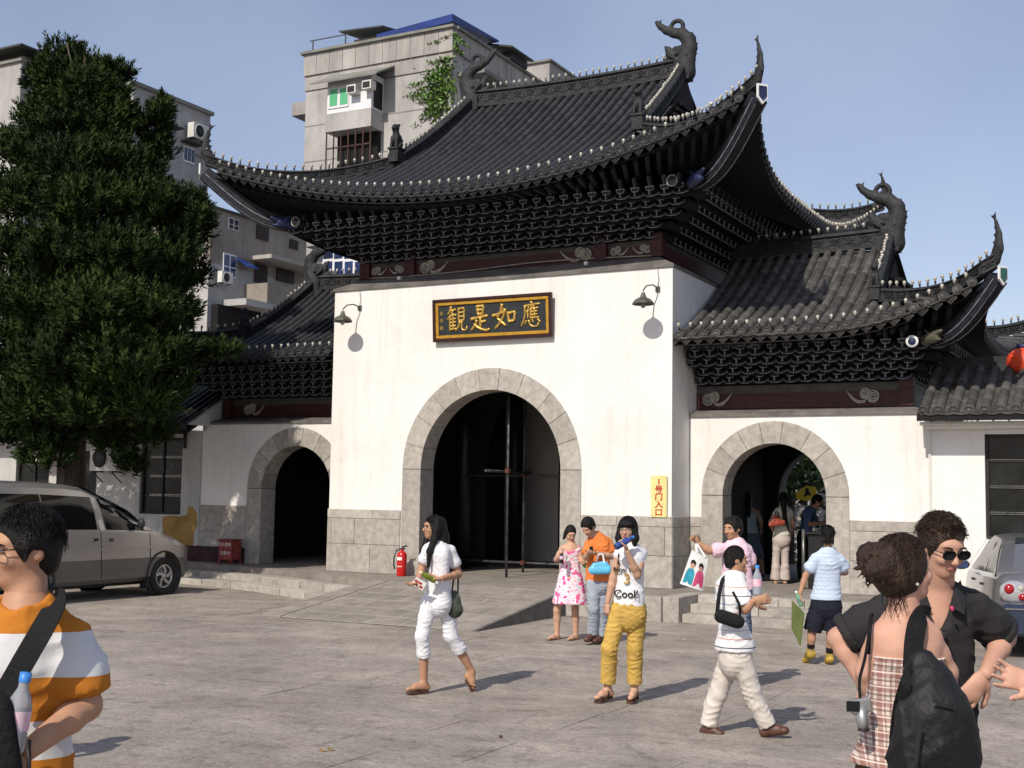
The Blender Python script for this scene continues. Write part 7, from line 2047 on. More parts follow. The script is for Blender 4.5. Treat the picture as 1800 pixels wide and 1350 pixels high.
# outward face offset
for body, sz, dz, m in (('New York', .06, -.155, 'eyed'), ('3', .14, -.265, 'gold'), ('Cool!', .10, -.39, 'eyed')):
    c = (o+Zu*dz)*1.0; fr = (-dz)/max(.01, (o-p.pel)[2]); c = o+(p.pel-o)*fr*1.0; c[2] = o[2]+dz
    text_obj('shirt_print', body, sz, c+fd*.112, sdv, Zu, M[m], p.root, .004, .001)
mb = MB(); 
for e, sg in (('L', 1), ('R', -1)):
    S = p.J['s'+e]; lt = unit(S-o)
    mb.tube([S+Zu*.055-lt*.03, S+fd*.06-lt*.005, S-Zu*.07+fd*.05+lt*.0, S-Zu*.10+lt*.005, S-Zu*.07-fd*.05, S-fd*.055-lt*.005, S+Zu*.055-lt*.03], .008, 5, cap=False)
mb.build('navy_piping', M['eyed'], p.root)
M['canblue'] = mat('blue_can', (.05,.09,.32), .3, .2, 15, metal=.3)
bottle(CAM+ray(1082, 962)*(p.d0-.24), RGT*.8+Zu*.45+TOC*-.3, 1.0, 'blue drink bottle at the mouth of the girl in yellow trousers', M['canblue'], M['capblue'])

# ---- woman in pink floral dress
p = Person('woman in sleeveless pink floral dress looking down at her hands', dep(985, 1124), dict(h=(1003,938), n=(1004,956), sL=(1019,961,.0), sR=(986,960,.0), eL=(1022,985,-.05), wL=(1026,990,-.22), eR=(978,984,-.05), wR=(985,978,-.20),
    hL=(1011,1021), hR=(994,1021), kL=(1011,1072), aL=(1012,1117), tL=(1000,1123,-.14), kR=(979,1072), aR=(979,1116), tR=(965,1122,-.14)), -12, 12, .94, vox=.011, pitch=-.45)
p.body(hands=[(p.J['wL'], unit(-RGT*.1+TOC), Zu, .8, .9, -1, .007), (p.J['wR'], unit(Zu*.6+TOC*.5), RGT, 1.0, .9, 1, .007)]).done(); p.face()
def floral(name):
    m = cloth(name, (.7,.68,.68)); nt = m.node_tree; N = nt.nodes; L = nt.links
    tc = N.new('ShaderNodeTexCoord'); nz = N.new('ShaderNodeTexNoise'); nz.inputs['Scale'].default_value = 9; nz.inputs['Detail'].default_value = 1.5; L.new(tc.outputs['Object'], nz.inputs['Vector'])
    cr = N.new('ShaderNodeValToRGB'); cr.color_ramp.interpolation = 'CONSTANT'; el = cr.color_ramp.elements
    el[0].position = 0; el[0].color = (.75,.12,.32,1); el[1].position = .42; el[1].color = (.78,.74,.74,1)
    for q, c in ((.47, (.80,.45,.55)), (.52, (.76,.75,.76)), (.56, (.45,.55,.62)), (.59, (.76,.75,.74)), (.62, (.72,.06,.28)), (.69, (.62,.60,.25))): e = el.new(q); e.color = (*c, 1)
    L.new(nz.outputs['Fac'], cr.inputs['Fac']); L.new(cr.outputs['Color'], bsdf(m).inputs['Base Color']); return m
V = p.torso(Vol(.02), .012, .92); hem = CAM+ray(1000, 1061)*p.d0
V.cone(p.pel, np.array((p.pel[0], p.pel[1], hem[2]+.02)), .17, .235, flat=p.f, fs=.78); V.cut(hem, (0,0,-1)); V.cut(p.J['n']-Zu*.035+p.f*0, (p.f[0]*.7, p.f[1]*.7, 1))
p.wear('dress', V, floral('pink_floral'), .008, fn=folds(.012, 26))
V = p.hairvol(.010, True); V.chain([p.P(0,-.1,.0), p.P(.03,-.13,-.06), p.P(.06,-.13,-.16)], [.04,.035,.015]); p.wear('hair', V, 'hairblack', .010)
for e in 'LR': sandal(p, e, M['solebrown'], M['leatherbrown'])
bottle(CAM+ray(987, 990)*(p.d0-.26), Zu, .85, 'small dark cola bottle held by the woman in the pink dress', M['black'], M['capblue'], M['labelpink'])
c = CAM+ray(1029, 992)*(p.d0-.28); ph = empty('snack_packet', c, 'green and white snack packet held by the woman in the pink dress', 'packet')
ax = unit(RGT*.8+Zu*.3); ay = unit(Zu); nn = np.cross(ax, ay)
V = Vol(.01); V.ball(c, (.045,.016,.05)); mb = MB(); V.into(mb, .006); mb.build('wrapper', mat('green_wrapper', (.10,.30,.06), .3, .3, 20, spec=.6), ph)

# ---- person in orange T-shirt and jeans
p = Person('person in orange T-shirt and pale jeans bending over a phone', dep(1047, 1131), dict(h=(1034,926,-.10), n=(1048,941), sL=(1070,949,.05), sR=(1034,952,-.05), eL=(1076,978,-.05), wL=(1046,972,-.22), eR=(1030,980,-.10), wR=(1036,970,-.26),
    hL=(1061,1024,.02), hR=(1043,1026,-.02), kL=(1058,1074), aL=(1057,1118,.03), tL=(1046,1127,-.12), kR=(1043,1070,-.06), aR=(1041,1116,-.03), tR=(1031,1124,-.18)), -32, -38, 1.02, vox=.011, pitch=-.7)
p.body(hands=[(p.J['wL'], unit(-RGT*.6+TOC*.6), Zu, .9, .9, -1, .007), (p.J['wR'], unit(TOC*.8+RGT*.1), Zu, .9, .9, 1, .007)]).done(); p.face(eyes=False)
V = p.torso(Vol(.02), .030, .95); V.cut(CAM+ray(1050, 1021)*p.d0, (0,0,-1))
for e in 'LR': p.arm(V, e, .030, 0, .8)
p.wear('orange_shirt', V, cloth('orange_cotton', (.72,.20,.05), .06), .008, fn=creases(.009, 19))
V = Vol(.02); V.cone(p.pel+Zu*.06, p.pel, .155, .165, flat=p.f, fs=.76)
for e in 'LR': p.leg(V, e, 0, 0, 1.97, r=(.088,.080,.072,.070,.070), padk=(0,0,0))
p.wear('jeans', V, cloth('faded_denim', (.33,.37,.42), .14, .4, 20), .008, fn=creases(.009, 22))
for e in 'LR': V = Vol(.012); p.foot(V, e, .012); p.wear('shoe', V, 'leatherbrown', .009)
p.wear('hair', p.hairvol(.016), 'hairblack', .010, folds(.003, 120))
c = CAM+ray(1039, 966)*(p.d0-.36); ph = empty('phone', c, 'dark phone held up by the person in orange', 'phone'); MB().obox(c, RGT*.022, unit(TOC*.6+Zu)*.045, unit(TOC-Zu*.6)*.007).build('case', M['plastic'], ph, bevel=.003); MB().obox(c+unit(TOC*.6-Zu)*-.009, RGT*.018, unit(TOC*.6+Zu)*.036, unit(TOC-Zu*.6)*.001).build('screen', M['winblue'], ph)
c = CAM+ray(1055, 998)*(p.d0-.22); hb = empty('handbag', c, 'sky blue handbag hanging from the arm of the person in orange', 'bag'); M['bagblue'] = mat('sky_blue_vinyl', (.12,.48,.72), .35, .06, 8, .15, 30, spec=.5)
V = Vol(.02); V.cone(c-RGT*.09-Zu*.03, c+RGT*.09-Zu*.02, .060, .060, flat=TOC, fs=.7); V.cone(c-RGT*.06+Zu*.03, c+RGT*.06+Zu*.04, .045, .045, flat=TOC, fs=.7); mb = MB(); V.into(mb, .008, 0, folds(.003, 50)); mb.build('pouch', M['bagblue'], hb)
for k in (-1, 1): strap([c-RGT*.05+Zu*.06+TOC*.02*k, c-RGT*.03+Zu*.17+TOC*.02*k, c+RGT*.03+Zu*.18+TOC*.02*k, c+RGT*.05+Zu*.06+TOC*.02*k], .018, .006, M['white'], 'handle', hb)

# ---- boy in pink shirt, arm stretched out
p = Person('boy in pale pink shirt holding a carrier bag out at arm length', 12.4, dict(h=(1288,929), n=(1294,952), sL=(1316,962,.03), sR=(1272,960,-.03), eL=(1320,995,.03), wL=(1303,1005,-.15), eR=(1246,968,-.05), wR=(1229,955,-.05),
    hL=(1306,1030), hR=(1286,1030), kL=(1307,1080,-.03), aL=(1310,1122), tL=(1298,1130,-.14), kR=(1287,1080,-.03), aR=(1285,1122), tR=(1273,1130,-.14)), -25, -50, .98, vox=.011, pitch=-.12, skin='skin_tan', gz=0)
p.body(hands=[(p.J['wR'], unit(-RGT*.7+Zu*.7), unit(TOC-Zu), 1.2, .9, 1, .006), (p.J['wL'], unit(-RGT), -TOC, .6, .9, 1, .007)]).done(); p.face()
V = p.torso(Vol(.02), .022, .95); V.cut(p.pel-Zu*.04, (0,0,-1))
for e in 'LR': p.arm(V, e, .028, 0, .75 if e == 'R' else .9)
p.wear('pink_shirt', V, cloth('pale_pink_jersey', (.74,.52,.60), .04), .008, fn=creases(.008, 19))
V = Vol(.02); V.cone(p.pel+Zu*.05, p.pel, .155, .16, flat=p.f, fs=.76)
for e in 'LR': p.leg(V, e, 0, 0, 1.95, r=(.09,.08,.072,.07,.07), padk=(0,0,0))
p.wear('jeans', V, cloth('blue_denim', (.10,.14,.22), .15, .4, 20), .008, fn=creases(.008, 19))
for e in 'LR': V = Vol(.012); p.foot(V, e, .012); p.wear('shoe', V, 'plastic', .010)
V = p.hairvol(.018)
for a in np.linspace(-2.6, 2.6, 12): V.cone(p.P(.05*math.sin(a), .03*math.cos(a), .10), p.P(.085*math.sin(a), .075*math.cos(a), .115), .02, .006)
p.wear('hair', V, 'hairblack', .009); mb = MB(); nk = p.J['n']; f_ = p.f; sd = unit(np.cross(f_, Zu)); mb.tube([nk+sd*.07+Zu*.02-f_*.02, nk+sd*.05+f_*.06-Zu*.02, nk+f_*.085-Zu*.07, nk-sd*.05+f_*.06-Zu*.02, nk-sd*.07+Zu*.02-f_*.02], .007, 5); mb.build('neck_trim', M['eyed'], p.root)
# carrier bag with two figures printed on it
cb = empty('carrier_bag', CAM+ray(1222, 1036)*12.3, 'white carrier bag printed with two people in blue and pink', 'bag')
Q = [CAM+ray(*q)*12.3 for q in ((1195, 1026), (1235, 1039), (1245, 982), (1216, 967))]
G = []
for side in (1, -1):
    rows = []
    for v in np.linspace(0, 1, 7):
        rows.append([(Q[0]*(1-u)+Q[1]*u)*(1-v)+(Q[3]*(1-u)+Q[2]*u)*v+TOC*side*.035*math.sin(math.pi*u)*(1-v*.6)+TOC*.004*math.sin(9*u+5*v) for u in np.linspace(0, 1, 9)])
    G.append(rows)
mb = MB(); mb.grid(G[0]); mb.grid(G[1], flip=True); mb.build('bag', M['white'], cb)
for k in (-1, 1): strap([Q[3]*.7+Q[2]*.3+TOC*.02*k, p.J['wR']+unit(-RGT+Zu)*.05-Zu*.02+TOC*.02*k, Q[3]*.2+Q[2]*.8+TOC*.02*k], .016, .003, M['white'], 'handle', cb)
def bagpt(u, v, e=.004): return (Q[0]*(1-u)+Q[1]*u)*(1-v)+(Q[3]*(1-u)+Q[2]*u)*v+TOC*(.035*math.sin(math.pi*u)*(1-v*.6)+.004*math.sin(9*u+5*v)+e)
def bagshape(name, pts, m, e): 
    n = len(pts); c = (sum(a for a, b in pts)/n, sum(b for a, b in pts)/n)
    MB().add([bagpt(*c, e)]+[bagpt(a, b, e) for a, b in pts], [(0, i+1, (i+1) % n+1) for i in range(n)]).build(name, m, cb)
M['pblue'] = mat('print_blue', (.03,.30,.42), .6, .2, 20); M['ppink'] = mat('print_pink', (.62,.08,.20), .6, .2, 20)
el = lambda cu, cv, ru, rv: [(cu+ru*math.cos(a), cv+rv*math.sin(a)) for a in np.linspace(0, 6.28, 12, endpoint=False)]
bagshape('printed_figure', [(.06,.08), (.46,.06), (.46,.42), (.38,.52), (.16,.52), (.08,.40)], M['pblue'], .005); bagshape('printed_figure', [(.50,.05), (.95,.08), (.92,.42), (.84,.54), (.60,.54), (.53,.42)], M['ppink'], .006)
for u in (.27, .70): bagshape('printed_face', el(u, .62, .10, .10), M['skin_fair'], .007); bagshape('printed_hair', [(u-.12,.62), (u-.12,.74), (u,.79), (u+.12,.74), (u+.12,.62), (u+.08,.70), (u-.08,.70)], M['hairblack'], .009)

# ---- boy in striped polo, walking to the right
d0 = dep(1300, 1292)
p = Person('boy in white polo with thin stripes and cream trousers carrying a black pouch', d0, dict(h=(1294,984), n=(1293,1012), sL=(1268,1024,.12), sR=(1302,1022,-.12), eL=(1275,1068,.16), wL=(1322,1060,.02), eR=(1310,1072,-.18), wR=(1325,1056,-.22),
    hL=(1285,1150,.08), hR=(1300,1150,-.08), kL=(1262,1220,.08), aL=(1245,1278,.08), tL=(1266,1290,.02), kR=(1322,1215,-.08), aR=(1351,1278,-.08), tR=(1380,1284,-.12)), 80, 95, .92, vox=.010, skin='skin_tan', pitch=-.05)
p.body(hands=[(p.J['wL'], unit(RGT*.9+Zu*.25), -TOC*-1, .35, .95, 1, .006), (p.J['wR'], unit(RGT*.9+Zu*.15), -TOC, .35, .95, -1, .006)], slim=1.05).done(); p.face()
hemz = (CAM+ray(1292, 1143)*d0)[2]; topz = p.J['sL'][2]+.08
V = Vol(.02); p.torso(V, .030, 1.12, 1.1); V.cone(p.pel, np.array((p.pel[0], p.pel[1], hemz+.02)), .185, .19, flat=p.f, fs=.85); V.cut(np.array((0,0,hemz)), (0,0,-1))
for e in 'LR': p.arm(V, e, .032, 0, .85)
w = (.74,.74,.75); nv = (.05,.06,.12); orr = (.62,.25,.16); gr = (.35,.40,.50)
bd = [(0, w)]
for i in range(8):
    z = .05+i*.118; bd += [(z, (nv, orr, gr)[i % 3]), (z+.014, w)]
p.wear('striped_polo', V, zstripe('striped_pique', bd, hemz, topz), .008, fn=creases(.008, 19))
V = Vol(.02); V.cone(np.array((p.pel[0], p.pel[1], hemz+.03)), p.pel-Zu*.03, .165, .172, flat=p.f, fs=.80)
for e in 'LR': p.leg(V, e, 0, 0, 1.96, r=(.096,.088,.080,.077,.076), padk=(0,0,0))
p.wear('cream_trousers', V, cloth('cream_cotton', (.60,.55,.50), .06), .008, fn=creases(.009, 20, .3))
for e in 'LR': V = Vol(.012); p.foot(V, e, .010); p.wear('shoe', V, 'leatherbrown', .009)
p.wear('hair', p.hairvol(.008), 'hairblack', .009, folds(.002, 140)); p.strands(300, 'hairblack', .009, .002, .004, 5, 60, 84, 112, .15, 6)
c = CAM+ray(1281, 1088)*(d0-.22); ps = empty('shoulder_pouch', c, 'black pouch slung at the side of the boy in the striped polo', 'bag')
V = Vol(.02); V.cone(c-RGT*.06+Zu*.02, c+RGT*.07-Zu*.02, .055, .055, flat=TOC, fs=.6); mb = MB(); V.into(mb, .008); mb.build('pouch', M['webbing'], ps)
strap([c-RGT*.09+Zu*.05, CAM+ray(1264, 1045)*(d0-.22), CAM+ray(1270, 1018)*(d0-.12), CAM+ray(1278, 1012)*(d0-.02)], .030, .006, M['webbing'], 'strap', ps)
strap([c+RGT*.09+Zu*.03, CAM+ray(1300, 1062)*(d0-.27), CAM+ray(1288, 1040)*(d0-.25)], .02, .005, M['webbing'], 'strap', ps)
bottle(CAM+ray(1331, 1046)*(d0-.12), Zu*1+RGT*.0, 1.15, 'clear water bottle with blue cap held by the boy in the striped polo', M['petclear'], M['capblue'], M['labelpink'])

# ---- boy in pale blue T-shirt seen from behind
d0 = dep(1440, 1168)
p = Person('boy from behind in pale blue striped T-shirt, navy shorts and yellow trainers', d0, dict(h=(1455,942), n=(1456,966), sL=(1430,978), sR=(1480,981), eL=(1416,1012,.02), wL=(1406,1044,-.02), eR=(1486,1006,.06), wR=(1481,1008,.24),
    hL=(1440,1066), hR=(1464,1066), kL=(1427,1112), aL=(1425,1143), tL=(1416,1160,.12), kR=(1460,1112), aR=(1458,1152), tR=(1454,1168,.14)), 168, 165, .92, vox=.011, skin='skin_tan')
p.body(hands=[(p.J['wL'], unit(-Zu-RGT*.15), RGT, 1.0, .9, 1, .007), (p.J['wR'], unit(-TOC), -Zu, .6, .9, 1, .007)]).done()
hemz = (CAM+ray(1448, 1054)*d0)[2]; topz = p.J['n'][2]
V = Vol(.02); p.torso(V, .028, 1.0); V.cone(p.pel, np.array((p.pel[0], p.pel[1], hemz)), .175, .18, flat=p.f, fs=.8); V.cut(np.array((0,0,hemz)), (0,0,-1))
for e in 'LR': p.arm(V, e, .034, 0, .62)
lb, lg = (.50,.58,.72), (.36,.44,.58); bd = [(0, lb)]
for i in range(12): bd += [(.04+i*.08, lg), (.052+i*.08, lb)]
p.wear('blue_tshirt', V, zstripe('blue_striped_jersey', bd, hemz, topz), .008, fn=creases(.008, 18))
V = Vol(.02); V.cone(p.pel+Zu*.06, p.pel, .165, .175, flat=p.f, fs=.8)
for e in 'LR': p.leg(V, e, 0, 0, .93, r=(.112,.115,.112,.1,.1), padk=(0,0,0))
p.wear('navy_shorts', V, cloth('navy_cotton', (.012,.014,.024)), .008, fn=creases(.008, 18))
M['trainer'] = mat('yellow_black_trainer', (.55,.36,.04), .5, .2, 14, col2=(.03,.03,.03))
for e in 'LR':
    V = Vol(.012); p.foot(V, e, .014); p.wear('trainer', V, 'trainer', .009)
    V = Vol(.01); p.leg(V, e, .006, 1.72, 1.97); p.wear('sock', V, 'webbing', .009)
V = p.hairvol(.020)
for a in np.linspace(0, 6.0, 16): V.cone(p.P(.07*math.sin(a), .075*math.cos(a), .06), p.P(.105*math.sin(a), .105*math.cos(a), .075+.03*math.sin(3*a)), .024, .006)
for a in (-.06, -.02, .02, .06): V.cone(p.P(a, -.085, -.05), p.P(a*1.2, -.095, -.115), .025, .008)
p.wear('hair', V, 'hairblack', .009); p.strands(300, 'hairblack', .022, .0022, .012, 5, 62, 92, 118, .5, 7)
fo = empty('folder', CAM+ray(1403, 1100)*d0, 'flat olive green folder hanging from the hand of the boy in blue', 'folder')
Q = [CAM+ray(*q)*(d0+e) for q, e in (((1392, 1056), .10), ((1413, 1078), -.12), ((1406, 1135), -.12), ((1391, 1104), .10))]
n_ = unit(np.cross(Q[1]-Q[0], Q[3]-Q[0]))*.012
MB().add(Q+[q+n_ for q in Q], [(3,2,1,0),(4,5,6,7),(0,1,5,4),(1,2,6,5),(2,3,7,6),(3,0,4,7)]).build('board', mat('olive_card', (.13,.16,.05), .6, .1, 6), fo, fixn=True)
bottle(CAM+ray(1409, 1066)*(d0-.06), Zu*.8+RGT*-.3, .9, 'small green bottle held together with the folder', mat('green_clear_plastic', (.25,.5,.35), .15, .2, 10, spec=.6, trans=.3), M['white'])

# ---- people in the open arch
d0 = dep(1340, 1014, ZP)
p = Person('woman from behind in pale blue vest and blue-grey skirt inside the arch', d0, dict(h=(1315,877), n=(1316,891), sL=(1303,897), sR=(1333,897), eL=(1301,916), wL=(1304,934,.1), eR=(1337,916), wR=(1338,930,.12),
    hL=(1313,945), hR=(1325,945), kL=(1318,980), aL=(1319,1011), tL=(1312,1016,.1), kR=(1336,980), aR=(1341,1011), tR=(1345,1016,.1)), 172, 176, .96, vox=.014, hv=.01, gz=ZP)
p.body(hands=[(p.J['wR'], -Zu, RGT*-1, .6, .9, 1, .010), (p.J['wL'], -Zu, RGT, .6, .9, -1, .010)]).done()
V = p.torso(Vol(.02), .012, .92); V.cut(p.pel+Zu*.07, (0,0,-1)); V.cut(p.J['sL']*.5+p.J['sR']*.5-Zu*.0, (0,0,1)); p.wear('blue_vest', V, cloth('sky_blue_knit', (.42,.55,.66)))
V = Vol(.02); V.cone(p.pel+Zu*.07, p.pel-Zu*.05, .145, .165, flat=p.f, fs=.78); V.cone(p.pel-Zu*.05, (p.J['kL']+p.J['kR'])/2, .165, .175, flat=p.f, fs=.8); V.cut(CAM+ray(1325, 980)*d0, (0,0,-1)); p.wear('skirt', V, cloth('blue_grey_cotton', (.14,.19,.26)), fn=folds(.008, 30))
V = p.hairvol(.014, True); V.chain([p.P(0,-.08,.0), p.P(0,-.12,-.12), p.P(0,-.11,-.30), p.P(.01,-.10,-.40)], [.05,.05,.045,.015]); p.wear('hair', V, 'hairblack', .012)
for e in 'LR': V = Vol(.012); p.foot(V, e, .006); p.wear('shoe', V, 'plastic', .012)
d0 = dep(1371, 1026, ZP)
p = Person('woman from behind in cream top and pale flared trousers inside the arch', d0, dict(h=(1378,877), n=(1378,890), sL=(1364,896), sR=(1391,897), eL=(1354,918), wL=(1360,936,.12), eR=(1394,919), wR=(1391,936,.12),
    hL=(1367,946), hR=(1381,946), kL=(1364,984), aL=(1363,1019), tL=(1361,1026,.12), kR=(1380,984), aR=(1380,1019), tR=(1380,1026,.12)), 172, 165, .98, vox=.014, hv=.01, gz=ZP)
p.body(hands=[(p.J['wR'], -Zu, RGT*-1, .6, .9, 1, .010), (p.J['wL'], -Zu, RGT, .6, .9, -1, .010)]).done()
V = p.torso(Vol(.02), .018, .95); V.cut(p.pel+Zu*.05, (0,0,-1))
for e in 'LR': p.arm(V, e, .024, 0, .4)
p.wear('cream_top', V, cloth('cream_jersey', (.62,.63,.54)))
V = Vol(.02); V.cone(p.pel+Zu*.08, p.pel-Zu*.03, .140, .162, flat=p.f, fs=.8)
for e in 'LR': p.leg(V, e, 0, 0, 1.98, r=(.090,.076,.066,.072,.098), padk=(0,0,0))
p.wear('flared_trousers', V, cloth('pinkish_beige_cotton', (.52,.44,.41)), fn=creases(.008, 19))
V = p.hairvol(.014, True); V.chain([p.P(0,-.09,.0), p.P(0,-.125,-.14), p.P(.02,-.12,-.36), p.P(.10,-.10,-.62)], [.05,.05,.04,.015]); p.wear('hair', V, 'hairblack', .012)
c = CAM+ray(1364, 916)*(d0-.20); hb = empty('shoulder_bag', c, 'rust red shoulder bag of the woman in the cream top', 'bag')
V = Vol(.015); V.cone(c-RGT*.10-Zu*.07, c+RGT*.12-Zu*.02, .035, .05, flat=TOC, fs=.6); V.cone(c-RGT*.0+Zu*.08, c+RGT*.05, .03, .05, flat=TOC, fs=.6); V.cone(c-RGT*.08-Zu*.05, c+RGT*.02+Zu*.08, .035, .03, flat=TOC, fs=.6); mb = MB(); V.into(mb, .010); mb.build('pouch', mat('rust_leather', (.30,.055,.03), .5, .1, 8), hb)
strap([c+Zu*.09-RGT*.02, p.J['sL']+Zu*.06-TOC*.02, c+Zu*.06+RGT*.06], .02, .006, M['leatherbrown'], 'strap', hb)
p = Person('person in blue shirt leaning over the ticket barrier inside the arch', 23.0, dict(h=(1437,881,-.05), n=(1427,893), sL=(1414,899,-.08), sR=(1428,899,.10), eL=(1424,921,-.14), wL=(1442,920,-.18), eR=(1436,920,.10), wR=(1448,918,.05),
    hL=(1411,945,-.06), hR=(1417,945,.08), kL=(1410,982), aL=(1409,1019), tL=(1418,1025), kR=(1418,982), aR=(1418,1019), tR=(1427,1025)), 80, 75, 1.0, vox=.014, hv=.01, pitch=-.45, skin='skin_tan', gz=ZP)
p.body(hands=[(p.J['wL'], unit(RGT), -Zu, .6, .9, 1, .010), (p.J['wR'], unit(RGT), -Zu, .6, .9, -1, .010)]).done()
V = p.torso(Vol(.02), .022, 1.0); V.cut(p.pel-Zu*.0, (0,0,-1))
for e in 'LR': p.arm(V, e, .026, 0, .8)
p.wear('blue_shirt', V, cloth('blue_uniform', (.10,.16,.32)), fn=creases(.008, 19))
V = Vol(.02); V.cone(p.pel+Zu*.05, p.pel, .15, .155, flat=p.f, fs=.8)
for e in 'LR': p.leg(V, e, .028, 0, 1.98)
p.wear('dark_trousers', V, 'webbing'); p.wear('hair', p.hairvol(.014), 'hairblack', .012)
# ---- foreground: man at the left edge
d0 = 3.45
p = Person('man in orange and white striped T-shirt with black strap, cut by the picture edge', d0, dict(h=(42,967,.02), n=(46,1062), sL=(138,1108,.02), sR=(-72,1118,-.02), eL=(152,1240,-.02), wL=(50,1318,-.22), eR=(-110,1250,-.02), wR=(-40,1330,-.25),
    hL=(68,1474), hR=(-38,1474), kL=(72,1760,-.02), aL=(75,2030), tL=(60,2065,-.18), kR=(-40,1760,-.02), aR=(-45,2030), tR=(-70,2065,-.18)), -2, -44, 1.06, vox=.009, hv=.006, skin='skin_tan', pitch=-.06, gz=0, hs=.84)
p.body(hands=[(p.J['wL'], unit(-RGT*.7-Zu*.5+TOC*.3), -TOC, .8, 1.05, 1, .006), (p.J['wR'], unit(RGT*.6-Zu*.4+TOC*.3), -TOC, .8, 1.05, -1, .006)]).done(); p.face()
V = p.torso(Vol(.03), .022, .98); V.cone(p.pel+Zu*.05, p.pel-Zu*.10, .165, .18, flat=p.f, fs=.78, cap=True)
for e in 'LR': p.arm(V, e, .022, 0, .86, r=(.052,.052,.048,.04,.03), cap=True)
V.ball(p.J['n']+p.f*.045+Zu*.065, (.085,.085,.075), op='-', k=.01)
og, wt = (.46,.165,.02), (.60,.60,.61)
z_ = lambda y: 1.9-(y-853)*.001565
z0, z1 = z_(1420), z_(1040); fr = lambda y: (z_(y)-z0)/(z1-z0)
p.wear('striped_tshirt', V, zstripe('orange_white_stripe', [(0, og), (fr(1322), wt), (fr(1256), og), (fr(1180), wt), (fr(1106), og)], z0, z1), fn=creases(.009, 17))
V = Vol(.02); V.cone(p.pel+Zu*.03, p.pel-Zu*.03, .160, .165, flat=p.f, fs=.78)
for e in 'LR': p.leg(V, e, 0, 0, 1.96, padk=(.015,.02,.03), cap=True)
p.wear('jeans', V, cloth('dark_denim', (.03,.04,.07), .15, .4, 20))
for e in 'LR': V = Vol(.012); p.foot(V, e, .012); p.wear('shoe', V, 'plastic', .012)
V = p.hairvol(.012); rh = random.Random(2)
for _ in range(40):
    a, b = rh.uniform(0, 6.28), rh.uniform(.2, 1.35); n_ = (math.sin(b)*math.sin(a), -.15+math.sin(b)*math.cos(a)*.9, math.cos(b))
    if n_[1] > .55 and n_[2] < .5: continue
    V.cone(p.P(.07*n_[0], .085*n_[1], .02+.09*n_[2]), p.P(.098*n_[0], .112*n_[1]-.01, .02+.122*n_[2]), .017, .005, k=.006)
p.wear('hair', V, 'hairblack', .0065); p.strands(1100, 'hairblack', .017, .0015, .012, 6, 62, 86, 112, .35, 11)
p.glasses(M['eyed'], M['carglass'])
bg = empty('messenger_bag', CAM+ray(5, 1290)*(d0-.30), 'black messenger bag on the chest of the man in orange stripes', 'bag')
c = CAM+ray(2, 1300)*(d0-.30); V = Vol(.02); V.cone(c+Zu*.06-RGT*.04, c-Zu*.12-RGT*.02, .07, .085, flat=TOC, fs=.5); mb = MB(); V.into(mb, .008); mb.build('pouch', M['webbing'], bg)
MB().tube([c+RGT*.07-Zu*.0, c+RGT*.08-Zu*.06+TOC*.02, c+RGT*.078-Zu*.10], .006, 6).build('zip_pull', M['plastic'], bg)
nf = p.f
strap([CAM+ray(8, 1222)*(d0-.20), CAM+ray(40, 1165)*(d0-.185), CAM+ray(75, 1105)*(d0-.165), CAM+ray(98, 1062)*(d0-.09), CAM+ray(100, 1050)*(d0+.02), CAM+ray(95, 1058)*(d0+.10)], .062, .005, M['webbing'], 'strap', bg, nrm=unit(p.f+Zu*.25))
bottle(CAM+ray(20, 1322)*(d0-.27), Zu*1.0+RGT*.14, .98, 'clear water bottle with blue cap tucked in the messenger bag', M['petclear'], M['capblue'], M['labelpink'])

# ---- foreground: man in sunglasses
d0 = 4.75
p = Person('man in dark open-collared shirt and sunglasses with hands on hips', d0, dict(h=(1655,962,-.06), n=(1648,1036), sL=(1722,1052,.02), sR=(1552,1056,.02), eL=(1766,1120,.06), wL=(1733,1184,-.14), eR=(1474,1122,.06), wR=(1518,1200,.0),
    hL=(1668,1318), hR=(1606,1318), kL=(1672,1535,-.02), aL=(1676,1735), tL=(1690,1765,-.16), kR=(1600,1535,-.02), aR=(1596,1735), tR=(1580,1765,-.16)), -14, 16, 1.07, vox=.009, hv=.0055, skin='skin_fair', pitch=-.30, gz=0, hs=.86)
p.body(hands=[(p.J['wL'], unit(-RGT*.60-Zu*.75+TOC*.05), unit(-TOC-RGT*.2), .30, 1.05, 1, .0055, .20), (p.J['wR'], unit(RGT*.5-Zu*.8), -TOC, .4, 1.05, -1, .006)], wide=.97).done(); p.face(eyes=False)
V = p.torso(Vol(.03), .018, .98); V.cone(p.pel+Zu*.05, p.pel-Zu*.06, .158, .168, flat=p.f, fs=.76, cap=True)
for e in 'LR': p.arm(V, e, .020, 0, .86, r=(.050,.050,.046,.04,.03), cap=True)
V.cone(p.J['n']+p.f*.06+Zu*.08, p.J['n']+p.f*.105-Zu*.16, .07, .018, op='-', k=.008)
SH = cloth('charcoal_shirt', (.030,.028,.030), .12, .5, 16); p.wear('dark_shirt', V, SH, .009, creases(.010, 17, .3))
for e in 'LR':
    V = Vol(.01); p.arm(V, e, .030, .74, .90, r=(.050,.050,.047,.04,.03), cap=True, cap0=True); p.wear('rolled_cuff', V, SH, .009, creases(.003, 60))
nk = p.J['n']; f = p.f; sd = unit(np.cross(f, Zu)); 
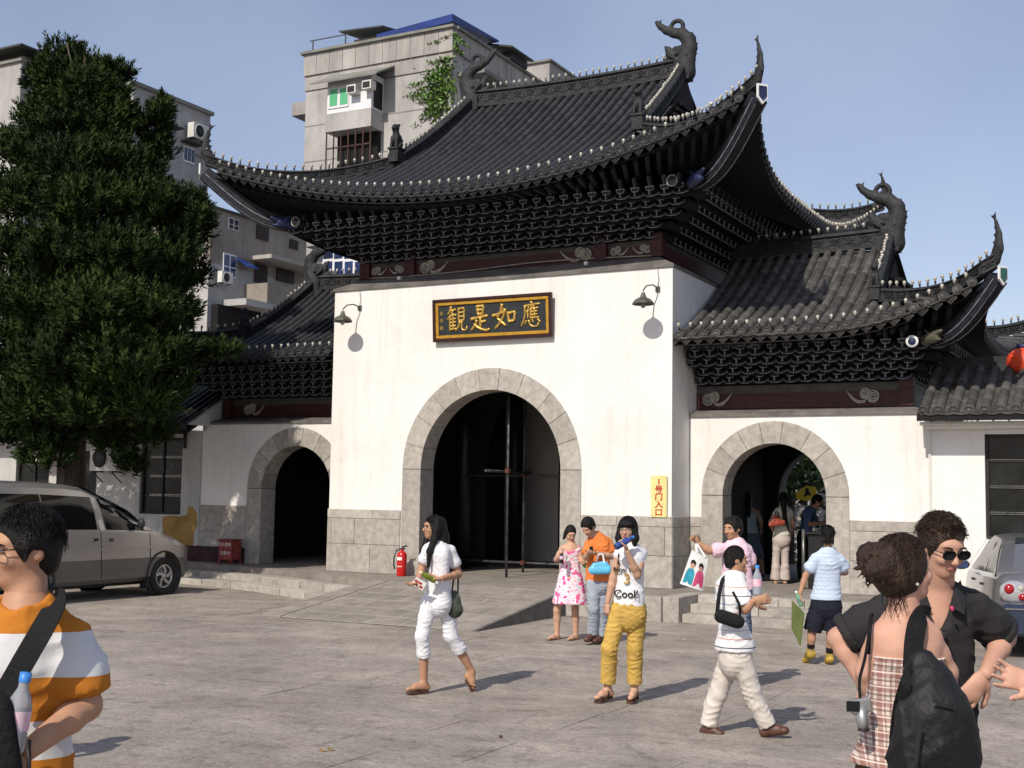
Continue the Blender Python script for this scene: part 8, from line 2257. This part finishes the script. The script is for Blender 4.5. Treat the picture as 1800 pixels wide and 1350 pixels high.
for e in (-1, 1):
    mb = MB(); A = [nk+sd*e*.085+Zu*.035-f*.03, nk+sd*e*.10-Zu*.03+f*.03, nk+sd*e*.085-Zu*.085+f*.095, nk+sd*e*.035-Zu*.055+f*.115, nk+sd*e*.055+Zu*.01+f*.07]; B = [a+unit(f+Zu*.5)*.006 for a in A]
    mb.add(A+B, [(4,3,2,1,0), (5,6,7,8,9)]+[(i, (i+1) % 5, 5+(i+1) % 5, 5+i) for i in range(5)]); mb.build('collar', SH, p.root, fixn=True)
c = CAM+ray(1673, 1069)*(d0-.165); mb = MB(); V = Vol(.003); V.ball(c, (.007,.007,.009)); V.ball(c+RGT*.005-Zu*.007, .005); V.into(mb, .003); mb.build('chest_emblem', mat('pink_emblem', (.6,.05,.15), .6, .05, 10), p.root)
for k in range(3): MB().ball(nk+f*(.125)+sd*-.012-Zu*(.14+.085*k), .006, 6).build('button', M['plastic'], p.root)
V = Vol(.02); V.cone(p.pel+Zu*.03, p.pel-Zu*.03, .150, .16, flat=p.f, fs=.78)
for e in 'LR': p.leg(V, e, 0, 0, 1.96, padk=(.02, .025, .035), cap=True)
p.wear('khaki_trousers', V, cloth('khaki_cotton', (.26,.23,.13), .1))
for e in 'LR': V = Vol(.012); p.foot(V, e, .012); p.wear('shoe', V, 'leatherbrown', .012)
V = p.hairvol(.008); rh = random.Random(5)
for _ in range(120):
    a, b = rh.uniform(0, 6.28), rh.uniform(0, 1.3); n_ = (math.sin(b)*math.sin(a), -.12+math.sin(b)*math.cos(a)*.9, math.cos(b))
    if n_[1] > .60 and n_[2] < .42: continue
    q = (rh.uniform(-.03, .03), rh.uniform(-.01, .035), rh.uniform(-.012, .012))
    V.cone(p.P(.078*n_[0], .098*n_[1], .022+.100*n_[2]), p.P(.082*n_[0]+q[0]*.8, .102*n_[1]+q[1]*.8, .022+.113*n_[2]+q[2]), .010, .004, k=.006)
p.wear('hair', V, 'hairbrown', .006); p.strands(1100, 'hairbrown', .015, .0014, .012, 6, 56, 80, 108, .55, 12); p.glasses(M['eyed'], M['carglass'], True)
for e in (-1, 1): MB().tube([p.P(e*.018,.096,.026), p.P(e*.036,.097,.031), p.P(e*.054,.084,.027)], [.003,.004,.002], 5).build('eyebrow', M['hairbrown'], p.root)

# ---- foreground: woman with backpack
d0 = 4.3
p = Person('woman from behind in checked strapless top with brown hair pinned up', d0, dict(h=(1590,1003,-.0), n=(1590,1076), sL=(1538,1104), sR=(1642,1102), eL=(1523,1180,.02), wL=(1528,1250,.10), eR=(1664,1182,.02), wR=(1664,1260,.12),
    hL=(1556,1372), hR=(1618,1372), kL=(1556,1612), aL=(1556,1820), tL=(1552,1848,.16), kR=(1620,1612), aR=(1620,1820), tR=(1624,1848,.16)), 165, 108, .98, vox=.009, hv=.006, skin='skin_fair', pitch=.12, gz=0)
p.body(hands=[(p.J['wL'], unit(-Zu+TOC*-.3), RGT, .6, .95, 1, .006), (p.J['wR'], unit(-Zu+TOC*-.3), -RGT, .6, .95, -1, .006)], slim=.92).done(); p.face(eyes=False)
def plaid(name):
    m = cloth(name, (.5,.4,.35), .05, .5, 22); nt = m.node_tree; N = nt.nodes; L = nt.links; tc = N.new('ShaderNodeTexCoord')
    def lines(vec, sc, off, w):
        d = N.new('ShaderNodeVectorMath'); d.operation = 'DOT_PRODUCT'; L.new(tc.outputs['Object'], d.inputs[0]); d.inputs[1].default_value = tuple(float(q)*sc for q in vec)
        a = N.new('ShaderNodeMath'); a.operation = 'ADD'; L.new(d.outputs['Value'], a.inputs[0]); a.inputs[1].default_value = off
        f = N.new('ShaderNodeMath'); f.operation = 'FRACT'; L.new(a.outputs[0], f.inputs[0])
        c = N.new('ShaderNodeMath'); c.operation = 'LESS_THAN'; L.new(f.outputs[0], c.inputs[0]); c.inputs[1].default_value = w; return c.outputs[0]
    out = None; base = (.62,.55,.50)
    def mixc(prev, fac, col, k):
        mx = N.new('ShaderNodeMix'); mx.data_type = 'RGBA'
        mu = N.new('ShaderNodeMath'); mu.operation = 'MULTIPLY'; L.new(fac, mu.inputs[0]); mu.inputs[1].default_value = k; L.new(mu.outputs[0], mx.inputs['Factor'])
        if isinstance(prev, tuple): mx.inputs['A'].default_value = (*prev, 1)
        else: L.new(prev, mx.inputs['A'])
        mx.inputs['B'].default_value = (*col, 1); return mx.outputs['Result']
    c = base
    for vec in (RGT, (0, 0, 1)):
        c = mixc(c, lines(vec, 20, 0, .48), (.22,.05,.035), .55); c = mixc(c, lines(vec, 20, .30, .14), (.10,.035,.025), .6); c = mixc(c, lines(vec, 20, .72, .10), (.75,.70,.64), .7)
    L.new(c, bsdf(m).inputs['Base Color']); return m
V = p.torso(Vol(.03), .012, .92); hz = (CAM+ray(1540, 1345)*d0)[2]
V.cone(p.wst, np.array((p.pel[0], p.pel[1], hz)), .135, .185, flat=p.f, fs=.80, cap=True); V.cut(CAM+ray(1564, 1153)*d0, (0,0,1)); V.cut(np.array((0,0,hz)), (0,0,-1))
def shir(X, Y, Z):
    t = np.clip((Z-(hz+.28))/.05, 0, 1); return .0035*np.sin(Z*210)*t+.005*np.sin((X*RGT[0]+Y*RGT[1])*42+Z*3)*(1-t)+0*X
p.wear('checked_top', V, plaid('brown_check'), .008, shir)
V = Vol(.02); V.cone(p.pel+Zu*.06, p.pel, .150, .16, flat=p.f, fs=.78)
for e in 'LR': p.leg(V, e, 0, 0, .6, padk=(.018, .02, .02), cap=True)
p.wear('brown_shorts', V, cloth('brown_cotton', (.10,.06,.03), .1))
for e in 'LR': sandal(p, e, M['solebrown'], M['leatherbrown'])
V = p.hairvol(.014, True); P = p.P
V.ball(P(.0,-.105,.040), np.array((.066,.060,.066)), k=.03, R=p.R); V.ball(P(-.02,-.13,.07), .046, k=.02); V.ball(P(.02,-.14,.02), .042, k=.02)
rh = random.Random(8)
for _ in range(46):
    a, b = rh.uniform(0, 6.28), rh.uniform(-1.2, 1.4); n_ = np.array((math.cos(b)*math.cos(a), math.cos(b)*math.sin(a), math.sin(b)))
    o_ = np.array((.0,-.125,.04))+n_*.05; e_ = o_+n_*.028+np.array((rh.uniform(-.02,.02), rh.uniform(-.02,.02), rh.uniform(-.03,.02))); V.cone(P(*o_), P(*e_), .008, .002, k=.006)
p.wear('hair', V, 'hairbrown', .006, folds(.0018, 170)); p.strands(1000, 'hairbrown', .017, .0015, .008, 7, 60, 95, 110, .12, 13)
lk = MB()
for _ in range(40):
    a = rh.uniform(-.06, .06); z0 = rh.uniform(-.1, -.05); x = a; pts = [P(x, -.06+rh.uniform(-.02,.02), z0)]
    for k in range(3): pts.append(pts[-1]+RGT*rh.uniform(-.018,.018)+TOC*rh.uniform(-.004,.014)-Zu*rh.uniform(.012,.03))
    lk.tube(pts, [.0016,.0014,.0012,.0006], 4)
for _ in range(40):
    n_ = np.array((rh.gauss(0, 1), rh.gauss(0, 1), rh.gauss(0, 1))); n_ /= np.linalg.norm(n_); o_ = np.array((0,-.12,.04))+n_*.055; pts = [P(*o_)]
    for k in range(3): n_ = n_+np.array((rh.gauss(0,.4), rh.gauss(0,.4), rh.gauss(0,.4))); pts.append(P(*(o_+n_*.009*(k+1))))
    lk.tube(pts, [.0014,.0012,.001,.0005], 4)
lk.build('loose_strands', M['hairbrown'], p.root)
MB().ball(P(.082,-.008,-.045), .006, 8).build('earring', M['bulb'], p.root)
strap([CAM+ray(1526, 1150)*(d0-.05), CAM+ray(1528, 1110)*(d0-.06), CAM+ray(1532, 1080)*(d0-.0), CAM+ray(1534, 1084)*(d0+.08)], .014, .004, M['webbing'], 'camera_strap_loop', p.root)
# camera on its strap
cm = empty('camera', CAM+ray(1512, 1242)*(d0-.08), 'small silver camera dangling from a strap beside the checked top', 'camera'); c = CAM+ray(1512, 1240)*(d0-.10)
M['camsilver'] = mat('silver_camera_body', (.42,.42,.43), .3, .06, 10, metal=.7)
MB().obox(c, unit(RGT+Zu*.2)*.036, unit(TOC)*.020, unit(Zu-RGT*.2)*.024).build('case', M['camsilver'], cm, bevel=.006); MB().tube([c-Zu*.0+RGT*.004, c-Zu*.055+RGT*.006+TOC*.01, c-Zu*.075+RGT*.008+TOC*.01], [.024,.022,.018], 16).build('lens', M['camsilver'], cm); MB().tube([c-Zu*.074+RGT*.008+TOC*.01, c-Zu*.082+RGT*.008+TOC*.011], .019, 16).build('lens_rim', M['plastic'], cm); MB().obox(c-RGT*.030+TOC*.022, RGT*.022, TOC*.002, Zu*.017).build('screen', M['pane'], cm)
strap([c+Zu*.022-RGT*.0, CAM+ray(1510, 1195)*(d0-.08), CAM+ray(1520, 1160)*(d0-.07), CAM+ray(1527, 1120)*(d0-.06)], .010, .003, M['webbing'], 'strap', cm)
# backpack
bk = empty('backpack', CAM+ray(1640, 1260)*(d0-.24), 'large black backpack slung on one shoulder of the woman in the checked top', 'bag')
M['nylon'] = mat('black_nylon', (.010,.010,.011), .6, .25, 5, .5, 22, spec=.3)
B = lambda px, py, o=0: CAM+ray(px, py)*(d0-.22+o)
V = Vol(.04); V.chain([B(1620, 1165, .05), B(1634, 1208, .02), B(1643, 1260, -.02), B(1644, 1320, -.02), B(1640, 1370, 0)], [.048,.080,.118,.136,.135], flat=TOC, fs=.75); V.cone(B(1655, 1310, -.04), B(1650, 1365, -.04), .085, .095, flat=TOC, fs=.8); V.cone(B(1640, 1390), B(1640, 1430), .13, .10, flat=TOC, fs=.8)
mb = MB(); V.into(mb, .009, 0, creases(.016, 8, .2)); mb.build('bag', M['nylon'], bk)
strap([B(1604, 1175, .06), B(1606, 1130, .10), B(1612, 1095, .12), B(1622, 1078, .17), B(1630, 1082, .25)], .062, .012, M['webbing'], 'shoulder_strap', bk)
strap([B(1606, 1165, .03), B(1590, 1190, -.02), B(1575, 1240, .02), B(1568, 1300, .04), B(1572, 1370, .04)], .02, .006, M['webbing'], 'loose_strap', bk)
strap([B(1590, 1190, -.04), B(1594, 1205, -.05), B(1586, 1225, -.04)], .03, .008, M['webbing'], 'strap_knot', bk)
strap([B(1640, 1232, -.125), B(1668, 1240, -.12), B(1688, 1258, -.09)], .008, .004, M['plastic'], 'zip', bk); strap([B(1618, 1270, -.14), B(1612, 1300, -.145), B(1610, 1340, -.145)], .008, .004, M['plastic'], 'zip', bk)

# ---- a hand reaching in at the right edge; its owner stands just outside the picture
d0 = 4.3
p = Person('person outside the picture whose open hand reaches in at the edge', d0, dict(h=(1985,985), n=(1985,1070), sL=(2060,1100), sR=(1900,1100), eL=(2090,1220), wL=(2070,1330,-.1), eR=(1880,1230,.02), wR=(1822,1202,-.16),
    hL=(2020,1372), hR=(1955,1372), kL=(2020,1612), aL=(2020,1820), tL=(2030,1850,-.16), kR=(1955,1612), aR=(1955,1820), tR=(1945,1850,-.16)), -30, -40, 1.03, vox=.012, hv=.010, skin='skin_fair', gz=0)
hand_into(p.mb, p.J['wR'], unit(-RGT*.9+Zu*.22), unit(Zu*.35+TOC*.9), .22, 1.0, -1, .0055, .30)
p.body(hands=[(p.J['wL'], -Zu, RGT, .5, 1.0, 1, .007)]).done()
V = p.torso(Vol(.03), .02, .98); V.cut(p.pel-Zu*.03, (0,0,-1))
for e in 'LR': p.arm(V, e, .022, 0, .8, cap=True)
p.wear('grey_tshirt', V, cloth('grey_jersey', (.25,.25,.26)))
V = Vol(.02); V.cone(p.pel+Zu*.05, p.pel, .15, .16, flat=p.f, fs=.78)
for e in 'LR': p.leg(V, e, .025, 0, 1.96)
p.wear('jeans', V, cloth('mid_denim', (.08,.11,.18), .15)); p.wear('hair', p.hairvol(.014), 'hairbrown', .012)
for e in 'LR': V = Vol(.012); p.foot(V, e, .012); p.wear('shoe', V, 'leatherbrown', .012)
# ---- someone just outside the left edge whose shadow lies on the paving
q = np.array((3.75, -14.35, 0)); d0 = float((q-CAM) @ FWD)
def off(x, z, o=0):
    w = q+RGT*x+Zu*z-TOC*o; dd = w-CAM; k = F_PX/(dd @ FWD); u, v = (dd @ RGT)*k, -(dd @ UPV)*k
    return (900+_cr*u-_sr*v, 675+_sr*u+_cr*v, float(dd @ FWD)-d0)
p = Person('person standing just outside the picture whose shadow crosses the near paving', d0, dict(h=off(0,1.58), n=off(0,1.42), sL=off(.19,1.40), sR=off(-.19,1.40), eL=off(.25,1.12), wL=off(.22,.90), eR=off(-.25,1.12), wR=off(-.22,.90),
    hL=off(.08,.90), hR=off(-.08,.90), kL=off(.09,.48), aL=off(.09,.08), tL=off(.1,.03,-.15), kR=off(-.09,.48), aR=off(-.09,.08), tR=off(-.1,.03,-.15)), 20, 30, 1.0, vox=.014, hv=.012, gz=0)
p.body(hands=[(p.J['wL'], -Zu, RGT*-1, .5, 1.0, 1, .009), (p.J['wR'], -Zu, RGT, .5, 1.0, -1, .009)]).done()
V = p.torso(Vol(.03), .02, .98); V.cut(p.pel-Zu*.03, (0,0,-1))
for e in 'LR': p.arm(V, e, .022, 0, .8, cap=True)
p.wear('white_tshirt', V, cloth('plain_white_jersey', (.6,.6,.6)))
V = Vol(.02); V.cone(p.pel+Zu*.05, p.pel, .15, .16, flat=p.f, fs=.78)
for e in 'LR': p.leg(V, e, .02, 0, 1.96)
p.wear('jeans', V, cloth('plain_denim', (.08,.11,.18), .15)); p.wear('hair', p.hairvol(.014), 'hairblack', .012)
for e in 'LR': V = Vol(.012); p.foot(V, e, .012); p.wear('shoe', V, 'plastic', .012)
# ---- litter on the plaza
M['litter'] = mat('dry_leaf', (.35,.20,.06), .8, .3, 20)
for k, (px, py, lab) in enumerate(((567, 1322, 'curled dry leaf on the foreground paving, the flatter one'), (581, 1320, 'curled dry leaf on the foreground paving, beside another leaf'), (880, 1297, 'dark pebble lying alone on the foreground paving'), (1200, 1125, 'white scrap of paper on the paving near the steps'))):
    q = at(px, py, z=0); mb = MB()
    if k < 2: mb.grid([[(q[0]+a*.05-.025, q[1]+b*.03-.015+.01*a, .004+.012*(a-.5)**2*4+.006*b) for a in np.linspace(0, 1, 5)] for b in np.linspace(0, 1, 4)]); o = mb.build('leaf_litter', M['litter'])
    elif k == 2: o = mb.ball((q[0], q[1], .012), .014, 8, 0, (1.2, .9, .8)).build('pebble', M['leatherbrown'])
    else: o = mb.grid([[(q[0]+a*.05, q[1]+b*.035, .004+.01*abs(a-.4)) for a in np.linspace(0, 1, 4)] for b in np.linspace(0, 1, 3)]).build('paper_scrap', M['white'])
    tag(o, lab, 'litter')
